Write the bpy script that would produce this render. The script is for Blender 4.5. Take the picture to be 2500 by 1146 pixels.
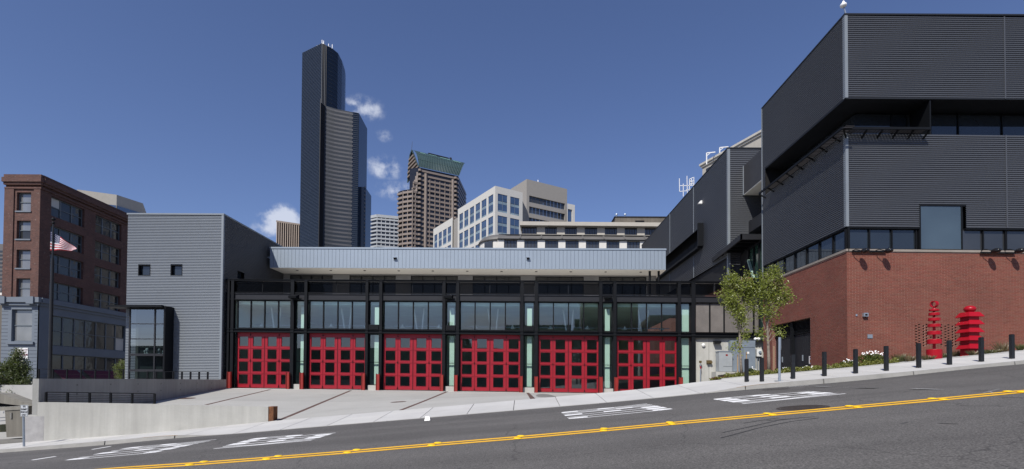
import bpy, math, random
from mathutils import Vector, Matrix
rnd = random.Random(7)
for o in list(bpy.data.objects): bpy.data.objects.remove(o)
S = bpy.context.scene
COL = S.collection
# ------------------------------------------------------------------ camera
F, CX, CY, PITCH, ROLL, EYE = 1240.0, 1275.0, 905.0, .020, .005, 1.6   # measured on the 2500 px wide photograph
f0 = Vector((0, math.cos(PITCH), math.sin(PITCH))); u0 = Vector((0, -math.sin(PITCH), math.cos(PITCH))); r0 = Vector((1, 0, 0))
CR = r0*math.cos(ROLL) + u0*math.sin(ROLL); CU = -r0*math.sin(ROLL) + u0*math.cos(ROLL)
cd = bpy.data.cameras.new('camera'); cam = bpy.data.objects.new('camera', cd); COL.objects.link(cam)
cam.matrix_world = Matrix(((CR.x, CU.x, -f0.x, 0), (CR.y, CU.y, -f0.y, 0), (CR.z, CU.z, -f0.z, EYE), (0, 0, 0, 1)))
cd.sensor_width = 36; cd.lens = 36*F/2500; cd.shift_x = (1250-CX)/2500; cd.shift_y = (CY-573)/2500
cd.clip_start = .1; cd.clip_end = 6000
S.camera = cam
# ------------------------------------------------------------------ sun, sky, exposure
EL, AZ = math.radians(48), math.radians(26)          # sun behind the camera and 26 degrees to the left
sd = Vector((-math.sin(AZ)*math.cos(EL), -math.cos(AZ)*math.cos(EL), math.sin(EL)))
sl = bpy.data.lights.new('sun', 'SUN'); sl.energy = 4.2; sl.angle = math.radians(.53); sl.color = (1, .955, .875)
so = bpy.data.objects.new('sun', sl); COL.objects.link(so); so.rotation_euler = sd.to_track_quat('Z', 'Y').to_euler()
W = bpy.data.worlds.new('World'); S.world = W; W.use_nodes = True
S.view_settings.view_transform = 'Standard'; S.view_settings.look = 'None'; S.view_settings.gamma = 1
S.view_settings.use_curve_mapping = False; S.view_settings.exposure = .30
SKY = .075
def direction(px, py):
    return (f0 + CR*((px-CX)/F) - CU*((py-CY)/F)).normalized()
def world():
    nt = W.node_tree; N = nt.nodes; L = nt.links; N.clear()
    out = N.new('ShaderNodeOutputWorld'); bg = N.new('ShaderNodeBackground'); bg.inputs[1].default_value = SKY
    sky = N.new('ShaderNodeTexSky'); sky.sky_type = 'NISHITA'; sky.sun_disc = False
    sky.sun_elevation = EL; sky.sun_rotation = math.pi + AZ; sky.altitude = 60; sky.air_density = 1.0; sky.dust_density = .6; sky.ozone_density = 3.2
    tc = N.new('ShaderNodeTexCoord')
    def m(op, a, b=None, c=None):
        n = N.new('ShaderNodeMath'); n.operation = op
        for i, v in enumerate((a, b, c)):
            if v is None: continue
            if isinstance(v, (int, float)): n.inputs[i].default_value = v
            else: L.new(v, n.inputs[i])
        return n.outputs[0]
    no = N.new('ShaderNodeTexNoise'); no.inputs['Scale'].default_value = 30; no.inputs['Detail'].default_value = 9; no.inputs['Roughness'].default_value = .62
    L.new(tc.outputs['Generated'], no.inputs['Vector'])
    no2 = N.new('ShaderNodeTexNoise'); no2.inputs['Scale'].default_value = 4; no2.inputs['Detail'].default_value = 6
    L.new(tc.outputs['Generated'], no2.inputs['Vector'])
    total = None
    # cumulus puffs: (px, py, half width, half height, strength)
    puffs = [(890, 266, 56, 32, .62), (938, 332, 26, 22, .46), (938, 408, 54, 36, .68), (958, 466, 60, 28, .62), (690, 538, 68, 42, 1.05),
             (1000, 470, 40, 34, .6), (862, 252, 30, 14, .6), (650, 560, 40, 22, .8), (330, 700, 60, 30, .6)]
    ds = [(direction(a, b), c/F, d/F, e) for a, b, c, d, e in puffs]
    for k in range(9):                                  # low clouds all round the rest of the horizon
        a = math.radians(100 + k*21 + rnd.uniform(-5, 5)); e = math.radians(rnd.uniform(5, 13))
        ds.append((Vector((math.cos(a)*math.cos(e)*(1), math.sin(a)*math.cos(e)*(-1 if k % 2 else -1), math.sin(e))).normalized(), rnd.uniform(.12, .3), rnd.uniform(.03, .07), .9))
    for d, w, h, e in ds:
        vm = N.new('ShaderNodeVectorMath'); vm.operation = 'SUBTRACT'; L.new(tc.outputs['Generated'], vm.inputs[0]); vm.inputs[1].default_value = d
        vs = N.new('ShaderNodeVectorMath'); vs.operation = 'MULTIPLY'; L.new(vm.outputs[0], vs.inputs[0]); vs.inputs[1].default_value = (1/w, 1/w, 1/h)
        ln = N.new('ShaderNodeVectorMath'); ln.operation = 'LENGTH'; L.new(vs.outputs[0], ln.inputs[0])
        b = m('MULTIPLY', m('MAXIMUM', m('SUBTRACT', 1.0, ln.outputs[1+0]), 0.0), e) if False else m('MULTIPLY', m('MAXIMUM', m('SUBTRACT', 1.0, ln.outputs['Value']), 0.0), e)
        total = b if total is None else m('MAXIMUM', total, b)
    dens = m('ADD', total, m('MULTIPLY', m('SUBTRACT', no.outputs[0], .5), m('MINIMUM', m('MULTIPLY', total, 5.0), 1.9)))
    mr = N.new('ShaderNodeMapRange'); mr.interpolation_type = 'SMOOTHSTEP'; L.new(dens, mr.inputs[0]); mr.inputs[1].default_value = .12; mr.inputs[2].default_value = .78
    mr.inputs[4].default_value = .82
    mix = N.new('ShaderNodeMixRGB'); L.new(mr.outputs[0], mix.inputs[0])
    hs = N.new('ShaderNodeMixRGB'); hs.blend_type = 'MULTIPLY'; hs.inputs[0].default_value = 1; hs.inputs[2].default_value = (1.02, 1.0, 1.22, 1)
    L.new(sky.outputs[0], hs.inputs[1]); L.new(hs.outputs[0], mix.inputs[1])
    mix.inputs[2].default_value = (7.6, 8.1, 9.4, 1)
    L.new(mix.outputs[0], bg.inputs[0]); L.new(bg.outputs[0], out.inputs[0])
world()
# ------------------------------------------------------------------ measuring: photo pixel + depth -> point in the place
CAM = Vector((0, 0, EYE))
def U(px, py, D):
    d = f0 + CR*((px-CX)/F) - CU*((py-CY)/F)
    return CAM + d*(D/d.y)
class Face:
    """A vertical wall plane; u runs along it to the right as seen, N points out of it."""
    def __init__(s, P0, P1, slope=0.0):
        s.O = Vector((P0[0], P0[1], 0)); d = Vector((P1[0]-P0[0], P1[1]-P0[1], 0)); s.len = d.length
        s.U = d.normalized(); s.N = Vector((s.U.y, -s.U.x, 0)); s.sl = slope
    def uz(s, px, py):
        d = f0 + CR*((px-CX)/F) - CU*((py-CY)/F)
        t = (s.O-CAM).dot(s.N)/d.dot(s.N); P = CAM + d*t; u = (P-s.O).dot(s.U)
        return u, P.z - s.sl*u
    def pt(s, u, z, o=0.0):
        return s.O + s.U*u + Vector((0, 0, z + s.sl*u)) + s.N*o
    def rect(s, x0, y0, x1, y1):
        xm, ym = (x0+x1)/2, (y0+y1)/2
        return (s.uz(x0, ym)[0], s.uz(xm, y1)[1], s.uz(x1, ym)[0], s.uz(xm, y0)[1])
def front(pxL, DL, pxR, DR, slope=0.0, py=900):
    return Face(U(pxL, py, DL), U(pxR, py, DR), slope)
# ------------------------------------------------------------------ mesh building
class MB:
    def __init__(s): s.v = []; s.f = []; s.smooth = False
    def quad(s, *p):
        n = len(s.v); s.v += [tuple(q) for q in p]; s.f.append(tuple(range(n, n+len(p))))
    def hexa(s, p):     # p: 4 bottom ccw, 4 top
        n = len(s.v); s.v += [tuple(q) for q in p]
        for f in ((0,3,2,1),(4,5,6,7),(0,1,5,4),(1,2,6,5),(2,3,7,6),(3,0,4,7)): s.f.append(tuple(n+i for i in f))
    def box(s, x0, y0, z0, x1, y1, z1):
        s.hexa([(x0,y0,z0),(x1,y0,z0),(x1,y1,z0),(x0,y1,z0),(x0,y0,z1),(x1,y0,z1),(x1,y1,z1),(x0,y1,z1)])
    def fb(s, fc, r, o0, o1):
        u0_, z0, u1_, z1 = r
        s.hexa([fc.pt(u0_,z0,o1),fc.pt(u1_,z0,o1),fc.pt(u1_,z0,o0),fc.pt(u0_,z0,o0),fc.pt(u0_,z1,o1),fc.pt(u1_,z1,o1),fc.pt(u1_,z1,o0),fc.pt(u0_,z1,o0)])
    def px(s, fc, x0, y0, x1, y1, o0, o1): s.fb(fc, fc.rect(x0, y0, x1, y1), o0, o1)
    def bar(s, a, b, w, h=None):
        a = Vector(a); b = Vector(b); h = h or w; d = (b-a).normalized(); ref = Vector((0,0,1)) if abs(d.z) < .95 else Vector((1,0,0))
        x = d.cross(ref).normalized()*w/2; y = x.cross(d).normalized()*h/2
        s.hexa([a-x-y, a+x-y, a+x+y, a-x+y, b-x-y, b+x-y, b+x+y, b-x+y])
    def tube(s, pts, rads, n=8, cap=True):
        base = []
        for i, p in enumerate(pts):
            p = Vector(p); q = Vector(pts[min(i+1, len(pts)-1)]) - Vector(pts[max(i-1, 0)]); q.normalize()
            ref = Vector((1,0,0)) if abs(q.x) < .8 else Vector((0,1,0)); x = q.cross(ref).normalized(); y = q.cross(x)
            k = len(s.v); base.append(k)
            for j in range(n):
                a = 2*math.pi*j/n; s.v.append(tuple(p + (x*math.cos(a)+y*math.sin(a))*rads[i]))
        for a, b in zip(base, base[1:]):
            for j in range(n): s.f.append((a+j, b+j, b+(j+1) % n, a+(j+1) % n))
        if cap:
            s.f.append(tuple(base[0]+j for j in range(n))); s.f.append(tuple(base[-1]+n-1-j for j in range(n)))
    def lathe(s, c, prof, n=24, rot=0):   # prof: (r, z) list
        base = []
        for r, z in prof:
            base.append(len(s.v))
            for j in range(n):
                a = rot+2*math.pi*j/n; s.v.append((c[0]+r*math.cos(a), c[1]+r*math.sin(a), c[2]+z))
        for a, b in zip(base, base[1:]):
            for j in range(n): s.f.append((a+j, a+(j+1) % n, b+(j+1) % n, b+j))
        s.f.append(tuple(base[0]+n-1-j for j in range(n))); s.f.append(tuple(base[-1]+j for j in range(n)))
    def ball(s, c, rx, ry, rz, n=14, m=9):
        pr = []
        for i in range(1, m): a = math.pi*i/m; pr.append((math.sin(a), -math.cos(a)))
        k = len(s.v); s.lathe((0,0,0), pr, n)
        for i in range(k, len(s.v)):
            x, y, z = s.v[i]; s.v[i] = (c[0]+x*rx, c[1]+y*ry, c[2]+z*rz)
    def cells(s, r, holes):
        us = sorted({r[0], r[2]} | {h[0] for h in holes if r[0] < h[0] < r[2]} | {h[2] for h in holes if r[0] < h[2] < r[2]})
        zs = sorted({r[1], r[3]} | {h[1] for h in holes if r[1] < h[1] < r[3]} | {h[3] for h in holes if r[1] < h[3] < r[3]})
        for a, b in zip(us, us[1:]):
            run = None
            for c, d in zip(zs, zs[1:]):
                mu, mz = (a+b)/2, (c+d)/2
                if any(h[0] < mu < h[2] and h[1] < mz < h[3] for h in holes):
                    if run: yield (a, run[0], b, run[1]); run = None
                else: run = (run[0], d) if run else (c, d)
            if run: yield (a, run[0], b, run[1])
    def holed(s, fc, r, holes, o=0.0, depth=.25):
        for a, c, b, d in s.cells(r, holes): s.quad(fc.pt(a,c,o), fc.pt(b,c,o), fc.pt(b,d,o), fc.pt(a,d,o))
        for h in holes:
            a, c, b, d = h; i = o-depth
            s.quad(fc.pt(a,c,o), fc.pt(a,d,o), fc.pt(a,d,i), fc.pt(a,c,i)); s.quad(fc.pt(b,c,o), fc.pt(b,c,i), fc.pt(b,d,i), fc.pt(b,d,o))
            s.quad(fc.pt(a,d,o), fc.pt(b,d,o), fc.pt(b,d,i), fc.pt(a,d,i)); s.quad(fc.pt(a,c,o), fc.pt(a,c,i), fc.pt(b,c,i), fc.pt(b,c,o))
    def corrugated(s, fc, r, holes, pitch, amp, o=0.0):
        prof = [(0,0),(.14,0.0),(.30,.80),(.42,1),(.60,1),(.72,.80),(.88,0.0)]
        for a, c, b, d in s.cells(r, holes):
            zs = []; k0 = math.floor(c/pitch)-1
            for k in range(k0, math.ceil(d/pitch)+1):
                for t, h in prof:
                    z = (k+t)*pitch
                    if c < z < d: zs.append((z, h*amp))
            zs = [(c, zs[0][1] if zs else 0)] + zs + [(d, zs[-1][1] if zs else 0)]
            for (z0, h0), (z1, h1) in zip(zs, zs[1:]):
                s.quad(fc.pt(a,z0,o+h0), fc.pt(b,z0,o+h0), fc.pt(b,z1,o+h1), fc.pt(a,z1,o+h1))
    def build(s, name, mat, parent=None, kind=None, label=None, cat=None, group=None):
        off = world_loc(parent) if parent else Vector((0,0,0))
        if mat.name in ('bay_glass','door_glass','smoked_glass','vestibule_glass'): s.f = s.f[2::6]     # a pane is one sheet
        me = bpy.data.meshes.new(name)
        me.from_pydata([(v[0]-off.x, v[1]-off.y, v[2]-off.z) for v in s.v], [], s.f)
        if s.smooth:
            for p in me.polygons: p.use_smooth = True
        me.materials.append(mat); me.update()
        o = bpy.data.objects.new(name, me); COL.objects.link(o)
        if parent: o.parent = parent
        return tag(o, label, cat, group, kind)
def world_loc(o):
    v = Vector((0,0,0))
    while o: v += o.location; o = o.parent
    return v
def tag(o, label=None, cat=None, group=None, kind=None):
    for k, v in (('label', label), ('category', cat), ('group', group), ('kind', kind)):
        if v: o[k] = v
    return o
def thing(name, loc, label, cat, group=None, kind=None):
    o = bpy.data.objects.new(name, None); o.empty_display_size = .3; COL.objects.link(o); o.location = loc
    return tag(o, label, cat, group, kind)
def copy_tree(o, parent=None, shift=None):
    c = o.copy(); COL.objects.link(c); c.parent = parent
    if shift is not None: c.location = o.location + Vector(shift)
    for ch in [q for q in o.children if q.name != c.name]: copy_tree(ch, c)
    return c
def copy_part(o, parent, shift):
    c = o.copy(); COL.objects.link(c); c.parent = parent; c.location = o.location + Vector(shift); return c
# ------------------------------------------------------------------ materials
MATS = {}
def mat(name, col, rough=.6, metal=0.0, var=.12, scale=1.5, bump=0.0, bscale=30, spec=.5, streak=0.0, fine=0.0):
    if name in MATS: return MATS[name]
    m = bpy.data.materials.new(name); m.use_nodes = True; nt = m.node_tree; N = nt.nodes; L = nt.links; b = N['Principled BSDF']
    b.inputs['Roughness'].default_value = rough; b.inputs['Metallic'].default_value = metal; b.inputs['Specular IOR Level'].default_value = spec
    tc = N.new('ShaderNodeTexCoord'); geo = N.new('ShaderNodeNewGeometry')
    cur = None
    def factor(vec, sc, det, lo, hi, prev):
        no = N.new('ShaderNodeTexNoise'); no.inputs['Scale'].default_value = sc; no.inputs['Detail'].default_value = det; no.inputs['Roughness'].default_value = .6
        L.new(vec, no.inputs['Vector'])
        mr = N.new('ShaderNodeMapRange'); L.new(no.outputs[0], mr.inputs[0]); mr.inputs[1].default_value = .3; mr.inputs[2].default_value = .7
        mr.inputs[3].default_value = lo; mr.inputs[4].default_value = hi
        if prev is None: return mr.outputs[0]
        mm = N.new('ShaderNodeMath'); mm.operation = 'MULTIPLY'; L.new(prev, mm.inputs[0]); L.new(mr.outputs[0], mm.inputs[1]); return mm.outputs[0]
    if var: cur = factor(geo.outputs['Position'], scale, 6, 1-var, 1+var, cur)
    if fine: cur = factor(geo.outputs['Position'], 55, 3, 1-fine, 1+fine, cur)
    if streak:
        mp = N.new('ShaderNodeMapping'); mp.inputs['Scale'].default_value = (2.6, 2.6, .16); L.new(geo.outputs['Position'], mp.inputs[0])
        cur = factor(mp.outputs[0], 1.6, 5, 1-streak, 1+streak*.6, cur)
    if cur is not None:
        mx = N.new('ShaderNodeVectorMath'); mx.operation = 'SCALE'; mx.inputs[0].default_value = col; L.new(cur, mx.inputs['Scale']); L.new(mx.outputs[0], b.inputs['Base Color'])
    else: b.inputs['Base Color'].default_value = (*col, 1)
    if bump:
        no = N.new('ShaderNodeTexNoise'); no.inputs['Scale'].default_value = bscale; no.inputs['Detail'].default_value = 4; L.new(geo.outputs['Position'], no.inputs['Vector'])
        bp = N.new('ShaderNodeBump'); bp.inputs['Strength'].default_value = bump; bp.inputs['Distance'].default_value = .02
        L.new(no.outputs[0], bp.inputs['Height']); L.new(bp.outputs[0], b.inputs['Normal'])
    MATS[name] = m; return m
def brick_mat(name, c1, c2, mortar, bw, bh, ms=.012, pale=0.0, bias=0.0):
    m = bpy.data.materials.new(name); m.use_nodes = True; nt = m.node_tree; N = nt.nodes; L = nt.links; b = N['Principled BSDF']; b.inputs['Roughness'].default_value = .85
    geo = N.new('ShaderNodeNewGeometry'); sp = N.new('ShaderNodeSeparateXYZ'); L.new(geo.outputs['Position'], sp.inputs[0])
    ad = N.new('ShaderNodeMath'); ad.operation = 'ADD'; L.new(sp.outputs[0], ad.inputs[0]); L.new(sp.outputs[1], ad.inputs[1])
    cb = N.new('ShaderNodeCombineXYZ'); L.new(ad.outputs[0], cb.inputs[0]); L.new(sp.outputs[2], cb.inputs[1])
    br = N.new('ShaderNodeTexBrick'); L.new(cb.outputs[0], br.inputs['Vector']); br.inputs['Scale'].default_value = 1
    br.inputs['Brick Width'].default_value = bw; br.inputs['Row Height'].default_value = bh; br.inputs['Mortar Size'].default_value = ms; br.inputs['Mortar Smooth'].default_value = .1
    br.inputs['Bias'].default_value = bias
    br.inputs['Color1'].default_value = (*c1, 1); br.inputs['Color2'].default_value = (*c2, 1); br.inputs['Mortar'].default_value = (*mortar, 1)
    no = N.new('ShaderNodeTexNoise'); no.inputs['Scale'].default_value = .7; no.inputs['Detail'].default_value = 6; L.new(geo.outputs['Position'], no.inputs['Vector'])
    mr = N.new('ShaderNodeMapRange'); L.new(no.outputs[0], mr.inputs[0]); mr.inputs[1].default_value = .3; mr.inputs[2].default_value = .7; mr.inputs[3].default_value = .84; mr.inputs[4].default_value = 1.14
    vm = N.new('ShaderNodeVectorMath'); vm.operation = 'SCALE'; L.new(br.outputs[0], vm.inputs[0]); L.new(mr.outputs[0], vm.inputs['Scale'])
    last = vm.outputs[0]
    if pale:
        wn = N.new('ShaderNodeTexNoise'); wn.inputs['Scale'].default_value = 3.2; wn.inputs['Detail'].default_value = 8; wn.inputs['Roughness'].default_value = .8; L.new(cb.outputs[0], wn.inputs['Vector'])
        m2 = N.new('ShaderNodeMapRange'); L.new(wn.outputs[0], m2.inputs[0]); m2.inputs[1].default_value = .58; m2.inputs[2].default_value = .66; m2.inputs[4].default_value = pale
        mx = N.new('ShaderNodeMixRGB'); L.new(m2.outputs[0], mx.inputs[0]); L.new(last, mx.inputs[1]); mx.inputs[2].default_value = (.30, .24, .21, 1); last = mx.outputs[0]
    L.new(last, b.inputs['Base Color'])
    bp = N.new('ShaderNodeBump'); bp.inputs['Strength'].default_value = .5; bp.inputs['Distance'].default_value = .01; bp.invert = True
    L.new(br.outputs['Fac'], bp.inputs['Height']); L.new(bp.outputs[0], b.inputs['Normal'])
    return m
def brick_piece_mat():
    m = bpy.data.materials.new('red_brick_piece'); m.use_nodes = True; nt = m.node_tree; N = nt.nodes; L = nt.links; b = N['Principled BSDF']; b.inputs['Roughness'].default_value = .85
    geo = N.new('ShaderNodeNewGeometry'); oi = N.new('ShaderNodeObjectInfo'); ad = N.new('ShaderNodeMath'); ad.operation = 'ADD'; L.new(geo.outputs['Random Per Island'], ad.inputs[0]); L.new(oi.outputs['Random'], ad.inputs[1])
    fr = N.new('ShaderNodeMath'); fr.operation = 'FRACT'; L.new(ad.outputs[0], fr.inputs[0])
    cr = N.new('ShaderNodeValToRGB'); L.new(fr.outputs[0], cr.inputs[0]); e = cr.color_ramp.elements
    e[0].color = (.155,.050,.032,1); e[1].color = (.205,.072,.046,1); k = e.new(.3); k.color = (.188,.057,.037,1); k = e.new(.6); k.color = (.178,.068,.045,1); k = e.new(.85); k.color = (.192,.055,.037,1)
    no = N.new('ShaderNodeTexNoise'); no.inputs['Scale'].default_value = .6; no.inputs['Detail'].default_value = 7; L.new(geo.outputs['Position'], no.inputs['Vector'])
    mr = N.new('ShaderNodeMapRange'); L.new(no.outputs[0], mr.inputs[0]); mr.inputs[1].default_value = .3; mr.inputs[2].default_value = .7; mr.inputs[3].default_value = .86; mr.inputs[4].default_value = 1.12
    vm = N.new('ShaderNodeVectorMath'); vm.operation = 'SCALE'; L.new(cr.outputs[0], vm.inputs[0]); L.new(mr.outputs[0], vm.inputs['Scale']); L.new(vm.outputs[0], b.inputs['Base Color'])
    return m
def lay_bricks(fc, r, holes, parent, single=None, bw=.29, bh=.0703, gap=.013, o=0.0, th=.008):
    wall = MB(); rest = MB(); wall.holed(fc, r, holes, o-th, .004)
    k = math.ceil(r[1]/bh)
    while (k+1)*bh <= r[3]+.001:
        z0, z1 = k*bh+gap/2, (k+1)*bh-gap/2; zm = (z0+z1)/2
        blk_ = sorted((h[0], h[2]) for h in holes if h[1] < zm < h[3])
        spans = []; c = r[0]
        for a, b in blk_:
            if a > c: spans.append((c, a))
            c = max(c, b)
        if c < r[2]: spans.append((c, r[2]))
        j = math.floor(r[0]/bw)-1; off = bw/2 if k % 2 else 0
        for a, b in spans:
            j = math.floor((a-off)/bw)
            while j*bw+off < b:
                x0, x1 = max(a, j*bw+off+gap/2), min(b, (j+1)*bw+off-gap/2); j += 1
                if x1-x0 < .03: continue
                one = single and single(x0, z0)
                m_ = MB() if one else rest; q = [fc.pt(x0,z0,o), fc.pt(x1,z0,o), fc.pt(x1,z1,o), fc.pt(x0,z1,o)]; w = [fc.pt(x0,z0,o-th), fc.pt(x1,z0,o-th), fc.pt(x1,z1,o-th), fc.pt(x0,z1,o-th)]
                n = len(m_.v); m_.v += [tuple(p) for p in q+w]
                for f in ((0,1,2,3),(4,5,1,0),(5,6,2,1),(6,7,3,2),(7,4,0,3)): m_.f.append(tuple(n+i for i in f))
                if one: m_.build('brick', M['brickp'], parent)
        k += 1
    wall.build('mortar_wall', M['mortar'], parent); rest.build('bricks', M['brickp'], parent, kind='stuff')
def glass_clear(name, tint, refl=.14, rough=.01):
    m = bpy.data.materials.new(name); m.use_nodes = True; nt = m.node_tree; N = nt.nodes; L = nt.links; N.clear()
    out = N.new('ShaderNodeOutputMaterial'); tr = N.new('ShaderNodeBsdfTransparent'); tr.inputs[0].default_value = (*tint, 1)
    gl = N.new('ShaderNodeBsdfGlossy'); gl.inputs[1].default_value = rough; gl.inputs[0].default_value = (.93, .97, 1, 1)
    lw_ = N.new('ShaderNodeLayerWeight'); lw_.inputs[0].default_value = .5; pw_ = N.new('ShaderNodeMath'); pw_.operation = 'POWER'; pw_.inputs[1].default_value = 5; L.new(lw_.outputs['Facing'], pw_.inputs[0])
    ad = N.new('ShaderNodeMath'); ad.operation = 'ADD'; ad.use_clamp = True; ad.inputs[1].default_value = refl+.04; L.new(pw_.outputs[0], ad.inputs[0])
    mx = N.new('ShaderNodeMixShader'); L.new(ad.outputs[0], mx.inputs[0]); L.new(tr.outputs[0], mx.inputs[1]); L.new(gl.outputs[0], mx.inputs[2]); L.new(mx.outputs[0], out.inputs[0])
    return m
def glass_dark(name, col, refl=.18, rough=.03, wav=0.0):
    """Opaque-looking glass of a window with nothing lit behind it."""
    m = bpy.data.materials.new(name); m.use_nodes = True; nt = m.node_tree; N = nt.nodes; L = nt.links; N.clear()
    out = N.new('ShaderNodeOutputMaterial'); df = N.new('ShaderNodeBsdfDiffuse'); gl = N.new('ShaderNodeBsdfGlossy'); gl.inputs[1].default_value = rough
    geo = N.new('ShaderNodeNewGeometry'); no = N.new('ShaderNodeTexNoise'); no.inputs['Scale'].default_value = .35; L.new(geo.outputs['Position'], no.inputs['Vector'])
    mr = N.new('ShaderNodeMapRange'); L.new(no.outputs[0], mr.inputs[0]); mr.inputs[1].default_value = .3; mr.inputs[2].default_value = .7; mr.inputs[3].default_value = .75; mr.inputs[4].default_value = 1.3
    vm = N.new('ShaderNodeVectorMath'); vm.operation = 'SCALE'; vm.inputs[0].default_value = col; L.new(mr.outputs[0], vm.inputs['Scale']); L.new(vm.outputs[0], df.inputs[0])
    fr = N.new('ShaderNodeFresnel'); fr.inputs[0].default_value = 1.45
    ad = N.new('ShaderNodeMath'); ad.operation = 'ADD'; ad.use_clamp = True; ad.inputs[1].default_value = refl; L.new(fr.outputs[0], ad.inputs[0])
    mx = N.new('ShaderNodeMixShader'); L.new(ad.outputs[0], mx.inputs[0]); L.new(df.outputs[0], mx.inputs[1]); L.new(gl.outputs[0], mx.inputs[2]); L.new(mx.outputs[0], out.inputs[0])
    if wav:
        n2 = N.new('ShaderNodeTexNoise'); n2.inputs['Scale'].default_value = .8; L.new(geo.outputs['Position'], n2.inputs['Vector'])
        bp = N.new('ShaderNodeBump'); bp.inputs['Strength'].default_value = wav; bp.inputs['Distance'].default_value = .05; L.new(n2.outputs[0], bp.inputs['Height']); L.new(bp.outputs[0], gl.inputs['Normal'])
    return m
def asphalt_mat():
    m = bpy.data.materials.new('asphalt'); m.use_nodes = True; nt = m.node_tree; N = nt.nodes; L = nt.links; b = N['Principled BSDF']; b.inputs['Roughness'].default_value = .88
    geo = N.new('ShaderNodeNewGeometry')
    def noise(sc, det=4, vec=None, rough=.55):
        n = N.new('ShaderNodeTexNoise'); n.inputs['Scale'].default_value = sc; n.inputs['Detail'].default_value = det; n.inputs['Roughness'].default_value = rough
        L.new(vec or geo.outputs['Position'], n.inputs['Vector']); return n.outputs[0]
    def rng(v, a, b_, c, d):
        r = N.new('ShaderNodeMapRange'); L.new(v, r.inputs[0])
        for i, q in enumerate((a, b_, c, d)): r.inputs[i+1].default_value = q
        return r.outputs[0]
    def mul(a, c):
        n = N.new('ShaderNodeMath'); n.operation = 'MULTIPLY'; L.new(a, n.inputs[0]); L.new(c, n.inputs[1]); return n.outputs[0]
    mp = N.new('ShaderNodeMapping'); mp.inputs['Scale'].default_value = (.05, .55, .05); L.new(geo.outputs['Position'], mp.inputs[0])
    sp = N.new('ShaderNodeSeparateXYZ'); L.new(geo.outputs['Position'], sp.inputs[0])
    v = mul(rng(noise(48, 2), .3, .7, .50, 1.58), rng(noise(.35, 5), .3, .7, .90, 1.12))
    v = mul(v, rng(noise(1.3, 6, mp.outputs[0]), .3, .7, .80, 1.16))
    v = mul(v, rng(noise(24, 3), .35, .65, .88, 1.12))
    sp2 = rng(noise(140, 1), .70, .76, 1.0, 1.9); v = mul(v, sp2)
    vd = N.new('ShaderNodeTexVoronoi'); vd.inputs['Scale'].default_value = 1.7; L.new(geo.outputs['Position'], vd.inputs['Vector'])
    v = mul(v, rng(vd.outputs[0], .03, .06, .6, 1.0))
    # seam between the newer strip by the gutter and the older lane
    v = mul(v, rng(sp.outputs[1], 15.25, 15.35, 1.0, .90))
    # thin cracks
    vc = N.new('ShaderNodeTexVoronoi'); vc.feature = 'DISTANCE_TO_EDGE'; vc.inputs['Scale'].default_value = .23; 
    wv = N.new('ShaderNodeVectorMath'); wv.operation = 'ADD'; nz = N.new('ShaderNodeTexNoise'); nz.inputs['Scale'].default_value = .9; nz.inputs['Detail'].default_value = 5
    L.new(geo.outputs['Position'], nz.inputs['Vector']); L.new(nz.outputs['Color'], wv.inputs[1]); L.new(geo.outputs['Position'], wv.inputs[0]); L.new(wv.outputs[0], vc.inputs['Vector'])
    v = mul(v, rng(vc.outputs[0], .0015, .004, .62, 1.0))
    vm = N.new('ShaderNodeVectorMath'); vm.operation = 'SCALE'; vm.inputs[0].default_value = (.0915, .0870, .0830); L.new(v, vm.inputs['Scale']); L.new(vm.outputs[0], b.inputs['Base Color'])
    bp = N.new('ShaderNodeBump'); bp.inputs['Strength'].default_value = .35; bp.inputs['Distance'].default_value = .008; L.new(noise(120, 3), bp.inputs['Height']); L.new(bp.outputs[0], b.inputs['Normal'])
    return m
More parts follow.
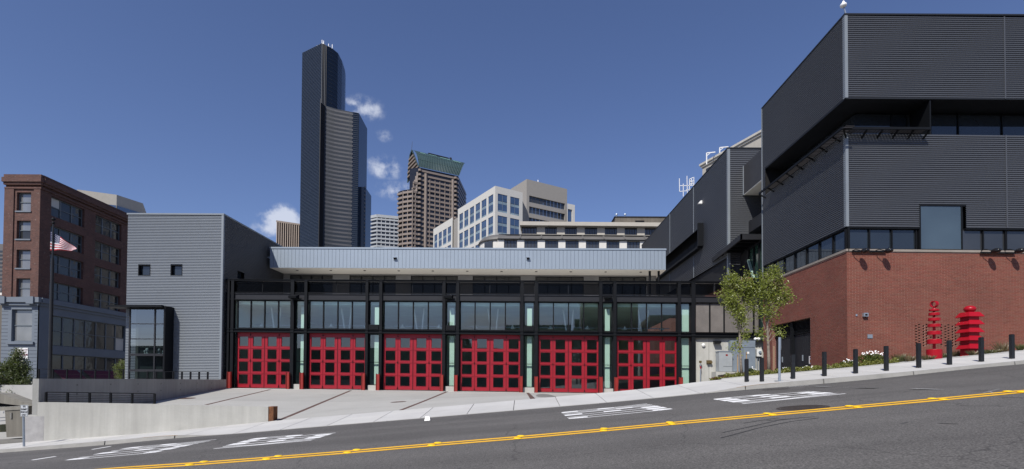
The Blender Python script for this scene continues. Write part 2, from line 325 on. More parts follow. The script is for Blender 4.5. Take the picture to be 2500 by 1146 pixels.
M = dict(
 asphalt=asphalt_mat(),
 concrete=mat('pale_concrete', (.42,.415,.40), .85, var=.10, scale=.9, bump=.25, bscale=40, fine=.05),
 drive=mat('driveway_concrete', (.34,.335,.315), .85, var=.08, scale=.35, bump=.15, bscale=50, fine=.05),
 wallcon=mat('formed_concrete', (.405,.402,.375), .85, var=.09, scale=.8, streak=.13, fine=.05, bump=.3, bscale=12),
 wallcon2=mat('old_concrete', (.15,.14,.12), .9, var=.16, scale=.7, streak=.2, bump=.3),
 joint=mat('joint_filler', (.17,.165,.155), .9),
 white_paint=mat('road_paint_white', (.74,.74,.74), .7, var=.10, scale=5, fine=.14),
 yellow_paint=mat('road_paint_yellow', (.80,.44,.02), .65, var=.10, scale=3, fine=.08),
 yellow_stud=mat('yellow_stud', (.85,.55,.01), .4),
 soil=mat('planting_soil', (.06,.045,.03), .95, var=.3, scale=6, bump=.6),
 ground=mat('ground', (.16,.15,.13), .95, var=.2, scale=.1),
 steel=mat('black_steel', (.008,.009,.011), .5, 0, var=.15, scale=1, spec=.14),
 steel2=mat('charcoal_steel', (.018,.019,.023), .5, 0, var=.12, spec=.3),
 dark=mat('dark_recess', (.004,.004,.005), .9, var=0),
 meshp=mat('perforated_panel', (.050,.050,.055), .6, .3, var=.12, fine=.2),
 red=mat('red_door_paint', (.265,.005,.015), .42, var=.07, scale=.8, fine=.03),
 redpost=mat('red_oxide_post', (.24,.014,.010), .55, var=.15, scale=2),
 redart=mat('red_sculpture_paint', (.33,.005,.014), .38, var=.04, spec=.3),
 rust=mat('rusted_steel', (.14,.055,.022), .9, var=.5, scale=7, streak=.3, bump=.5),
 rustline=mat('drain_grate', (.105,.060,.048), .8, var=.2, scale=4),
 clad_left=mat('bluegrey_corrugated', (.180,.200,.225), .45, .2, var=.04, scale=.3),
 clad_right=mat('charcoal_corrugated', (.078,.083,.094), .45, .2, var=.05, scale=.3),
 trim=mat('pale_corner_trim', (.20,.225,.25), .5, .1, var=.05),
 trim2=mat('dark_coping', (.018,.020,.024), .5, 0, var=.05, spec=.3),
 fascia=mat('bluegrey_fascia_panel', (.265,.315,.375), .45, .2, var=.03, scale=.6),
 soffit=mat('white_soffit', (.78,.75,.68), .7, var=.03),
 sill=mat('stone_sill', (.25,.22,.19), .8),
 panelgrey=mat('grey_wall_panel', (.20,.20,.20), .7),
 mint=mat('pale_green_column', (.56,.62,.575), .6, var=.03),
 white=mat('white_metal', (.78,.78,.77), .4, var=.04),
 interior=mat('interior_wall', (.60,.70,.66), .9, var=.1, scale=.5),
 intfloor=mat('interior_floor', (.34,.35,.34), .5),
 brick=brick_mat('red_brick', (.195,.062,.045), (.155,.048,.036), (.25,.155,.125), .29, .0703, .010),
 brickp=brick_piece_mat(), mortar=mat('brick_mortar', (.36,.235,.195), .9, var=.12, scale=2),
 brickold=brick_mat('old_red_brick', (.115,.050,.038), (.070,.032,.027), (.11,.065,.055), .30, .12, .014, pale=.8),
 bluegrey=mat('bluegrey_render', (.140,.165,.200), .75, var=.08, scale=.4),
 bluegrey2=mat('bluegrey_trim', (.14,.165,.20), .7),
 greenbark=mat('bark', (.20,.17,.14), .9, var=.3, scale=9, bump=.5),
 stake=mat('wooden_stake', (.30,.21,.13), .8),
 galv=mat('galvanised_steel', (.34,.39,.45), .4, .5, var=.1, scale=6),
 cabinet=mat('grey_cabinet_paint', (.33,.36,.38), .5, .1),
 cabinet2=mat('bluegrey_door_paint', (.19,.23,.28), .5),
 awning=mat('maroon_canvas', (.11,.012,.03), .8),
 offwhite=mat('offwhite_cladding', (.52,.51,.48), .7, var=.03),
 corebeige=mat('taupe_cladding', (.27,.255,.235), .75, var=.03),
 beige=mat('beige_stone', (.40,.375,.33), .8, var=.05),
 cream=mat('cream_render', (.60,.585,.55), .8, var=.04),
 zinc=mat('zinc_roof', (.13,.125,.12), .6, .2, var=.12, scale=.6, streak=.12),
 roofdark=mat('weathered_parapet', (.13,.115,.095), .9, var=.2, scale=.5, streak=.2),
 brownstone=mat('brown_granite', (.210,.172,.150), .7, var=.06, scale=.1),
 towerdark=mat('dark_spandrel', (.135,.128,.132), .5, var=.05, scale=.1),
 mullion=mat('tower_mullion', (.040,.050,.066), .5, var=.0),
 copper=mat('verdigris_roof', (.040,.068,.072), .4, .1, var=.25, scale=.12),
 copperlight=mat('pale_green_skylight', (.16,.30,.25), .3),
 greyblock=mat('pale_grey_tower', (.33,.35,.37), .7),
 meter=mat('meter_box_white', (.66,.68,.69), .5),
 manhole=mat('cast_iron', (.040,.031,.026), .8, var=.2, scale=15, bump=.5, bscale=60),
 bronze=mat('bronze', (.16,.115,.05), .5, .5),
)
G = dict(
 bay=glass_clear('bay_glass', (.80,.93,.885), .085), pane=glass_clear('door_glass', (.42,.46,.46), .07, .02), rail=glass_clear('smoked_glass', (.15,.145,.14), -.035, .1),
 win=glass_dark('blue_window_glass', (.018,.024,.032), .05, .02), winb=glass_dark('office_glass_blue', (.030,.060,.125), .17, .05),
 spand=glass_dark('pale_blue_spandrel', (.19,.255,.30), .04, .3), tower=glass_dark('tower_glass', (.006,.010,.018), .035, .08), towerlight=glass_dark('tower_glass_side', (.008,.014,.030), .06, .08),
 old=glass_dark('old_sash_glass', (.03,.032,.033), .02, .04, .25), blind=mat('window_blind', (.27,.26,.24), .8), grey=glass_dark('dark_ribbon_glass', (.035,.038,.042), .05, .05),
 vest=glass_clear('vestibule_glass', (.45,.52,.55), .18), brown=glass_dark('bronze_glass', (.012,.012,.014), .03, .1))
# ------------------------------------------------------------------ ground lines measured along the street
def lerp(tab, x):
    if x <= tab[0][0]: a, b = tab[0], tab[1]
    elif x >= tab[-1][0]: a, b = tab[-2], tab[-1]
    else:
        for a, b in zip(tab, tab[1:]):
            if a[0] <= x <= b[0]: break
    return a[1] + (b[1]-a[1])*(x-a[0])/(b[0]-a[0])
YEL = [(0,1168),(300,1144.5),(480,1133),(665,1119),(860,1103.5),(1062,1086),(1270,1069),(1475,1050.5),(1638,1035),(1880,1013),(2085,994.5),(2290,976),(2500,956)]
GUT = [(0,1106),(259,1087),(431,1069.6),(600,1058),(739,1045.8),(955,1028),(1064,1019),(1300,999),(1482,984),(1742,959),(1819,952),(2000,938),(2119,927.6),(2375,900),(2500,889)]
TOP = [(0,1098),(259,1076.6),(431,1061.6),(500,1063),(540,1061),(600,1057),(739,1044.8),(955,1027),(1064,1018),(1300,998),(1482,983),(1690,962.5),(1742,957),(1819,942),(1969,928.5),(2228,906.8),(2375,892),(2500,880)]
BACK = [(0,1085),(61,1080),(392,1055.6),(655,1029),(981,1001.6),(1259,977.6),(1440,962),(1616,945),(1697,933.5),(1800,923),(2007,905.5),(2281,880),(2500,857.6)]
BD = [(0,18.6),(61,18.8),(655,20.3),(2500,20.3)]
def rail_line(tab, Df):
    pts = [U(px, lerp(tab, px), Df(px)) for px in range(0, 2501, 50)]
    return [(p.x, p.z) for p in pts], [(p.x, p.y) for p in pts]
DY, DG = 10.0, 17.5
ZY, _ = rail_line(YEL, lambda p: DY); ZG, _ = rail_line(GUT, lambda p: DG); ZT, _ = rail_line(TOP, lambda p: DG+.16)
ZB, YB = rail_line(BACK, lambda p: lerp(BD, p) if p > 61 else 18.8)
def ext(tab, x, s=.086):       # keep the street's mean grade outside what was measured
    if x < tab[0][0]: return tab[0][1] + (x-tab[0][0])*s*.9
    if x > tab[-1][0]: return tab[-1][1] + (x-tab[-1][0])*s*1.05
    return lerp(tab, x)
def zroad(x, y):
    a, b = ext(ZY, x), ext(ZG, x); return a + (b-a)*(y-DY)/(DG-DY)
def yback(x): return lerp(YB, max(min(x, YB[-1][0]), YB[0][0]))
def zwalk(x, y):
    a, b = ext(ZT, x), ext(ZB, x); return a + (b-a)*(y-DG-.16)/(yback(x)-DG-.16)
def grid(mb, xs, ys, zf, dz=0.0):
    n = len(mb.v)
    for y in ys:
        for x in xs: mb.v.append((x, y, zf(x, y)+dz))
    w = len(xs)
    for j in range(len(ys)-1):
        for i in range(w-1): a = n+j*w+i; mb.f.append((a, a+1, a+w+1, a+w))
def frange(a, b, st):
    n = max(1, round((b-a)/st)); return [a+(b-a)*i/n for i in range(n+1)]
mb = MB(); grid(mb, frange(-70, 70, 1.0), [-9, -4, 0, 3, 5, 7, 9, 10, 12, 14, 16, 17.5], zroad); mb.smooth = True
mb.build('road', M['asphalt'], kind='structure', label='grey asphalt street climbing to the right')
mb = MB()
def zg(x, y): return max(-7, min(7, .086*max(-60, min(60, x)))) - 2.6 + EYE
grid(mb, [-3000,-600,-200,-100,-70,-50,-30,-18,-10,0,10,20,40,70,100,200,600,3000], [-3000,-600,-200,-60,-30,-10,10,30,60,120,300,800,3000], zg)
mb.build('ground', M['ground'], kind='structure', label='bare ground under and around the city blocks')
# near-side pavement behind the camera
mb = MB(); grid(mb, frange(-70, 70, 2.0), [-14, -9], lambda x, y: zroad(x, -9)+.14); 
for a, b in zip(frange(-70, 70, 2.0), frange(-70, 70, 2.0)[1:]):
    mb.quad((a,-9,zroad(a,-9)), (b,-9,zroad(b,-9)), (b,-9,zroad(b,-9)+.14), (a,-9,zroad(a,-9)+.14))
mb.build('near_pavement', M['concrete'], kind='structure')
# sidewalk slabs with joints, on a dark base
sw = thing('sidewalk', (0, 18, EYE-1), 'pale concrete sidewalk in front of the fire station', None, kind='structure')
mb = MB(); grid(mb, frange(-60, 60, 1.0), [17.64, 18.5, 19.5, 20.32], zwalk, -.05)
for a, b in zip(frange(-60, 60, 1.0), frange(-60, 60, 1.0)[1:]):
    mb.quad((a, yback(a)+.02, zwalk(a, 20.3)-.03), (b, yback(b)+.02, zwalk(b, 20.3)-.03), (b, yback(b)+.02, -8), (a, yback(a)+.02, -8))
mb.build('joint_bed', M['joint'], sw)
def slab(x0, x1, y0f, y1f, name, parent, mt, gap=.012, th=.08, zf=zwalk):
    mb = MB(); xs = frange(x0+gap, x1-gap, .6)
    for a, b in zip(xs, xs[1:]):
        p = [(a, y0f(a)), (b, y0f(b)), (b, y1f(b)), (a, y1f(a))]
        mb.quad(*[(x, y, zf(x, y)) for x, y in p])
        mb.quad((a,y0f(a),zf(a,y0f(a))-th), (b,y0f(b),zf(b,y0f(b))-th), (b,y0f(b),zf(b,y0f(b))), (a,y0f(a),zf(a,y0f(a))))
    a, b = xs[0], xs[-1]
    for x in (a, b): mb.quad((x,y0f(x),zf(x,y0f(x))-th), (x,y1f(x),zf(x,y1f(x))-th), (x,y1f(x),zf(x,y1f(x))), (x,y0f(x),zf(x,y0f(x))))
    return mb.build(name, mt, parent)
slabm = [mat('slab_a', (.46,.455,.445), .85, var=.07, scale=.9, fine=.05, bump=.15), mat('slab_b', (.44,.435,.425), .85, var=.07, scale=.9, fine=.05, bump=.15), mat('slab_c', (.475,.47,.455), .85, var=.07, scale=.9, fine=.05, bump=.15)]
x = -24.6
while x < 27:
    w = 1.62
    mid = lambda q: (17.68 + yback(q))/2 + .25
    slab(x, x+w, lambda q: 17.69, lambda q: mid(q)-.006, 'paving_slab', sw, rnd.choice(slabm)); slab(x, x+w, lambda q: mid(q)+.006, lambda q: yback(q)-.01, 'paving_slab', sw, rnd.choice(slabm))
    x += w
for x0, x1 in ((-60, -24.6), (x, 60)): slab(x0, x1, lambda q: 17.69, lambda q: yback(q)-.01, 'far_pavement', sw, M['concrete'])
kerbm = [mat('kerb_a', (.33,.325,.31), .85, var=.14, scale=2, fine=.06), mat('kerb_b', (.30,.295,.28), .85, var=.14, scale=2, fine=.06)]
kb = thing('kerb', (0, 17.5, EYE-1), 'concrete kerb along the gutter', None, kind='structure')
x = -60
kj = [-60, -40, -22, -14.35, -11.95] + frange(-11.95, 6.3, 3.6)[1:] + [7.7, 10.4, 13.5, 17, 22, 30, 60]
for x0, x1 in zip(kj, kj[1:]):
    mb = MB(); xs = frange(x0+.02, x1-.02, .5)
    for a, b in zip(xs, xs[1:]):
        za, zb, ta, tb = ext(ZG,a)-.1, ext(ZG,b)-.1, ext(ZT,a), ext(ZT,b)
        mb.hexa([(a,17.5,za),(b,17.5,zb),(b,17.67,zb),(a,17.67,za),(a,17.53,ta+.001),(b,17.53,tb+.001),(b,17.67,tb+.001),(a,17.67,ta+.001)])
    mb.build('kerb_stone', kerbm[rnd.random() < .5], kb)
# orange painted kerb edges
for pa, pb in ((345, 430), (1800, 1905)):
    mb = MB(); xa, xb = U(pa, lerp(TOP, pa), DG).x, U(pb, lerp(TOP, pb), DG).x
    xs = frange(xa, xb, .3)
    for a, b in zip(xs, xs[1:]): mb.quad((a,17.525,ext(ZT,a)+.005), (b,17.525,ext(ZT,b)+.005), (b,17.60,ext(ZT,b)+.005), (a,17.60,ext(ZT,a)+.005))
    mb.build('orange_edge_paint', mat('orange_kerb_paint', (.50,.27,.07), .7, var=.2, scale=12), kb)
# ------------------------------------------------------------------ station frame of reference
ST = front(560, 38.5, 1720, 36.9); 
ST.sl = (U(1720, 688.5, 36.9).z - U(560, 683, 38.5).z)/ST.len
zt = ST.uz(560, 683)[1]
def SL(y, x): return ST.uz(x, y)[1]
FL = sum(SL(y, x) for y, x in ((946.5,580),(949.5,820),(954,940),(956,1180),(959.4,1400)))/5      # door sill level (in the sloped frame)
def zsill(x):
    u = (x-ST.O.x)/ST.U.x; return FL + ST.sl*u
def ysill(x): return ST.O.y + (x-ST.O.x)/ST.U.x*ST.U.y
def zapf(x):
    zb = ext(ZB, x)-.004
    if x < -9.9: return ext(ZB, -9.9)-.004
    return zb if x < 3 else zb + (zsill(3)-ext(ZB,3))*0
def zapron(x, y):
    y0, y1 = yback(x), ysill(x)-1.2; t = (y-y0)/(y1-y0); t = max(0, min(1, t))
    a, b = zapf(x), zsill(x)-.03
    if x > 1.5: t = min(1, t*3)
    return a + (b-a)*t
ap = thing('driveway_apron', (-5, 28, EYE-1.5), 'broad pale concrete driveway apron in front of the red doors', None, kind='structure')
mb = MB(); xs_ = frange(-23, 12.5, .7); tt = frange(0, 1, .07); n0 = 0
def ybed(x, t): y0 = yback(x) + (.25 if x < -9.9 else .03); return y0 + (38.2-y0)*t
for j, t in enumerate(tt):
    for x in xs_: y = ybed(x, t); x = max(x, -17.75-(y-18.9)*.21); mb.v.append((x, y, zapron(x, y)-.03))
for j in range(len(tt)-1):
    for i in range(len(xs_)-1): a = j*len(xs_)+i; mb.f.append((a, a+1, a+len(xs_)+1, a+len(xs_)))
mb.build('joint_bed', M['joint'], ap)
dr = [(-21.9, -17.9), (-18.1, -15.0), (-12.3, -9.75), (-5.4, -4.85), (.4, .43), (6.2, 6.2), (12.4, 12.4)]   # x at the doors, x at the street
def band(x_at, y0, y1, n=12):
    return [(x_at(y), y) for y in frange(y0, y1, (y1-y0)/n)]
def dl(k, y): a, b = dr[k]; t = (y-20.3)/(36.4-20.3); return b + (a-b)*t
for k in range(6):
    ys0 = 19.0 if k == 0 else 20.0
    for y0, y1 in ((ys0, 23.5), (23.5, 28.2), (28.2, 33), (33, 36.6)):
        mb = MB(); n = 5; gl = .1 if 1 <= k else .0; gr_ = .1 if k < 5 else 0
        for i in range(n):
            for j in range(4):
                ya, yb_ = y0+.008+(y1-y0-.016)*j/4, y0+.008+(y1-y0-.016)*(j+1)/4
                def P(i_, y): a, b = dl(k, y)+gl, dl(k+1, y)-gr_; x = a+(b-a)*i_/n; yy = max(y, yback(x)+(.27 if x < -9.9 else .004)); return (x, yy, zapron(x, yy))
                mb.quad(P(i,ya), P(i+1,ya), P(i+1,yb_), P(i,yb_))
        mb.build('concrete_panel', mat('apron_%d' % ((k*3+int(y0)) % 3), [(.355,.35,.33),(.34,.335,.317),(.37,.365,.345)][(k*3+int(y0)) % 3], .85, var=.07, scale=.4, fine=.05, bump=.15, bscale=50), ap)
mb = MB()
for i in range(34):
    x0 = -22 + i*34.5/34; x1 = x0+34.5/34
    mb.quad((x0,36.62,zapron(x0,36.7)), (x1,36.62,zapron(x1,36.7)), (x1,ysill(x1)+.4,zsill(x1)-.028), (x0,ysill(x0)+.4,zsill(x0)-.028))
mb.build('threshold_strip', slabm[2], ap)
for k in (1, 2, 3, 4):
    mb = MB()
    pts = [(dl(k,y), y) for y in frange(20.5, 36.0 if k < 4 else 36.4, .8)]
    for (xa, ya), (xb, yb_) in zip(pts, pts[1:]):
        mb.quad((xa-.095,ya,zapron(xa,ya)-.004), (xa+.095,ya,zapron(xa,ya)-.004), (xb+.095,yb_,zapron(xb,yb_)-.004), (xb-.095,yb_,zapron(xb,yb_)-.004))
    mb.build('drain_grate', M['rustline'], ap)
# ------------------------------------------------------------------ retaining walls
lw = front(61, 18.8, 655, 20.3)
t = thing('low_retaining_wall', U(360, 1060, 19.6), 'long low pale concrete wall beside the sidewalk, lit by the sun', 'wall')
mb = MB()
tops = [(92, 982.5), (373, 987), (655, 993.5)]
for (xa, ya), (xb, yb_) in zip(tops, tops[1:]):
    ua, za = lw.uz(xa, ya); ub, zb = lw.uz(xb, yb_); z0 = -2.6
    mb.hexa([lw.pt(ua,z0,0),lw.pt(ub,z0,0),lw.pt(ub,z0,-.3),lw.pt(ua,z0,-.3),lw.pt(ua,za,0),lw.pt(ub,zb,0),lw.pt(ub,zb,-.3),lw.pt(ua,za,-.3)])
u_, z_ = lw.uz(61, 1014); ub, _ = lw.uz(92, 1014); mb.fb(lw, (u_, -2.6, ub, z_), -.3, 0)
mb.build('wall', M['wallcon'], t)
mb = MB(); mb.px(lw, 62, 1017, 107, 1080, .0, .004); mb.build('patched_area', mat('patch_concrete', (.34,.335,.335), .9, var=.22, scale=2.5), t)
# side wall of the forecourt, running back to the station
A = lw.pt(lw.uz(77, 1000)[0], 0); B = U(549, 925, 37.6); Bx = -21.85
zt_side = EYE+.02
t = thing('side_retaining_wall', ((A.x+Bx)/2, 28, EYE-1), 'shaded concrete wall running from the sidewalk back to the station', 'wall')
mb = MB(); ax = lw.pt(lw.uz(92, 1000)[0], 0).x
zL = U(84, 925, 18.9).z; zR = U(500, 926.5, 36).z
mb.hexa([(A.x,18.86,-2.6),(ax,18.9,-2.6),(Bx,37.5,-2.6),(Bx-.35,37.5,-2.6),(A.x,18.86,zL),(ax,18.9,zL),(Bx,37.5,zR),(Bx-.35,37.5,zR)])
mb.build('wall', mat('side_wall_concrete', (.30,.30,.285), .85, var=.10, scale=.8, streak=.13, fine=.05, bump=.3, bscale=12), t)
mb = MB()
for k in range(7):
    y = 21+k*2.3; xx = ax+(Bx-ax)*(y-18.9)/18.6
    for dz in (-.25, -.62): mb.box(xx-.001, y, zL+dz-.03, xx+.006, y+.06, zL+dz+.03)
mb.build('tie_hole', M['joint'], t, kind='stuff')
t = MB(); p = lw.pt(lw.uz(657, 1000)[0], 0); zt_ = U(665, 993, 20.3).z
t.box(p.x, 20.28, zt_-.75, p.x+.19, 20.62, zt_); t.build('rusted_end_post', M['rust'], label='rusted square steel post capping the low concrete wall', cat='post')
# plaza slab left of the side wall
mb = MB(); mb.box(-46, 26, -3, -21.9-.5, 52, EYE-.35); mb.build('plaza', M['concrete'], kind='structure')
# railing on the low wall
def railing(name, pts, zb, zt_, nr, post=.06, label='', cat='railing', mt=M['steel'], toprail=.05):
    t = thing(name, (pts[0][0], pts[0][1], zb(0)), label, cat)
    first = None
    for i, (x, y) in enumerate(pts):
        mb = MB(); mb.box(x-post/2, y-post/2, zb(i), x+post/2, y+post/2, zt_(i)); mb.build('post', mt, t)
    for k in range(nr):
        mb = MB()
        for i in range(len(pts)-1):
            a, b = pts[i], pts[i+1]; f = (k+.6)/nr if k < nr-1 else 1
            za, zb_ = zb(i)+(zt_(i)-zb(i))*f, zb(i+1)+(zt_(i+1)-zb(i+1))*f
            w = toprail if k == nr-1 else .016
            mb.bar((a[0],a[1],za), (b[0],b[1],zb_), w, w*.6 if k == nr-1 else w)
        mb.build('top_rail' if k == nr-1 else 'rail', mt, t)
    return t
rp = []; rb = []; rt = []
for px in (105, 158, 212, 264, 317, 372):
    u_, z_ = lw.uz(px, lerp(tops, px)); q = lw.pt(u_, z_, -.15); rp.append((q.x, q.y)); rb.append(q.z); rt.append(lw.uz(px, 958+(px-105)*.014)[1])
railing('wire_railing', rp, lambda i: rb[i], lambda i: rt[i], 6, label='black post and wire railing standing on the low pale wall')
rp = [(-27.0+i*.62, 36.6) for i in range(8)]; railing('plaza_railing', rp, lambda i: EYE-.35, lambda i: EYE+.52, 2, .09, 'short black railing below the grey corrugated block')
rp = [(-33.5+i*.95, 34.2) for i in range(8)]; railing('terrace_railing', rp, lambda i: EYE-.35, lambda i: EYE+.62, 4, .07, 'black railing in front of the glass vestibule')
# ------------------------------------------------------------------ left corrugated block
XW = U(543.5, 720, 38.0).x
LB = front(309.5, 38.0, 543.5, 38.0, -.001, 720); LS = Face((XW, 38.0), (XW, 70), 0)
blk = thing('corrugated_block', ((U(308,900,37.7).x+XW)/2, 45, EYE-1), 'tall blue grey corrugated metal block left of the station doors', 'building')
r = LB.rect(308, 523, 545, 940); r = (0.0, EYE-1.2, LB.len, LB.uz(425, 523)[1]); zblk = r[3]
wins = [LB.rect(338, 646.5, 368, 674), LB.rect(417, 646.5, 446, 674)]
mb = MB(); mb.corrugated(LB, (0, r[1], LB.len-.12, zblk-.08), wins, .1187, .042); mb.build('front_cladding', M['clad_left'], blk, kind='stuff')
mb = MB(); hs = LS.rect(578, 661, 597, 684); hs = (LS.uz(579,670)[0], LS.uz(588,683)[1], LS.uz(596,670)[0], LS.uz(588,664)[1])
mb.corrugated(LS, (.02, r[1], 32, zblk-.08), [hs], .1187, .03); mb.build('side_cladding', mat('shaded_side_cladding', (.066,.070,.078), .5, .3, var=.04), blk, kind='stuff')  # side's shade put into the colour, a darker version of the front metal
mb = MB(); x0 = LB.O.x; mb.box(x0+.05, 38.25, r[1]-1, XW-.32, 69.9, zblk-.2); mb.build('core_wall', M['dark'], blk)
mb = MB(); mb.box(x0-.05, 37.9, zblk-.08, XW+.06, 70, zblk+.03); mb.build('roof_coping', M['trim'], blk)
mb = MB(); mb.box(XW-.13, 37.92, r[1], XW+.03, 38.10, zblk-.08); mb.build('corner_trim', M['trim'], blk)
for w in wins:
    mb = MB(); mb.holed(LB, w, [(w[0]+.06,w[1]+.06,w[2]-.06,w[3]-.06)], .03, .2); fr = mb.build('window', M['steel'], blk)
    mb = MB(); mb.fb(LB, (w[0]+.06,w[1]+.06,w[2]-.06,w[3]-.06), -.2, -.18); mb.build('pane', G['win'], fr)
mb = MB(); mb.fb(LS, hs, -.3, -.25); mb.build('window', G['win'], blk)
# glass vestibule
VF = front(313, 37.3, 416, 37.3)
ve = thing('glass_vestibule', VF.pt(VF.len/2, EYE-.35), 'glazed entrance box with black frame and flat roof against the corrugated block', 'vestibule')
rv = VF.rect(314, 752, 404, 930); zv1 = rv[3]; zv0 = EYE-.35
cols = [VF.uz(q, 850)[0] for q in (315, 376.5, 402)]; rows = [VF.uz(360, q)[1] for q in (926, 905, 866.5, 828, 791, 755)]
mb = MB()
for i, c in enumerate(cols): mb.fb(VF, (c-.05, zv0, c+.05, zv1), -.1, .0)
for j, z in enumerate(rows): h = .09 if j in (1, 2) else .03; mb.fb(VF, (cols[0]+.05, z-h, cols[-1]-.05, z+h), -.09, -.01)
mb.build('frame', M['steel2'], ve)
for j in range(5):
    for i in range(2):
        mb = MB(); mb.fb(VF, (cols[i]+.05, rows[j]+.03, cols[i+1]-.05, rows[j+1]-.03), -.06, -.04); mb.build('pane', G['vest'], ve)
mb = MB(); ur = VF.uz(404, 850)[0]; mb.fb(VF, (ur, zv0, ur+.12, zv1+.12), -.66, .25); mb.build('side_panel', M['steel'], ve)
mb = MB(); mb.fb(VF, (VF.uz(272,750)[0], zv1+.0, ur-.001, zv1+.13), -.66, .5); mb.build('roof', M['steel'], ve)
mb = MB(); mb.fb(VF, (cols[0], zv0, cols[-1], zv1), -.66, -.62); mb.build('back_wall', mat('vestibule_interior', (.035,.045,.04), .8, var=.3, scale=1.2), ve)
mb = MB(); zsh = rows[2]+.09; mb.fb(VF, (cols[0]+.05, zsh-.02, cols[-1]-.05, zsh+.0), -.55, -.12); mb.build('display_shelf', M['steel2'], ve)
for px, s in ((352, 1.0), (346, .6), (370, .6), (381, .95), (392, .6)):
    u_ = VF.uz(px, 850)[0]; c = VF.pt(u_, zsh, -.3); mb = MB(); mb.smooth = True
    mb.lathe(c, [(.11*s,0),(.10*s,.02),(.05*s,.05),(.045*s,.12*s),(.07*s,.16*s),(.105*s,.24*s),(.11*s,.31*s),(.085*s,.39*s),(.03*s,.42*s)], 12)
    mb.build('mannequin_head', M['mint'], label='pale green mannequin head on the vestibule shelf, %s' % {352:'largest of the five', 346:'partly behind the largest head', 370:'small and alone in the middle', 381:'tall one right of the mullion', 392:'small one at the right end'}[px], cat='mannequin head', group='mannequin heads in the glass vestibule')
# ------------------------------------------------------------------ fire station bays
FS = thing('fire_station', (-4.5, 38, FL), 'long steel framed fire station with six red folding doors and a pale blue roof fascia', 'building')
COLS = [(556,562.5),(566,573),(711,719.5),(744.5,751.5),(893.5,900),(927,934),(1080.5,1088),(1114,1121.5),(1270.5,1278),(1305,1313),(1462,1469.5),(1496.5,1504),(1653,1660.5),(1686.5,1696)]
DOORS = [(578,710.5),(754,892.5),(936,1080),(1123,1269.5),(1315,1461),(1506,1652)]
STRIPS = [(719.5,744.5),(900,927),(1088,1114),(1278,1305),(1469.5,1496.5),(1660.5,1686.5)]
zTop = SL(683,560); zRb = SL(717.5,560); zW1 = SL(732.5,560); zW0 = SL(803,560); zDt = SL(811.5,560)
uE = ST.uz(1880, 800)[0]
steel = M['steel']
for a, b in COLS:
    ua, ub = ST.uz(a, 850)[0], ST.uz(b, 850)[0]; w = ub-ua; o = .22
    mb = MB()     # wide flange column: two flanges and a web
    mb.fb(ST, (ua, FL+.02, ub, zTop-.06), o-.03, o); mb.fb(ST, (ua, FL+.02, ub, zTop-.06), -.06, -.03); mb.fb(ST, ((ua+ub)/2-.012, FL+.02, (ua+ub)/2+.012, zTop-.06), -.03, o-.03)
    mb.build('column', steel, FS)
def hbeam(name, z0, z1, o0, o1, ua=0.0, ub=None, lip=.06):
    ub = ub or uE; mb = MB()
    mb.fb(ST, (ua, z0+.03, ub, z1-.03), o0+.01, o1-lip); mb.fb(ST, (ua, z0, ub, z0+.03), o0, o1); mb.fb(ST, (ua, z1-.03, ub, z1), o0, o1)
    return mb.build(name, steel if name != 'fascia_beam' else M['steel2'], FS)
uL = ST.uz(553, 800)[0]
hbeam('fascia_beam', zW1+.02, zRb, -.3, .15, uL); hbeam('door_beam', zDt, zW0, -.3, .26, uL, lip=.1); hbeam('top_rail', zTop-.13, zTop, -.12, .24, uL)
mb = MB(); mb.fb(ST, (uL, zRb+.06, uE, zRb+.11), .0, .16); mb.fb(ST, (uL, zTop-.28, uE, zTop-.25), .02, .08); mb.build('guard_rail', steel, FS)
# railing infill panels between columns (smoked mesh)
edges = [573] + [v for c in COLS[2:] for v in c][:-0 or None]
edges = [(573,711)] + [(COLS[i][1], COLS[i+1][0]) for i in range(2, 13)] + [(1696,1742),(1745,1790),(1793,1870)]
for a, b in edges:
    ua, ub = ST.uz(a, 700)[0], ST.uz(b, 700)[0]; n = 2 if (b-a) > 100 else 1
    for k in range(n):
        x0, x1 = ua+(ub-ua)*k/n+.03, ua+(ub-ua)*(k+1)/n-.03
        mb = MB(); mb.fb(ST, (x0, zRb+.12, x1, zTop-.15), -.02, .0); mb.build('guard_panel', G['rail'], FS)
        mb = MB(); mb.fb(ST, (x1, zRb+.11, x1+.04, zTop-.13), -.04, .03); mb.build('guard_post', steel, FS)
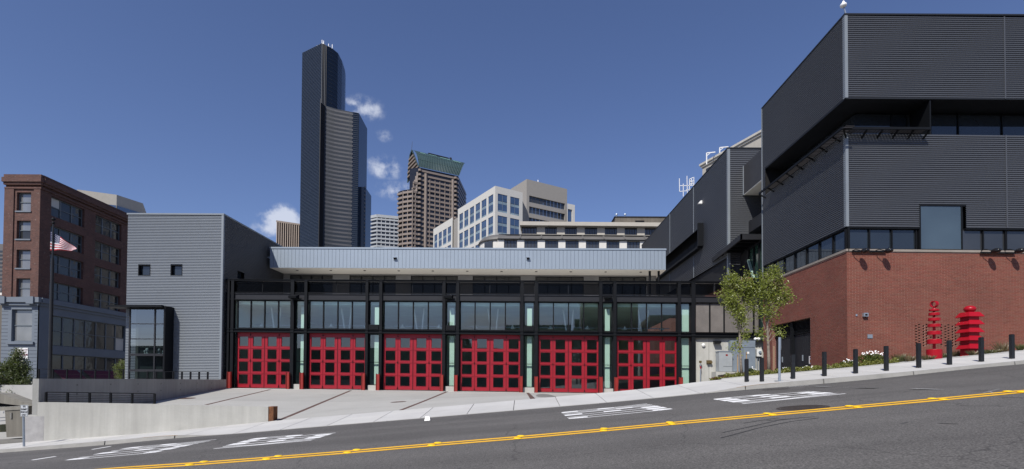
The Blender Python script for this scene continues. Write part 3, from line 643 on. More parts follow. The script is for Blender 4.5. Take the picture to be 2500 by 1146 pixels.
# bays: clerestory windows, folding doors
WZ0, WZ1 = zW0+.03, zW1-.0
lights = []
for di, (a, b) in enumerate(DOORS):
    ua, ub = ST.uz(a-1, 850)[0], ST.uz(b+1, 850)[0]
    mb = MB(); fr = .07; n = 4; w = (ub-ua)
    hol = [(ua+w*k/n+(.04 if k else fr), WZ0+fr, ua+w*(k+1)/n-(.04 if k < n-1 else fr), WZ1-fr) for k in range(n)]
    mb.holed(ST, (ua, WZ0, ub, WZ1), hol, -.02, .12); win = mb.build('bay_window', steel, FS)
    for h in hol: mb = MB(); mb.fb(ST, h, -.10, -.08); mb.build('pane', G['bay'], win)
    # the folding door
    ua, ub = ST.uz(a, 850)[0], ST.uz(b, 850)[0]; z1 = zDt-.0; w = ub-ua; h = z1-FL
    mb = MB(); mb.fb(ST, (ua-.0, z1-.30, ub, z1), -.2, -.10); door = mb.build('garage_door', M['red'], FS)
    door['label'] = ['leftmost red folding door', 'second red folding door from the corrugated block', 'third red folding door, third white strip beside it', 'fourth red folding door, left of the centre drain', 'fifth red folding door, its foot at the rising sidewalk', 'rightmost red folding door, foot hidden by the sidewalk'][di]
    XS = [(.0,.238,.031,.196),(.242,.493,.284,.444),(.503,.768,.556,.721),(.772,1.0,.811,.974)]
    YS = [(.756,.926),(.528,.698),(.302,.472),(.074,.244)]
    for li, (l0, l1, g0, g1) in enumerate(XS):
        L0, L1 = ua+w*l0, ua+w*l1; holes = [(ua+w*g0, z1-h*y1, ua+w*g1, z1-h*y0) for y0, y1 in YS]
        mb = MB(); ztop = z1-.31 if False else z1-.305
        mb.holed(ST, (L0, FL+.03, L1, ztop), holes, -.11, .07)
        mb.fb(ST, (L0, FL+.03, L0+.02, ztop), -.16, -.1); mb.fb(ST, (L1-.02, FL+.03, L1, ztop), -.16, -.1)
        for y0, y1 in ((.505, .515), (.735,.742), (.28,.287)): mb.fb(ST, (L0+.03, z1-h*y1, L1-.03, z1-h*y0), -.11, -.085)
        for g in holes:      # raised stops round every pane
            e = .022; a0, b0, a1, b1 = g
            for q in ((a0-e,b0-e,a0,b1+e), (a1,b0-e,a1+e,b1+e), (a0,b1,a1,b1+e), (a0,b0-e,a1,b0)): mb.fb(ST, q, -.11, -.092)
        mb.build('door_leaf', M['red'], door)
        for g in holes: mb = MB(); mb.fb(ST, g, -.16, -.15); mb.build('pane', G['pane'], door)
    for hx in (.24, .77):
        for hz in (.03, .50, .96):
            c = ST.pt(ua+w*hx, z1-h*hz, -.09); mb = MB(); mb.box(c.x-.05, c.y-.03, c.z-.06, c.x+.05, c.y+.0, c.z-.03); mb.box(c.x-.012, c.y-.03, c.z-.12, c.x+.012, c.y+.0, c.z+.08); mb.build('hinge', steel, door)
    mb = MB(); mb.fb(ST, (ua+w*.494, FL+.03, ua+w*.502, z1-.31), -.13, -.112); mb.build('centre_gap', steel, door)
    # dark jambs
    mb = MB(); mb.fb(ST, (ST.uz(a-4,850)[0], FL, ua-.001, z1), -.2, -.04); mb.build('jamb', steel, FS)
    mb = MB(); mb.fb(ST, (ub+.001, FL, ST.uz(b+2,850)[0], z1), -.2, -.04); mb.build('jamb', steel, FS)
for si, (a, b) in enumerate(STRIPS):
    ua, ub = ST.uz(a+.5, 850)[0], ST.uz(b-.5, 850)[0]
    for z0, z1, nm in ((WZ0, WZ1, 'strip_window'), (FL+.35, zDt-.02, 'strip_window')):
        mb = MB(); e = .07; zm = FL + (zDt-FL)*.49
        hol = [(ua+e, z0+e, ub-e, z1-e)] if z0 == WZ0 else [(ua+e, z0+.04, ub-e, zm-.02), (ua+e, zm+.02, ub-e, z1-e)]
        mb.holed(ST, (ua, z0, ub, z1), hol, -.02, .1); w = mb.build(nm, steel, FS)
        for h in hol: mb = MB(); mb.fb(ST, h, -.09, -.075); mb.build('pane', glass_pane_strip if False else G['bay'], w)
    full = si == 5
    c0 = .1 if full else (.42 if si in (0,1) else .3); c1 = .92 if full else (c0+.46)
    w_ = ub-ua
    mb = MB(); mb.fb(ST, (ua+w_*c0, FL+.35, ua+w_*c1, zDt-.05), -.6, -.25); mb.build('lit_pier', M['mint'], FS)
    mb = MB(); mb.fb(ST, (ua+w_*c0, WZ0, ua+w_*c1, WZ1-(.1 if full else .45)), -.6, -.25); mb.build('lit_pier', M['mint'], FS)
    mb = MB(); mb.fb(ST, (ua-.02, FL-.3, ub+.02, FL+.34), -.3, .13); mb.build('concrete_plinth', M['wallcon'], FS)
    if si in (1, 2, 3): mb = MB(); mb.fb(ST, (ua+.03, WZ0+.0, ub-.03, WZ0+.36), -.01, .22); mb.build('sounder_box', steel, FS)
mb = MB(); mb.fb(ST, (ST.uz(562.6,850)[0], FL, ST.uz(566,850)[0], zW1), -.2, -.02); mb.build('infill_panel', steel, FS)
# red guard posts beside the doors (channel sections standing on the apron)
for i, (px, ytop, ybot) in enumerate([(567.5,908,944),(709,910,948.5),(742.5,910,949),(891.5,912,953),(926.5,913,953.5),(1080.5,915,955.5),(1115,915.5,956),(1272.5,918,959),(1309,919,959.5),(1465.5,920,959.5),(1502.5,921,958),(1659,921.5,936)]):
    u_ = ST.uz(px, 930)[0]; z1 = ST.uz(px, ytop)[1]; p = ST.pt(u_, 0, .42); mb = MB(); w = .125
    zz0 = zsill(p.x)-.03; zz1 = z1 + ST.sl*u_
    mb.box(p.x-w, p.y-.06, zz0, p.x-w+.025, p.y+.14, zz1); mb.box(p.x+w-.025, p.y-.06, zz0, p.x+w, p.y+.14, zz1); mb.box(p.x-w+.025, p.y+.0, zz0, p.x+w-.025, p.y+.02, zz1-.03)
    where = ['beside the shaded end of the concrete side wall', 'right foot of the leftmost red door', 'left foot of the second red door', 'right foot of the second red door', 'left foot of the third red door', 'right foot of the third red door', 'left foot of the fourth red door', 'right foot of the fourth red door', 'left foot of the fifth red door', 'right foot of the fifth red door', 'left foot of the rightmost red door', 'right foot of the rightmost red door'][i]
    mb.build('guard_post', M['redpost'], label='red guard post at the '+where if not where.startswith('beside') else 'red steel channel guard post '+where, cat='guard post', group='red guard posts between the station doors')
# flood lights on the frame
for i, (px, nm) in enumerate(((726, 'leftmost'), (1099, 'middle'), (1483, 'rightmost'))):
    u_ = ST.uz(px, 726)[0]; z = ST.uz(px, 726)[1]; t = thing('flood_light', ST.pt(u_, z, .3), 'black box flood light on the fascia beam, %s of three' % nm, 'lamp', 'flood lights on the fascia beam')
    mb = MB(); c = ST.pt(u_, z, .45)
    mb.hexa([(c.x-.36,c.y-.22,c.z-.16),(c.x+.22,c.y-.22,c.z-.16),(c.x+.3,c.y+.15,c.z-.2),(c.x-.3,c.y+.15,c.z-.2),(c.x-.36,c.y-.25,c.z-.02),(c.x+.22,c.y-.25,c.z-.02),(c.x+.3,c.y+.15,c.z+.14),(c.x-.3,c.y+.15,c.z+.14)])
    mb.build('housing', steel, t); mb = MB(); mb.bar(ST.pt(u_, z, .16), c, .09); mb.build('bracket', steel, t)
# interior of the bays
mb = MB()
mb.fb(ST, (uL+.2, FL-.1, ST.uz(1690,800)[0], FL-.02), -16, -.3); mb.build('bay_floor', M['intfloor'], FS)
mb = MB(); mb.fb(ST, (uL+.2, FL, ST.uz(1690,800)[0], zTop-.9), -16.2, -16); mb.fb(ST, (uL+.1, FL, uL+.19, zTop-.9), -16, -.3); mb.build('bay_back_wall', M['interior'], FS)
mb = MB(); mb.fb(ST, (uL, zRb-.35, uE, zRb-.12), -10, -.3); mb.build('terrace_deck', mat('terrace_concrete', (.46,.45,.43), .8), FS)
mb = MB(); mb.fb(ST, (uL+.1, zRb-.75, ST.uz(1690,800)[0], zRb-.36), -16, -.31); mb.build('bay_ceiling', M['interior'], FS)
for di, (a, b) in enumerate(DOORS):
    ua, ub = ST.uz(a, 850)[0], ST.uz(b, 850)[0]; w = ub-ua
    for f0_, f1_ in ((.42,.49), (.60,.56)):
        mb = MB(); mb.bar(ST.pt(ua+w*f0_, WZ1-.3, -1.6), ST.pt(ua+w*f1_, WZ0-.2, -1.6), .10); mb.build('interior_brace', M['white'], FS)
    mb = MB()
    for z in (WZ0+.25, WZ0+.5): mb.bar(ST.pt(ua, z, -2.2), ST.pt(ub, z, -2.2), .05)
    mb.build('interior_pipe', M['galv'], FS)
    for f_ in (.2, .85):
        c = ST.pt(ua+w*f_, WZ0+.35, -1.9); mb = MB(); mb.lathe(c, [(.20,0),(.19,.06),(.09,.12),(.06,.26),(.02,.28)], 10); mb.build('interior_lamp', M['white'], FS)
# ------------------------------------------------------------------ upper storey: set-back wall, soffit, fascia
CN = front(655, 44.4, 1626, 43.4); CN.sl = (U(1626, 607, 43.4).z - U(655, 603, 44.4).z)/CN.len
zc1 = CN.uz(655, 603.5)[1]; zc0 = CN.uz(900, 655)[1]
mb = MB(); mb.fb(CN, (.0, zc0, CN.len, zc1-.1), -.2, -.06); mb.fb(CN, (CN.len-.14, zc0, CN.len, zc1-.1), -14, -.2); mb.build('fascia_backing', M['fascia'], FS)
n = 106; pw = CN.len/n; mb = MB(); mb.fb(CN, (.0, zc0, pw-.02, zc1-.14), -.06, -.0); fp = mb.build('fascia_panel', M['fascia'], FS)
for k in range(1, n): copy_part(fp, FS, CN.U*(pw*k) + Vector((0,0,CN.sl*pw*k)))
mb = MB(); mb.fb(CN, (-.02, zc1-.14, CN.len+.03, zc1), -15, .05); mb.build('roof', M['fascia'], FS)
mb = MB(); mb.fb(CN, (.0, zc0-.02, CN.len-.0, zc0+.02), -14, -.02); mb.build('soffit', M['soffit'], FS)
mb = MB(); 
for k in range(11):
    c = CN.pt(2+CN.len*k/11.3, zc0-.02, -.9); mb.lathe((c.x,c.y,c.z-.03), [(.11,0),(.11,.03)], 10)
mb.build('soffit_downlight', M['steel2'], FS, kind='stuff')
BW = Face(CN.pt(0,0,-2.4), CN.pt(CN.len,0,-2.4), CN.sl)
zb0 = zRb-.1; zb1 = zc0-.02
ups = [(707,812),(853,966),(1003,1118),(1154,1271),(1307,1425),(1462,1578)]
hol = []
for a, b in ups: hol.append((BW.uz(a,690)[0], zb0+1.0 if False else BW.uz(a,716)[1]-.4, BW.uz(b,690)[0], zb1-.12))
mb = MB(); mb.holed(BW, (0, zb0-.6, BW.len-.3, zb1), hol, 0, .15); mb.build('upper_wall', M['panelgrey'], FS)
for q in hol:
    w = q[2]-q[0]; hh = [(q[0]+w*k/4+.04, q[1]+.05, q[0]+w*(k+1)/4-.04, q[3]-.05) for k in range(4)]
    hz = q[1]+(q[3]-q[1])*.62; h2 = []
    for a, c, b, d in hh: h2 += [(a,c,b,hz-.03), (a,hz+.03,b,d)]
    mb = MB(); mb.holed(BW, q, h2, -.06, .08); wf = mb.build('upper_window', steel, FS)
    for h in h2: mb = MB(); mb.fb(BW, h, -.13, -.12); mb.build('pane', G['old'], wf)
mb = MB()
for px in (1575, 1610): 
    u_ = BW.uz(px, 700)[0]; c = BW.pt(min(u_, BW.len-.5), 0, 1.9); mb.tube([(c.x,c.y,zb0-.2),(c.x,c.y,zb1)], [.1,.1], 10)
mb.build('terrace_column', steel, FS)
for i, (px, py) in enumerate(((965, 632), (1289, 632))):
    u_, z = CN.uz(px, py); t = thing('wall_light', CN.pt(u_, z, 0), 'small square wall light on the pale fascia, %s of two' % ('left hand' if i == 0 else 'right hand'), 'lamp', 'square lights on the fascia')
    mb = MB(); mb.fb(CN, (u_-.15,z-.13,u_+.15,z+.13), .0, .04); mb.fb(CN, (u_-.13,z+.05,u_+.13,z+.11), .04, .26); mb.build('housing', M['galv'], t)
    mb = MB(); mb.fb(CN, (u_-.11,z-.08,u_+.11,z+.05), .04, .16); mb.build('lens', M['dark'], t)
c = LS.pt(LS.uz(652,629)[0], LS.uz(652,629)[1], 0); mb = MB(); mb.bar(c, c+Vector((.3,0,.05)), .05); mb.box(c.x+.2,c.y-.1,c.z-.1,c.x+.4,c.y+.1,c.z+.05); mb.build('wall_light', M['galv'], label='small grey light on the shaded side of the corrugated block', cat='lamp')
# ------------------------------------------------------------------ service wall right of the doors
CW = Face(ST.pt(ST.uz(1697,850)[0],0,0), ST.pt(ST.uz(1870,850)[0],0,0), ST.sl)
sv = thing('service_wall', CW.pt(2.4, 0), 'pale concrete service wall between the doors and the brick building', 'wall')
zcw = SL(823, 1697)
mb = MB(); mb.fb(CW, (0, -1.5, CW.len+.3, zcw), -.3, -.02); mb.build('wall', M['wallcon'], sv)
mb = MB(); mb.fb(CW, (CW.uz(1731,870)[0]-.015, -1.2, CW.uz(1731,870)[0]+.01, zcw-.01), -.02, -.016); mb.build('joint', M['joint'], sv)
for k, (a, b) in enumerate(((1699,1731),(1734,1766),(1769.5,1802),(1805,1838),(1843,1868))):
    r_ = (ST.uz(a,780)[0], SL(811,1700)-.0, ST.uz(b,780)[0], SL(742,1700)); mb = MB(); mb.fb(ST, r_, -.06, -.02); mb.build('mesh_panel', mat('bronze_mesh', (.17,.155,.145), .6, .2, var=.2, scale=1.2, fine=.2), FS)
    mb = MB(); mb.fb(ST, (r_[2]+.01, r_[1], r_[2]+.09, r_[3]), -.1, .05); mb.build('mullion', steel, FS)
mb = MB(); mb.fb(ST, (ST.uz(1697,780)[0], zDt-.1, uE, zDt-.02), .0, .22); mb.build('ledge', steel, FS)
def cwbox(name, x0,y0,x1,y1,o0,o1,mt,label,cat):
    mb = MB(); mb.px(CW, x0,y0,x1,y1,o0,o1); return mb.build(name, mt, label=label, cat=cat)
u_, z = CW.uz(1717, 843); p = CW.pt(u_, z, 0); mb = MB(); mb.tube([p, p+CW.N*.09], [.125,.125], 18); mb.tube([p+CW.N*.09, p+CW.N*.14], [.12,.05], 18); mb.build('alarm_bell', M['white'], label='round white alarm bell on the pale service wall', cat='alarm bell')
cwbox('wall_light', 1741,833,1757,839.5,.0,.35,M['steel'],'dark box light high on the pale service wall','lamp')
t = thing('utility_cabinet', CW.pt(CW.uz(1760,905)[0], CW.uz(1760,905)[1], .9), 'pale grey metal utility cabinet on a concrete plinth', 'cabinet')
mb = MB(); r_ = CW.rect(1745,861,1777,908); mb.fb(CW, r_, .2, .9); mb.build('body', M['cabinet'], t); mb = MB(); mb.fb(CW, (r_[0]-.03,r_[3],r_[2]+.03,r_[3]+.05), .17, .93); mb.build('lid', M['cabinet2'], t)
mb = MB(); mb.fb(CW, (r_[0]+.3,r_[1]+.35,r_[2]-.02,r_[1]+.37), .9, .905); mb.build('seam', M['dark'], t); mb = MB(); mb.px(CW, 1761,867,1766,871,.9,.906); mb.build('warning_label', M['redpost'], t)
t = thing('electrical_enclosure', CW.pt(CW.uz(1808,905)[0], CW.uz(1808,905)[1], .3), 'wide blue grey electrical enclosure dappled by tree shade', 'enclosure')
r_ = CW.rect(1778,833,1838,908); mb = MB(); mb.fb(CW, r_, .0, .45); mb.build('body', M['cabinet2'], t)
mb = MB(); um = (r_[0]+r_[2])/2; 
mb.fb(CW, (um-.01,r_[1]+.05,um+.01,r_[3]-.5), .45, .455); mb.fb(CW, (r_[0]+.05,r_[3]-.5,r_[2]-.05,r_[3]-.48), .45, .455); mb.build('door_seam', M['dark'], t)
mb = MB(); mb.px(CW, 1818,860,1823,865,.45,.458); mb.build('warning_label', M['white'], t)
mb = MB(); mb.px(CW, 1737,909,1842,930,.0,1.0); mb.build('equipment_plinth', M['wallcon'], label='low concrete plinth under the grey cabinets', cat='plinth')
t = thing('electric_meter', CW.pt(CW.uz(1850,862)[0], CW.uz(1850,862)[1], .1), 'white electric meter box with round dial and pipes below', 'meter')
mb = MB(); mb.px(CW, 1844.5,853.5,1856,871,.0,.25); mb.build('box', M['meter'], t)
u_, z = CW.uz(1851.5, 861); p = CW.pt(u_, z, .25); mb = MB(); mb.tube([p, p+CW.N*.1], [.10,.09], 14); mb.build('dial', M['cabinet2'], t)
for q in (1847, 1852.5): mb = MB(); a = CW.pt(CW.uz(q,880)[0], CW.uz(q,871)[1], .1); mb.tube([a, (a.x,a.y,a.z-1.4)], [.04,.04], 8); mb.build('conduit', M['galv'], t)
t = thing('fire_connection', CW.pt(CW.uz(1730,884)[0], CW.uz(1730,884)[1], 0), 'brass twin fire hose connection on the service wall', 'hydrant')
mb = MB(); mb.px(CW, 1724.5,880,1737,889,.0,.04); mb.build('plate', M['bronze'], t)
for q in (1727.5, 1734): u_, z = CW.uz(q, 885); p = CW.pt(u_, z, .04); mb = MB(); mb.tube([p, p+CW.N*.16], [.09,.1], 12); mb.build('outlet', M['bronze'], t)
t = thing('standpipe', CW.pt(CW.uz(1708,930)[0], zsill(12), .3), 'thin standpipe with red and white valve beside the service wall', 'standpipe')
a = CW.pt(CW.uz(1708,886)[0], CW.uz(1708,886)[1], .25); mb = MB(); mb.tube([a, (a.x-.04,a.y,a.z-1.7)], [.028,.028], 8); mb.build('pipe', M['galv'], t)
mb = MB(); mb.box(a.x-.1,a.y-.05,a.z-.03,a.x+.06,a.y+.05,a.z+.13); mb.build('cap', M['bronze'], t); mb = MB(); mb.tube([(a.x,a.y,a.z-.25),(a.x,a.y,a.z-.45)],[.04,.04],8); mb.build('valve', M['redart'], t)
t = thing('security_light', CW.pt(CW.uz(1845,829)[0], CW.uz(1845,829)[1], 0), 'twin headed white security light at the top of the service wall', 'lamp')
for q in (1841, 1848): u_, z = CW.uz(q, 829); c = CW.pt(u_, z, .3); mb = MB(); mb.smooth = True; mb.ball(c, .14,.16,.12); mb.build('lamp_head', M['white'], t)
mb = MB(); c = CW.pt(CW.uz(1845,829)[0], CW.uz(1845,829)[1], 0); mb.bar(c, c+CW.N*.3, .08); mb.build('bracket', M['galv'], t)
# ------------------------------------------------------------------ right building
DR = 25.5; RX = U(2066, 500, DR).x
RF = Face((RX, DR), (RX+24, DR), -.0055)
YBK = 34.4
RS = Face((RX, YBK), (RX, DR), 0)
def rz(px, py): return RF.uz(px, py)[1]
zU1 = rz(2070, 33.5); zU0 = rz(2070, 241); zL1 = rz(2070, 326); zL0 = rz(2070, 553.5); zS1 = rz(2070, 608.5); zS0 = rz(2070, 614)
RB = thing('brick_and_metal_building', (RX+8, 30, EYE-1), 'large building of red brick below and charcoal corrugated metal above', 'building')
P = .105; AM = .034
big = RF.rect(2244, 499, 2358, 560)
mb = MB(); mb.corrugated(RF, (.12, zU0+.06, 24, zU1-.1), [], P, AM); mb.corrugated(RF, (.12, zL0, 24, zL1-.02), [(big[0], zL0-.1, big[2], big[3])], P, AM); mb.build('front_cladding', M['clad_right'], RB, kind='stuff')
uS = RS.len
ubk = RS.uz(1869, 430)[0]
mb = MB(); mb.corrugated(RS, (0, zU0+.06, uS-.02, zU1-.1), [], P, AM); mb.corrugated(RS, (0, zL0, uS-.02, zL1-.02), [], P, AM)
mb.corrugated(RS, (0, zL1-.02, ubk, zU0+.06), [], P, AM); mb.build('side_cladding', M['clad_right'], RB, kind='stuff')
mb = MB(); mb.box(RX-.03, DR-.04, zU0+.03, RX+.12, DR+.15, zU1-.1); mb.box(RX-.03, DR-.04, zL0, RX+.11, DR+.15, zL1-.02); mb.build('corner_trim', M['trim'], RB)
mb = MB(); mb.box(RX-.05, DR-.06, zU1-.1, RX+24, YBK+.05, zU1-.02); mb.build('roof_coping', M['trim2'], RB)
mb = MB(); mb.box(RX+.1, DR+.1, zU0+.1, RX+23.9, YBK-.05, zU1-.14); mb.box(RX+.1, DR+.4, zL0+.02, RX+23.9, YBK-.05, zL1-.06); mb.box(RX+1.5, DR+1.5, zL1-.06, RX+23.9, YBK-.05, zU0+.1); mb.build('core_wall', M['dark'], RB)
mb = MB(); mb.box(RX-.0, DR-.02, zU0-.02, RX+24, YBK, zU0+.06); mb.build('soffit', M['trim2'], RB)
mb = MB(); mb.box(RX+.03, YBK-.30, zL1-.1, RX+1.52, YBK-.02, zU0-.03); mb.build('recess_end_wall', M['dark'], RB)
# panel joint lines
for px in (2454,):
    u_ = RF.uz(px, 300)[0]; mb = MB(); mb.fb(RF, (u_-.03, zU0+.06, u_+.03, zU1-.1), .0, AM+.01); mb.fb(RF, (u_-.03, zL0, u_+.03, zL1-.02), .0, AM+.01); mb.build('panel_joint', M['clad_right'], RB)
u_ = 0.05; mb = MB(); mb.fb(RS, (-.04, zS0-.0, .05, zU1-.1), .0, AM+.02); mb.build('rear_corner_trim', M['trim'], RB)
# recessed ribbon windows
RI = Face((RX+1.3, DR+1.3), (RX+24, DR+1.3), -.0055)
zg1 = RI.uz(2150, 279)[1]; zg0 = zL1-.05
mb = MB(); xs = [RI.uz(q, 300)[0] for q in (2066, 2177, 2214, 2262)]; xs[0] = .02
fr = MB()
for a, b in zip(xs, xs[1:]): 
    mb = MB(); mb.fb(RI, (a+.03, zg0, b-.03, zg1), -.06, -.04); mb.build('ribbon_pane', G['win'] if b < xs[3] else G['grey'], RB)
    fr.fb(RI, (b-.03, zg0, b+.03, zg1), -.07, .02)
RI2 = Face((RX+1.3, DR+1.31), (RX+24, DR+1.31), -.0055)
ux0 = RI2.uz(2274, 300)[0]; xs2 = [ux0] + [RI2.uz(q, 300)[0] for q in (2339.5, 2446.5)] + [14, 18, 23]
for a, b in zip(xs2, xs2[1:]):
    mb = MB(); mb.fb(RI2, (a+.03, zL1-.3, b-.03, RI2.uz(2350,281)[1]), -.06, -.04); mb.build('ribbon_pane', G['win'], RB); fr.fb(RI2, (b-.03, zL1-.05, b+.03, zU0), -.07, .02)
uf = RF.uz(2272,300)[0]-1.3; fr.fb(RI2, (uf-.02, zL1-.2, uf+.05, zU0-.02), -.02, 1.28)
fr.fb(RI2, (ux0, RI2.uz(2350,281)[1], 23, zU0-.03), -.3, -.02); fr.build('ribbon_frame', M['steel'], RB)
RSI = Face((RX+1.3, YBK-.3), (RX+1.3, DR+1.3), 0)
us_ = frange(.5, RSI.len-.02, 1.15)
for a, b in zip(us_, us_[1:]): mb = MB(); mb.fb(RSI, (a+.03, zg0, b-.03, zg1), -.06, -.04); mb.build('ribbon_pane', G['win'], RB)
# sunshade ledge round the corner, of framed mesh panels
def rzz(y, px): return RF.uz(px, y)[1]
zA = zL1-.15
led = MB(); w = .5; xe = RF.uz(2268, 320)[0]-.32
led.box(RX-w, DR-w, zA+.12, RX+xe, DR-w+.06, zA+.24); led.box(RX-w, DR-w+.06, zA+.12, RX-w+.06, YBK-.5, zA+.24)
led.build('sunshade_rail', M['steel'], RB)
for k in range(6):
    x = RX-w*.0+.02+xe*k/5.0; mb = MB(); mb.bar((x if k else RX-w+.1, DR-w+.05, zA+.16), (x, DR+.0, zA-.10), .07); mb.build('sunshade_bracket', M['steel'], RB)
for k in range(8):
    y = DR+.4+k*1.15; mb = MB(); mb.bar((RX-w+.05, y, zA+.16), (RX, y, zA-.10), .07); mb.build('sunshade_bracket', M['steel'], RB)
mm = mat('sunshade_mesh', (.045,.042,.045), .6, .2, fine=.3)
mb = MB()
for k in range(int(xe/.16)): x = RX+k*.16; mb.box(x, DR-w+.07, zA+.16, x+.11, DR+.0, zA+.18)
for k in range(int((YBK-.7-DR)/.16)): y = DR-.7+k*.16; mb.box(RX-w+.07, y, zA+.16, RX-.002, y+.11, zA+.18)
mb.build('sunshade_louvres', mm, RB, kind='stuff')
# lower window band
RL = RF
bands = [(2071,2125.5),(2128,2180.5),(2183,2240)]
fr = MB()
def band_pane(a, b, z0, z1, fc=RF, mt=None):
    mb = MB(); mb.fb(fc, (a+.03, z0+.04, b-.03, z1-.05), -.16, -.14); mb.build('window_pane', mt or G['win'], RB); fr.fb(fc, (b-.03, z0, b+.03, z1), -.17, -.06)
fr.fb(RF, (0.0, zS1, 24, zS1+.05), -.17, -.04); fr.fb(RF, (0, zL0-.08, big[0], zL0), -.17, -.0); fr.fb(RF, (big[2], zL0-.08, 24, zL0), -.17, -.0)
for a, b in bands: band_pane(RF.uz(a,580)[0], RF.uz(b,580)[0], zS1, zL0)
fr.fb(RF, (-.0, zS1+.05, .09, zL0-.08), -.17, -.04)
for a, b, mt in ((2351,2404,G['grey']),(2407,2459,G['blind'] if False else G['grey']),(2464,2520,G['grey'])): band_pane(RF.uz(a,580)[0], RF.uz(b,580)[0], zS1, zL0, mt=mt)
for k in range(6): band_pane(10+k*2.2, 12.2+k*2.2, zS1, zL0)
# tall picture window
bg_ = RF.rect(2246, 504, 2348, 607)
mb = MB(); mb.fb(RF, (bg_[0]+.03, zS1+.05, bg_[2]-.04, bg_[3]), -.02, .0); mb.build('picture_window_pane', glass_dark('picture_glass', (.045,.065,.075), .12, .05), RB)
fr.fb(RF, (big[0]-.0, bg_[3], big[2], big[3]), -.3, .03); fr.fb(RF, (bg_[0]-.04, zS1, bg_[0]+.03, bg_[3]), -.3, .03); fr.fb(RF, (bg_[2]-.04, zS1, bg_[2]+.03, bg_[3]), -.35, .02); fr.fb(RF, (bg_[2]+.03, zL0-.0, big[2], big[3]), -.35, -.16)
fr.build('window_frame', M['steel'], RB)
fr = MB(); us_ = frange(.1, uS-.02, 1.18)
for a, b in zip(us_, us_[1:]): band_pane(a, b, zS1, zL0, RS)
fr.fb(RS, (0, zS1, uS, zS1+.05), -.17, -.04); fr.fb(RS, (0, zL0-.08, uS, zL0-.0), -.17, -.0); fr.build('side_window_frame', M['steel'], RB)
mb = MB(); mb.fb(RF, (0.06, zS0, 24, zS1), -.1, .05); mb.fb(RS, (.5, zS0, uS+.05, zS1), -.1, .05); mb.build('stone_sill', M['sill'], RB)
# brick: front wall with the pierced screen, side wall with the doorway
hr = []
h0u, h0z = RF.uz(2237.5, 797)
BH = .0703; k0_ = math.floor(h0z/BH)
colx = [2237,2244.5,2255,2262.5,2273,2280,2291,2298.5,2308.5,2316,2326,2333.5,2344]
for ci, cx_ in enumerate(colx):
    uu = RF.uz(cx_, 815)[0]
    for k in range(8):
        if ci in (4, 6, 12) and k % 2: continue
        z = (k0_ - k*2 + (0 if ci % 2 == 0 else 1))*BH; hr.append((uu-.05, z+.001, uu+.05, z+BH-.001))
w_ = RF.uz(2500, 700)[0]
dA = RS.uz(1885,850)[0]; dB = RS.uz(1978.5,850)[0]; dz1 = RS.uz(1978.5, 775)[1]; dz0 = EYE+.35
zlow = RF.uz(2360, 835)[1]
cnt = [0]
def near_one(x, z):
    if x > RF.uz(2352, 700)[0] and x < RF.uz(2497,700)[0] and z > RF.uz(2400, 838)[1] and cnt[0] < 290: cnt[0] += 1; return True
    return False
lay_bricks(RF, (0, EYE-.3, w_+1.2, zS0), hr, RB, near_one)
mb = MB(); mb.fb(RF, (w_+1.2, -1.2, 24, zS0), -.1, 0); mb.fb(RF, (0, -1.2, w_+1.2, EYE-.3), -.1, 0); mb.fb(RS, (0, -1.2, uS, EYE-.6), -.1, 0); mb.build('brick_return', M['brick'], RB)
mb = MB(); mb.fb(RF, (h0u-.4, h0z-1.3, RF.uz(2352,800)[0], h0z+.4), -.2, -.12); mb.build('screen_backing', M['dark'], RB)
lay_bricks(RS, (0, EYE-.6, uS, zS0), [(dA, dz0, dB, dz1)], RB)
mb = MB(); mb.holed(RS, (dA, dz0, dB, dz1), [(dA, dz0, dB, dz1)], -.012, .33)
for h in hr: mb.holed(RF, h, [h], -.012, .11)
mb.build('brick_reveals', M['brick'], RB, kind='stuff')
mb = MB()
for px in (2187, 2430): u_ = RF.uz(px,700)[0]; mb.fb(RF, (u_-.008, -1, u_+.008, zS0-.02), .0, .003)
mb.build('movement_joint', mat('joint_sealant', (.20,.09,.07), .8), RB)
w = dB-dA; mb = MB(); zlv = dz1-.75
for k in range(9): z = zlv+.04+k*.075; mb.fb(RS, (dA+.03, z, dB-.03, z+.035), -.30, -.22)
mb.build('door_louvre', M['steel'], RB, kind='stuff')
mb = MB(); mb.fb(RS, (dA, dz0, dB, dz1), -.45, -.34); mb.build('doorway_back', M['dark'], RB)
mb = MB(); mb.fb(RS, (dA+w*.46, dz0, dA+w*.52, dz1-.02), -.33, -.12); mb.fb(RS, (dA+.02, zlv-.06, dB-.02, zlv), -.33, -.18); mb.build('door_post', M['steel'], RB)
for a, b in ((dA+.03, dA+w*.22), (dA+w*.23, dA+w*.455), (dA+w*.525, dA+w*.75), (dA+w*.76, dB-.03)):
    mb = MB(); mb.fb(RS, (a, dz0+.02, b, zlv-.07), -.31, -.25); d_ = mb.build('service_door', M['steel2'], RB)
    mb = MB(); mb.fb(RS, (b-.12, dz0+.9, b-.08, dz0+1.25), -.25, -.19); mb.build('handle', M['galv'], d_)
t = thing('warning_sign', RS.pt(dA+w*.93, EYE+1.3, -.25), 'small white warning sign with orange mark on the dark service door', 'sign')
mb = MB(); mb.fb(RS, (dA+w*.87, EYE+1.05, dA+w*.97, EYE+1.50), -.249, -.235); mb.build('plate', M['white'], t)
mb = MB(); mb.fb(RS, (dA+w*.89, EYE+1.12, dA+w*.95, EYE+1.3), -.235, -.231); mb.build('mark', mat('orange_print', (.6,.2,.03)), t)
mb = MB(); mb.fb(RS, (dA+w*.89, EYE+1.38, dA+w*.95, EYE+1.45), -.235, -.231); mb.build('printed_line', M['redpost'], t)
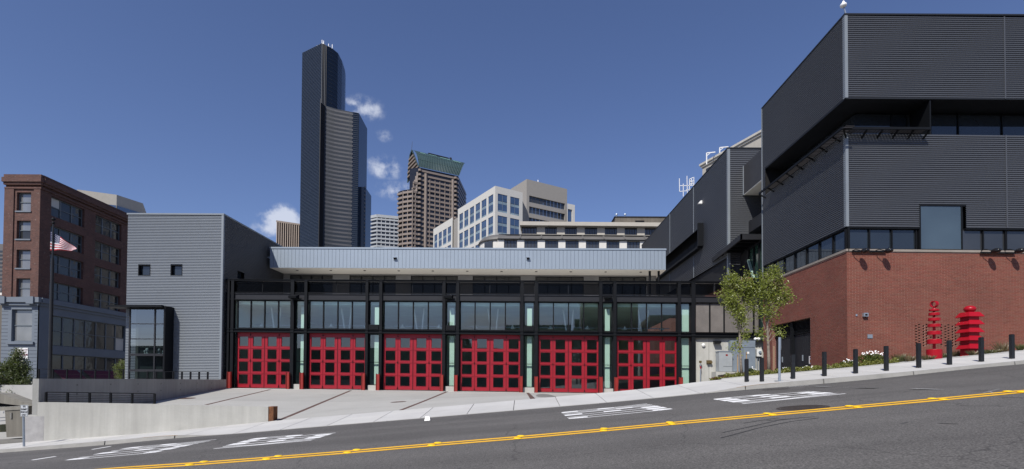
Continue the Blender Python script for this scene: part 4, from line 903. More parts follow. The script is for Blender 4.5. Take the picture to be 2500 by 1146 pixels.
# spot lamps on the sill
for i, px in enumerate((2098, 2154.5, 2412, 2469)):
    u_, z = RF.uz(px-1, 612); t = thing('spot_lamp', RF.pt(u_, z, 0), ['black oval spot lamp nearest the brick corner', 'black oval spot lamp second from the brick corner, left of the tall window', 'black oval spot lamp just right of the tall window', 'black oval spot lamp farthest from the brick corner'][i], 'lamp', 'oval spot lamps along the brick wall top')
    c = RF.pt(u_+.0, z-.13, .46); mb = MB(); mb.smooth = True; mb.ball(c, .17, .24, .125, 18, 12); mb.build('lamp_head', mat('gloss_black', (.012,.012,.014), .12, 0, var=0), t)
    mb = MB(); mb.tube([RF.pt(u_-.36, z-.02, .02), RF.pt(u_-.36, z-.02, .3), RF.pt(u_-.1, z-.13, .42)], [.02,.02,.02], 6); mb.build('arm', M['steel'], t)
mb = MB(); u0_, z = RF.uz(2078, 614); u1_ = RF.uz(2160, 614)[0]; mb.fb(RF, (u0_, z-.05, u1_, z+.02), .06, .12); u0_ = RF.uz(2390,618)[0]; u1_ = RF.uz(2475,618)[0]; zz = RF.uz(2430,618)[1]; mb.fb(RF, (u0_, zz-.05, u1_, zz+.02), .06, .12); mb.build('lamp_rail', M['steel'], RB)
u_, z = RF.uz(2110, 770); t = thing('wall_camera', RF.pt(u_, z, 0), 'small pale security camera on the brick wall near its corner', 'camera')
mb = MB(); mb.fb(RF, (u_-.1, z-.08, u_+.12, z+.1), .0, .14); mb.build('housing', M['galv'], t); mb = MB(); mb.fb(RF, (u_-.05, z-.04, u_+.07, z+.05), .14, .147); mb.build('lens', M['dark'], t)
mb = MB(); u_, z = RF.uz(2091, 770); mb.fb(RF, (u_-.05, z-.05, u_+.03, z+.05), .0, .03); mb.build('socket_plate', M['galv'], label='small grey socket plate on the brick beside the camera', cat='socket')
mb = MB(); mb.px(RF, 2117.5,817,2129.5,826.5,.0,.03); mb.build('wall_plaque', M['cabinet2'], label='blue grey square plaque low on the brick wall', cat='plaque')
# roof beacon
p = RF.pt(0.12, zU1, -.1); t = thing('roof_camera', p, 'white dome camera on a short mast at the top corner of the metal building', 'camera')
mb = MB(); mb.bar(p, (p.x-.1,p.y,p.z+.42), .05); mb.build('mast', M['galv'], t); mb = MB(); mb.smooth = True; mb.ball((p.x-.12,p.y,p.z+.50), .16,.16,.12); mb.build('dome', M['white'], t)
mb = MB(); mb.tube([(p.x-.12,p.y,p.z+.56),(p.x-.12,p.y,p.z+.72)], [.1,.04], 10); mb.build('hood', M['white'], t)
# ------------------------------------------------------------------ rear wing, bridges, entrance canopy
WD = 40.0; WX = U(1777, 500, WD).x
WF = Face((WX, WD), (WX+12, WD), -.003); WS = Face((WX, 69), (WX, WD), 0)
WB = thing('rear_metal_wing', (WX+3, 50, EYE-1), 'charcoal corrugated wing behind the brick building, running back from the street', 'building')
zw1 = WF.uz(1800, 361)[1]; PW = .205
slot0 = WS.uz(1632, 640)[0]; slot1 = WS.uz(1716, 570)[0]; zs1 = WS.uz(1716, 549)[1]; zs0 = WS.uz(1718, 598)[1]
mb = MB(); mb.corrugated(WF, (.16, EYE+3, 12, zw1-.1), [], .158, .035); mb.build('front_cladding', M['clad_right'], WB, kind='stuff')
zbot = WS.uz(1700, 675)[1]
mb = MB(); mb.corrugated(WS, (0, zbot, WS.len-.02, zw1-.1), [(slot0-9, zs0, slot1, zs1)], .158, .035); mb.build('side_cladding', M['clad_right'], WB, kind='stuff')
mb = MB(); mb.box(WX-.03, WD-.04, EYE+3, WX+.17, WD+.16, zw1-.1); mb.build('corner_trim', M['trim'], WB)
mb = MB(); mb.box(WX-.05, WD-.06, zw1-.1, WX+12, 69, zw1-.0); mb.build('roof_coping', M['trim2'], WB)
mb = MB(); mb.box(WX+1.1, WD+.1, EYE-2, WX+11.9, 68.9, zw1-.15); mb.box(WX+.05, WD+.12, zbot, WX+1.1, WD+3.5, zw1-.15); mb.build('core_wall', M['dark'], WB)
mb = MB(); mb.fb(WS, (0, zbot-2.2, WS.len, zbot), -.6, -.12); mb.build('base_panel', M['steel2'], WB); mb = MB(); mb.fb(WS, (0, -1, WS.len+3, zbot-2.2), -.6, -.05); mb.build('brick_base', M['brick'], WB)
for px in (1636, 1694): u_ = WS.uz(px, 600)[0]; mb = MB(); mb.fb(WS, (u_-.04, zs1 if px != 0 else zbot, u_+.04, zw1-.1), .0, .05); mb.fb(WS, (u_-.04, zbot, u_+.04, zs0-.4), .0, .05); mb.build('panel_joint', M['trim'], WB)
mb = MB(); mb.fb(WS, (slot1-.02, zs0-.1, slot1+.22, zs1+.1), -.9, .5); mb.fb(WS, (slot0-9, zs0-.25, slot1-.02, zs0-.05), -.9, .5); mb.build('slot_window_surround', M['steel'], WB)
for k in range(8):
    b = slot1-.1-k*1.9; mb = MB(); mb.fb(WS, (b-1.85, zs0, b, zs1-.6), -.6, -.56); mb.build('slot_pane', M['dark'], WB)
u_, z = WS.uz(1714, 495); c = WS.pt(u_, z, 0); mb = MB(); mb.hexa([(c.x-.4,c.y-.12,c.z-.12),(c.x,c.y-.12,c.z-.12),(c.x,c.y+.12,c.z-.12),(c.x-.4,c.y+.12,c.z-.12),(c.x-.15,c.y-.1,c.z+.16),(c.x,c.y-.1,c.z+.16),(c.x,c.y+.1,c.z+.16),(c.x-.15,c.y+.1,c.z+.16)]); mb.build('wall_light', M['white'], label='small white wedge light high on the rear metal wing', cat='lamp')
# link bridge
bz0, bz1 = WF.uz(1814, 478)[1], WF.uz(1814, 408)[1]; bx = U(1814, 450, WD).x
BR = thing('link_bridge', (bx+1, 37, bz0), 'dark box bridge with white underside linking the two metal buildings', 'bridge')
mb = MB(); mb.box(bx, YBK-.8, bz0+.06, bx+4, WD-.06, bz1); mb.build('bridge_wall', M['meshp'], BR); mb = MB(); mb.box(bx+.02, YBK-.8, bz0, bx+4, WD-.06, bz0+.058); mb.build('underside', M['soffit'], BR)
mb = MB(); mb.box(bx-.05, WD-.14, bz0, bx+.03, WD-.05, bz1); mb.build('end_trim', M['trim'], BR)
b2 = U(1827, 550, WD).x; z0_, z1_ = WF.uz(1827, 570)[1], WF.uz(1827, 542)[1]
mb = MB(); mb.box(b2, YBK-.5, z0_, b2+4, WD-.06, z1_); mb.build('lower_bridge_parapet', M['steel2'], label='low dark parapet of the walkway under the link bridge', cat='parapet')
mb = MB(); mb.box(RX+3.2, YBK-.2, EYE, RX+3.4, WD+1, bz0+2); mb.build('link_back_wall', M['dark'], WB)
CP = thing('entrance_canopy', (15.6, 39, EYE+8.8), 'black steel and glass entrance canopy tilted out between the metal buildings', 'canopy')
a = U(1808, 573, 36.0); zc = a.z; b = U(1738, 630, 42.9); b.z = zc-.02; R_ = 19.5
def cpt(s, t, dz=0): # s along depth 0..1, t to the right 0..1
    x0 = a.x+(b.x-a.x)*s; y = a.y+(b.y-a.y)*s; return Vector((x0+(R_-x0)*t, y, zc+dz+(b.z-zc)*s))
mb = MB()
mb.hexa([cpt(0,0,-.35),cpt(0,1,-.35),cpt(.02,1,-.35),cpt(.02,0,-.35),cpt(0,0,.03),cpt(0,1,.03),cpt(.02,1,.03),cpt(.02,0,.03)])
mb.hexa([cpt(0,0,-.35),cpt(0,.03,-.35),cpt(1,.03,-.35),cpt(1,0,-.35),cpt(0,0,.03),cpt(0,.03,.03),cpt(1,.03,.03),cpt(1,0,.03)])
mb.hexa([cpt(.98,.0,-.3),cpt(.98,1,-.3),cpt(1,1,-.3),cpt(1,0,-.3),cpt(.98,0,.0),cpt(.98,1,.0),cpt(1,1,.0),cpt(1,0,.0)]); mb.build('rim_beam', M['steel2'], CP)
for k in range(1, 7): s = k/7; mb = MB(); mb.bar(cpt(s,.03,-.17), cpt(s,1,-.17), .14, .26); mb.build('cross_beam', M['steel'], CP)
for t_ in (.42, .72): mb = MB(); mb.bar(cpt(.02,t_,-.38), cpt(.98,t_,-.38), .2, .2); mb.build('long_beam', M['steel'], CP)
for k in range(7): s0, s1 = k/7+.012, (k+1)/7-.012; mb = MB(); mb.quad(cpt(s0,.03,.0), cpt(s0,1,.0), cpt(s1,1,.0), cpt(s1,.03,.0)); mb.build('glass_panel', glass_dark('canopy_glass', (.10,.12,.12), .05, .3) if k == 0 else bpy.data.materials['canopy_glass'], CP)
# entrance glazing below the canopy
EG = thing('entrance_glazing', (RX+.6, 36, EYE+2), 'dark glazed entrance screen with a pale slanted brace behind the trees', 'glazing')
EF = front(1790, 41.5, 1870, 35.6)
mb = MB(); mb.fb(EF, (0, EYE+3, EF.len*.55, zc-.5), -.1, 0); mb.build('void_panel', M['dark'], EG)
for k in range(3):
    a_, b_ = EF.len*(.55+.15*k), EF.len*(.55+.15*(k+1)); mb = MB(); mb.fb(EF, (a_+.05, EYE+3, b_, zc-.5), -.05, 0); mb.build('glass_panel', glass_dark('green_glass', (.02,.045,.035), .06, .1) if k == 0 else bpy.data.materials['green_glass'], EG); mb = MB(); mb.fb(EF, (a_-.05, EYE+3, a_+.05, zc-.5), -.05, .1); mb.build('mullion', M['steel'], EG)
p1 = EF.pt(EF.len*.56, EF.uz(1835,633)[1], .12); p2_ = EF.pt(EF.len*.72, EF.uz(1849,678)[1], .12); mb = MB(); mb.bar(p1, p2_, .16); mb.build('slanted_brace', mat('pale_green_brace', (.25,.36,.30)), EG)
# ------------------------------------------------------------------ planting bed
mb = MB()
def zbed(x, y):
    z0 = ext(ZB, x); zf = EYE + (930-lerp([(1700,936),(1862,917),(2067,891),(2250,874),(2500,848)], CX+F*x/25.5))/F*25.5
    t = min(1, (y-20.3)/5.2); return z0 + (zf-z0)*t - .03
grid(mb, frange(7.9, 45, .5), [20.33, 21, 22, 23, 24, 25.5], zbed); grid(mb, frange(13.8, RX+.05, .4), [25.5, 28, 31, 34, 37.2], lambda x, y: zbed(x, 25.5)); mb.build('planting_bed', M['soil'], kind='structure')
mb = MB()
for a, b in zip(frange(8, 26, .6), frange(8, 26, .6)[1:]): mb.hexa([(a,20.34,ext(ZB,a)-.3),(b,20.34,ext(ZB,b)-.3),(b,20.46,ext(ZB,b)-.3),(a,20.46,ext(ZB,a)-.3),(a,20.34,ext(ZB,a)+.035),(b,20.34,ext(ZB,b)+.035),(b,20.46,ext(ZB,b)+.035),(a,20.46,ext(ZB,a)+.035)])
mb.build('planter_edge', M['concrete'], kind='structure')
leafm = {}
def leaf_mat(name, col, var=.35, tr=.35):
    if name in leafm: return leafm[name]
    m = bpy.data.materials.new(name); m.use_nodes = True; nt = m.node_tree; N = nt.nodes; L = nt.links; N.clear()
    out = N.new('ShaderNodeOutputMaterial'); df = N.new('ShaderNodeBsdfDiffuse'); tl = N.new('ShaderNodeBsdfTranslucent'); gl = N.new('ShaderNodeBsdfGlossy'); gl.inputs[1].default_value = .45
    geo = N.new('ShaderNodeNewGeometry'); mr = N.new('ShaderNodeMapRange'); L.new(geo.outputs['Random Per Island'], mr.inputs[0]); mr.inputs[3].default_value = 1-var; mr.inputs[4].default_value = 1+var
    vm = N.new('ShaderNodeVectorMath'); vm.operation = 'SCALE'; vm.inputs[0].default_value = col; L.new(mr.outputs[0], vm.inputs['Scale'])
    L.new(vm.outputs[0], df.inputs[0]); v2 = N.new('ShaderNodeVectorMath'); v2.operation = 'MULTIPLY'; L.new(vm.outputs[0], v2.inputs[0]); v2.inputs[1].default_value = (1.5, 1.5, .6); L.new(v2.outputs[0], tl.inputs[0])
    m1 = N.new('ShaderNodeMixShader'); m1.inputs[0].default_value = tr; L.new(df.outputs[0], m1.inputs[1]); L.new(tl.outputs[0], m1.inputs[2])
    m2 = N.new('ShaderNodeMixShader'); m2.inputs[0].default_value = .06; L.new(m1.outputs[0], m2.inputs[1]); L.new(gl.outputs[0], m2.inputs[2]); L.new(m2.outputs[0], out.inputs[0]); leafm[name] = m; return m
def leaf(mb, c, d, ln, w, rn):
    d = Vector(d).normalized(); s = d.cross(Vector((rn.uniform(-1,1), rn.uniform(-1,1), rn.uniform(-1,1)))).normalized(); c = Vector(c); n_ = d.cross(s)*.15*ln
    mb.quad(c, c+d*ln*.5+s*w+n_, c+d*ln, c+d*ln*.5-s*w+n_)
def rv(rn): 
    while True:
        v = Vector((rn.uniform(-1,1), rn.uniform(-1,1), rn.uniform(-1,1)))
        if .05 < v.length < 1: return v
def branch_tree(name, base, H, blobs, trunk_r, label, seed, leafcol, leafn=55, nbr=36, lean=(0,0), first=.28, leafsize=.10):
    rn = random.Random(seed); base = Vector(base)
    t = thing(name, base, label, 'tree'); wood = MB(); wood.smooth = True
    top = base + Vector((lean[0], lean[1], H))
    spine = [base + (top-base)*s + Vector((math.sin(s*5+seed)*.05, math.cos(s*4+seed)*.05, 0)) for s in (0,.15,.3,.45,.6,.75,.88,.97)]
    wood.tube(spine, [trunk_r*(1-.82*s) for s in (0,.15,.3,.45,.6,.75,.88,1)], 8); wood.build('trunk', M['greenbark'], t)
    def sp(s):
        i = min(int(s*(len(spine)-1)), len(spine)-2); f_ = s*(len(spine)-1)-i; return spine[i]+(spine[i+1]-spine[i])*f_
    br = MB(); cr = MB(); tot = sum(b[4] for b in blobs)
    for (cx_, cz_, rx_, rz_, wt) in blobs:
        for k in range(max(2, round(nbr*wt/tot))):
            v = rv(rn); tip = base + Vector((cx_+v.x*rx_, v.y*rx_*.85, cz_+v.z*rz_))
            s = max(first, min(.95, (tip.z-base.z)/H-.12-.18*rn.random())); st = sp(s); mid = st*.45+tip*.55 + Vector((0,0,.08*(tip-st).length)); 
            br.tube([st, mid, tip], [trunk_r*.30*(1.1-s)+.006, .008, .003], 4, False)
            twigs = [tip, mid*.35+tip*.65]
            for q in range(4):
                tp = (mid*.5+tip*.5 if q % 2 else tip) + rv(rn)*rn.uniform(.10,.26)
                twigs.append(tp); br.tube([mid*.4+tip*.6, tp], [.005,.002], 3, False)
            for tp in twigs:
                for q in range(leafn//6):
                    off = rv(rn)*.21; c = tp + off; d = (off*.8 + Vector((rn.uniform(-.6,.6), rn.uniform(-.6,.6), rn.uniform(-.5,.35)))); leaf(cr, c, d, leafsize*rn.uniform(.7,1.3), leafsize*.24*rn.uniform(.7,1.2), rn)
    br.build('branches', M['greenbark'], t, kind='stuff'); cr.build('crown', leaf_mat('leaf_'+name+str(seed), leafcol), t)
    return t
S_ = 1/F
def tree_at(pxb, pyb, D): return U(pxb, pyb, D)
b1 = tree_at(1809, 921, 20.9); s1 = 20.9/F
branch_tree('street_tree', b1, 255*s1, [(-16*s1,205*s1,32*s1,38*s1,2.0),(18*s1,228*s1,20*s1,30*s1,1.0),(-4*s1,160*s1,30*s1,34*s1,1.2),(-22*s1,240*s1,20*s1,20*s1,.6),(30*s1,180*s1,14*s1,26*s1,.4),(10*s1,105*s1,16*s1,14*s1,.14),(-12*s1,75*s1,6*s1,6*s1,.05)], .062, 'young green street tree on the left, its trunk before the blue grey enclosure', 3, (.21,.245,.043), 66, 70, (.0,0))
b2_ = tree_at(1874, 915, 20.9)
branch_tree('street_tree', b2_, 262*s1, [(-2*s1,215*s1,26*s1,34*s1,1.8),(22*s1,250*s1,14*s1,24*s1,.7),(38*s1,200*s1,26*s1,30*s1,1.2),(0,165*s1,26*s1,30*s1,.8),(-25*s1,100*s1,12*s1,12*s1,.13),(25*s1,115*s1,14*s1,14*s1,.15)], .07, 'young green street tree on the right, in front of the brick doorway edge', 8, (.20,.235,.041), 66, 62, (.02,0))
# dark tree at the left edge and the small one by the vestibule
b3 = U(10, 1010, 26.5); s3 = 26.5/F
branch_tree('evergreen_tree', b3, 165*s3, [(30*s3,110*s3,22*s3,26*s3,1.2),(0,85*s3,42*s3,36*s3,2.4),(44*s3,72*s3,22*s3,20*s3,1.2),(20*s3,35*s3,40*s3,24*s3,2.),(28*s3,140*s3,9*s3,16*s3,.4),(-30*s3,50*s3,40*s3,40*s3,2)], .12, 'dark green bushy tree at the far left edge before the blue grey shopfront', 21, (.075,.100,.028), 110, 190, (.5,0), .1, .10)
b4 = U(296, 945, 38.5); s4 = 38.5/F
branch_tree('small_tree', b4, 70*s4, [(0,45*s4,22*s4,24*s4,2),(8*s4,25*s4,18*s4,14*s4,1)], .05, 'small light green tree left of the glass vestibule', 31, (.11,.14,.035), 60, 50, (0,0), .1, .09)
# ground cover and shrubs
def tuft(mb, c, r, h, n, rn, w=.014):
    for _ in range(n):
        a = rn.uniform(0, 6.283); q = r*math.sqrt(rn.random()); p = Vector((c[0]+math.cos(a)*q*.4, c[1]+math.sin(a)*q*.4, c[2])); d = Vector((math.cos(a)*q, math.sin(a)*q, h*rn.uniform(.6,1)))
        s = Vector((-math.sin(a), math.cos(a), 0))*w; mb.quad(p-s, p+s, p+d*.6+s*.8+Vector((0,0,.02)), p+d)
rn = random.Random(5)
mb = MB()
for _ in range(5200):
    px = rn.uniform(1738, 2190); t = rn.random()**1.3; D = 20.5 + t*(1.6 if px < 1990 else 2.2); x = (px-CX)/F*D; z = zbed(x, D)+.03
    h = (.10+.12*math.sin(px*.13)**2)*(.5 if px < 1770 else 1)
    for k in range(3): leaf(mb, (x+rn.uniform(-.06,.06), D+rn.uniform(-.06,.06), z+rn.uniform(0,h)), (rn.uniform(-1,1), rn.uniform(-1,.4), rn.uniform(.1,1)), .07, .022, rn)
mb.build('ground_cover', leaf_mat('groundcover_leaf', (.20,.21,.045)), kind='stuff', label='low green and yellowish ground cover along the sidewalk edge')
mb = MB()
for _ in range(700):
    px = rn.uniform(1738, 1790); D = 20.5+rn.random()*1.0; x = (px-CX)/F*D
    leaf(mb, (x, D, zbed(x, D)+rn.uniform(.02,.12)), (rn.uniform(-1,1), rn.uniform(-1,.4), rn.uniform(.1,1)), .07, .022, rn)
mb.build('reddish_ground_cover', leaf_mat('red_leaf', (.17,.06,.03)), kind='stuff', label='reddish low leaves at the left end of the planting')
def daisy(px, py, wpx, hpx, D, label, nf, seed):
    r2 = random.Random(seed); c = U(px, py, D); s = D/F; t = thing('flowering_shrub', (c.x, c.y, zbed(c.x, D)), label, 'shrub', 'white flowering shrubs by the brick wall')
    w, h = wpx*s/2, hpx*s; mb = MB()
    for _ in range(int(420*wpx/30)):
        v = rv(r2); p = Vector((c.x+v.x*w, c.y+v.y*.35, c.z+h*(.42+.42*v.z))); leaf(mb, p, (v.x+r2.uniform(-.5,.5), -.4+r2.uniform(-.5,.5), .7), .085, .022, r2)
    mb.build('foliage', leaf_mat('shrub_leaf', (.12,.155,.04)), t)
    fl = MB()
    for _ in range(nf):
        a = r2.uniform(-1,1); p = Vector((c.x+a*w, c.y-r2.uniform(0,.3), c.z+h*(.72+.34*r2.random()*(1-a*a*.5))))
        n0 = 7; R = .030
        tilt = Vector((r2.uniform(-.4,.4), -.7, .7)).normalized(); e1 = tilt.cross(Vector((1,0,0))).normalized(); e2 = tilt.cross(e1)
        fl.quad(*[p+(e1*math.cos(6.283*j/n0)+e2*math.sin(6.283*j/n0))*R for j in range(n0)])
    fl.build('flowers', M['white'], t)
daisy(2126, 893, 58, 34, 21.4, 'leafy shrub with many white flowers, left of the pierced brick screen', 42, 1)
daisy(2070, 902, 30, 24, 21.4, 'small shrub with a few white flowers at the brick corner', 14, 2)
daisy(1921, 915, 24, 20, 21.6, 'low plant with white flowers below the doorway', 9, 3)
daisy(1968, 910, 30, 16, 21.6, 'low plant with white flowers at the right doorway jamb', 7, 4)
daisy(1833, 919, 14, 22, 21.9, 'single pale flower plant beside the left street tree', 4, 5)
for i, (px, py, w, h, D) in enumerate([(2158,893,26,20,21.6),(2199,890,34,22,22.2),(2222,886,24,16,21.4),(2266,886,28,14,20.8),(2305,882,24,14,22.3),(2338,876,32,16,22.5),(2376,873,26,13,21.3),(2415,866,24,12,21.0),(2448,862,36,26,23.2),(2428,866,26,12,21.2),(2490,856,20,16,23)]):
    c = U(px, py, D); s = D/F; mb = MB(); zz = zbed(c.x, D); c.z = max(c.z-.03, zz); tuft(mb, c, w*s/2, h*s*1.25, 150, rn, .012)
    col = [(.16,.135,.065),(.13,.14,.06),(.20,.16,.095)][i % 3]
    mb.build('grass_clump', leaf_mat('clump_%d' % (i % 3), col), label=['olive','greenish','tan'][i % 3]+' ornamental grass clump '+['beside the large flowering shrub','left of the pierced screen','just left of the bollard before the screen','at the left foot of the ringed sculpture','right of the ringed sculpture base','left of the pagoda sculpture','at the front foot of the pagoda sculpture','right of the pagoda, low by the sidewalk','large one before the brick wall right of the pagoda','low one by the second bollard from the right','at the right edge by the last bollard'][i], cat='grass clump', group='ornamental grass clumps along the brick wall')
mb = MB()
for _ in range(2600):
    px = rn.uniform(2180, 2500); D = rn.uniform(20.6, 24.5); x = (px-CX)/F*D; z = zbed(x, D)+.02; s = rn.uniform(.02,.05); mb.box(x-s, D-s, z-.02, x+s, D+s, z+s*.8)
mb.build('pale_gravel', M['concrete'], kind='stuff', label='pale gravel between the grass clumps')
# wooden stakes
for px, y0, y1, D, lb in ((1801,866,921,20.75,'wooden stake beside the left street tree'),(1822.5,860,922,21.1,'wooden stake behind the leftmost bollard'),(1889.5,845,912,21.0,'tall wooden stake right of the right street tree')):
    a = U(px, y1, D); b = U(px, y0, D); mb = MB(); mb.tube([(a.x,a.y,a.z-.15),(b.x,a.y,b.z)], [.028,.026], 7); mb.build('stake', M['stake'], label=lb, cat='stake')
# ------------------------------------------------------------------ bollards
BO = [(1822.7,930.5,876.5,18.75),(1860,931.7,873.6,18.4),(1936,925,866,18.4),(2012.7,918,858.9,18.4),(2089,911.3,852.5,18.4),(2163.8,903.6,845,18.4),(2243,896,838,18.4),(2318,889,831,18.4),(2396,881.6,823.8,18.4),(2470.7,874,816.4,18.4)]
wh = ['before the left street tree, shortest of the row','before the brick pier, second of the row','in front of the dark double doors','in front of the brick doorway jamb edge','just right of the brick corner','beside the large white flowering shrub','in front of the left edge of the pierced screen','between the two red sculptures','overlapping the right side of the pagoda sculpture','farthest right, near the frame edge']
for (px, yb_, yt, D), w_ in zip(BO, wh):
    a = U(px, yb_, D); b = U(px, yt, D); zb_ = zwalk(a.x, D); mb = MB(); h = .056
    n0 = len(mb.v); z0, z1 = min(zb_, a.z)-.02, b.z
    mb.box(a.x-h, a.y-h, z0, a.x+h, a.y+h, z1-.012); mb.box(a.x-h+.012, a.y-h+.012, z1-.012, a.x+h-.012, a.y+h-.012, z1)
    mb.build('bollard', mat('bollard_paint', (.0105,.0125,.0155), .5, var=.2, scale=3, streak=.2), label='square black bollard '+w_, cat='bollard', group='black bollards along the kerb')
# ------------------------------------------------------------------ sculptures
D = 21.0; k = D/F; c = U(2281, 877, D); zb_ = zbed(c.x, D); base = Vector((c.x, c.y, c.z))
t = thing('ringed_sculpture', base, 'red sculpture of stacked discs on a pole with an open ring on top', 'sculpture')
def zz(y): return (877-y)*k
def disc(x, y0, y1, r, nm): 
    mb = MB(); mb.lathe(base+Vector((x*k,0,0)), [(r*k*.985, zz(y1)),(r*k, zz(y1)+.01),(r*k, zz(y0)-.01),(r*k*.985, zz(y0))], 32); mb.build(nm, M['redart'], t)
disc(-.3, 853.5, 882, 16, 'drum_base')
mb = MB(); mb.tube([base+Vector((0,0,zz(855))), base+Vector((.6*k,0,zz(752)))], [3.2*k, 2.5*k], 14); mb.build('pole', M['redart'], t)
for y0, y1, x0, x1 in ((829,840.5,345,502),(809,818,350,498),(791.7,799,357,493),(776.8,783.7,362,490),(764,770.4,368,487),(755.2,759.5,373,480)): disc((x0+x1)/2/5.21-81, y0, y1, (x1-x0)/2/5.21, 'disc')
mb = MB(); mb.lathe(base+Vector((.9*k,0,0)), [(4.5*k, zz(755.2)),(2*k, zz(749.5))], 14); mb.build('cone', M['redart'], t)
mb = MB(); cc = base+Vector((1.5*k,0,zz(742.6))); ax_ = Vector((math.sin(math.radians(76)), -math.cos(math.radians(76)), 0)).cross(Vector((0,0,1))); an = Vector((-math.sin(math.radians(76)), -math.cos(math.radians(76)), 0)); ax_ = an.cross(Vector((0,0,1)))
n = 28
for j in range(n):
    a0, a1 = 2*math.pi*j/n, 2*math.pi*(j+1)/n
    def rp_(a, r, o): return cc + (ax_*math.cos(a)+Vector((0,0,1))*math.sin(a))*r*k + an*o*k
    ro, ri, h = 8.0, 6.6, 4.2
    mb.quad(rp_(a0,ro,h), rp_(a1,ro,h), rp_(a1,ro,-h), rp_(a0,ro,-h)); mb.quad(rp_(a0,ri,h), rp_(a0,ri,-h), rp_(a1,ri,-h), rp_(a1,ri,h)); mb.quad(rp_(a0,ro,h), rp_(a0,ri,h), rp_(a1,ri,h), rp_(a1,ro,h)); mb.quad(rp_(a0,ro,-h), rp_(a1,ro,-h), rp_(a1,ri,-h), rp_(a0,ri,-h))
mb.build('ring', M['redart'], t)
D = 21.9; k = D/F; c = U(2368, 866, D); base = Vector((c.x, c.y, c.z))
t = thing('pagoda_sculpture', base, 'red pagoda sculpture with five stacked roofs and an egg shaped ball on top', 'sculpture')
def z2(y): return (866-y)*k
RT = math.radians(-129-4)
mb = MB(); mb.lathe(base, [(18.2*k, z2(872)),(17.6*k, z2(766))], 4, RT); mb.build('body', M['redart'], t)
for y0, y1 in ((763,774.8),(782.5,793.9),(801.7,813),(821,832.6),(840.5,852.8)):
    mb = MB(); mb.lathe(base+Vector((.3*k,0,0)), [(27.2*k, z2(y1)),(27.2*k, z2(y1)+.02),(18.6*k, z2(y0)),(17*k, z2(y0)+.003)], 4, RT); mb.build('roof', M['redart'], t)
mb = MB(); mb.smooth = True; mb.ball(base+Vector((1.2*k,0,z2(754.8))), 12.4*k, 12.4*k, 8.6*k, 24, 16); mb.build('ball', M['redart'], t)
# ------------------------------------------------------------------ sign posts
t = thing('parking_sign', U(1903, 930, 18.1), 'grey sign post on the right, its sign seen edge on', 'sign')
a = U(1903, 930.5, 18.1); b = U(1903.2, 824, 18.1); mb = MB(); mb.tube([(a.x,a.y,zwalk(a.x,18.1)-.02), b], [.042,.042], 10); mb.build('post', M['galv'], t)
mb = MB(); e = Vector((math.cos(math.radians(70)), math.sin(math.radians(70)), 0)); p = Vector((b.x+.045, b.y-.02, U(1908,840,18.1).z)); nn = Vector((e.y,-e.x,0))
mb.hexa([p-Vector((0,0,.22)), p+e*.42-Vector((0,0,.22)), p+e*.42-nn*.006-Vector((0,0,.22)), p-nn*.006-Vector((0,0,.22)), p+Vector((0,0,.22)), p+e*.42+Vector((0,0,.22)), p+e*.42-nn*.006+Vector((0,0,.22)), p-nn*.006+Vector((0,0,.22))]); mb.build('plate', M['galv'], t)
mb = MB(); mb.box(a.x-.16,a.y-.08,zwalk(a.x,18.1)+.001,a.x+.10,a.y+.08,zwalk(a.x,18.1)+.014); mb.build('foot_plate', M['galv'], t)
t = thing('exempt_sign', U(59, 1090, 17.9), 'small white sign on a grey post at the far left kerb, black lettering', 'sign')
a = U(58.5, 1090, 17.9); b = U(57.5, 992, 17.9); mb = MB(); mb.tube([a, b], [.035,.035], 10); mb.build('post', M['galv'], t)
sp_ = front(49.5, 17.85, 68.5, 17.85); r_ = sp_.rect(49.5, 989, 68.5, 1017.5)
mb = MB(); mb.fb(sp_, r_, -.004, .0); mb.build('plate', mat('sign_white', (.50,.53,.56), .5, var=.05), t)
def text(body, loc, size, mt, parent, xdir, zdir, name='lettering', sx=1.0, thick=.0015):
    cu = bpy.data.curves.new(name, 'FONT'); cu.body = body; cu.size = size; cu.align_x = 'CENTER'; cu.align_y = 'CENTER'; cu.extrude = thick; cu.resolution_u = 2; cu.offset = size*.012
    o = bpy.data.objects.new(name, cu); COL.objects.link(o); x = Vector(xdir).normalized(); y = Vector(zdir).normalized(); z = x.cross(y)
    mt_ = Matrix((x*sx, y, z)).transposed().to_4x4()
    off = world_loc(parent); mt_.translation = Vector(loc)-off; o.parent = parent; o.matrix_local = mt_
    cu.materials.append(mt)
    me = bpy.data.meshes.new_from_object(o); q = bpy.data.objects.new(name, me); COL.objects.link(q); q.parent = parent; q.matrix_local = mt_
    bpy.data.objects.remove(o); return q
ink = mat('sign_ink', (.02,.02,.025), .6, var=0)
for i, s_ in enumerate(('SFD', 'EXEMPT', 'VEHICLES', 'ONLY')):
    u_, z = (r_[0]+r_[2])/2, r_[3]-(.15+.235*i)*(r_[3]-r_[1]); text(s_, sp_.pt(u_, z, .004), .085, ink, t, sp_.U, (0,0,1), sx=.72)
mb = MB(); e_ = .008
for q in ((r_[0]+.01,r_[1]+.01,r_[2]-.01,r_[1]+.018),(r_[0]+.01,r_[3]-.018,r_[2]-.01,r_[3]-.01),(r_[0]+.01,r_[1]+.018,r_[0]+.018,r_[3]-.018),(r_[2]-.018,r_[1]+.018,r_[2]-.01,r_[3]-.018)): mb.fb(sp_, q, .0, .003)
mb.build('border_line', ink, t)
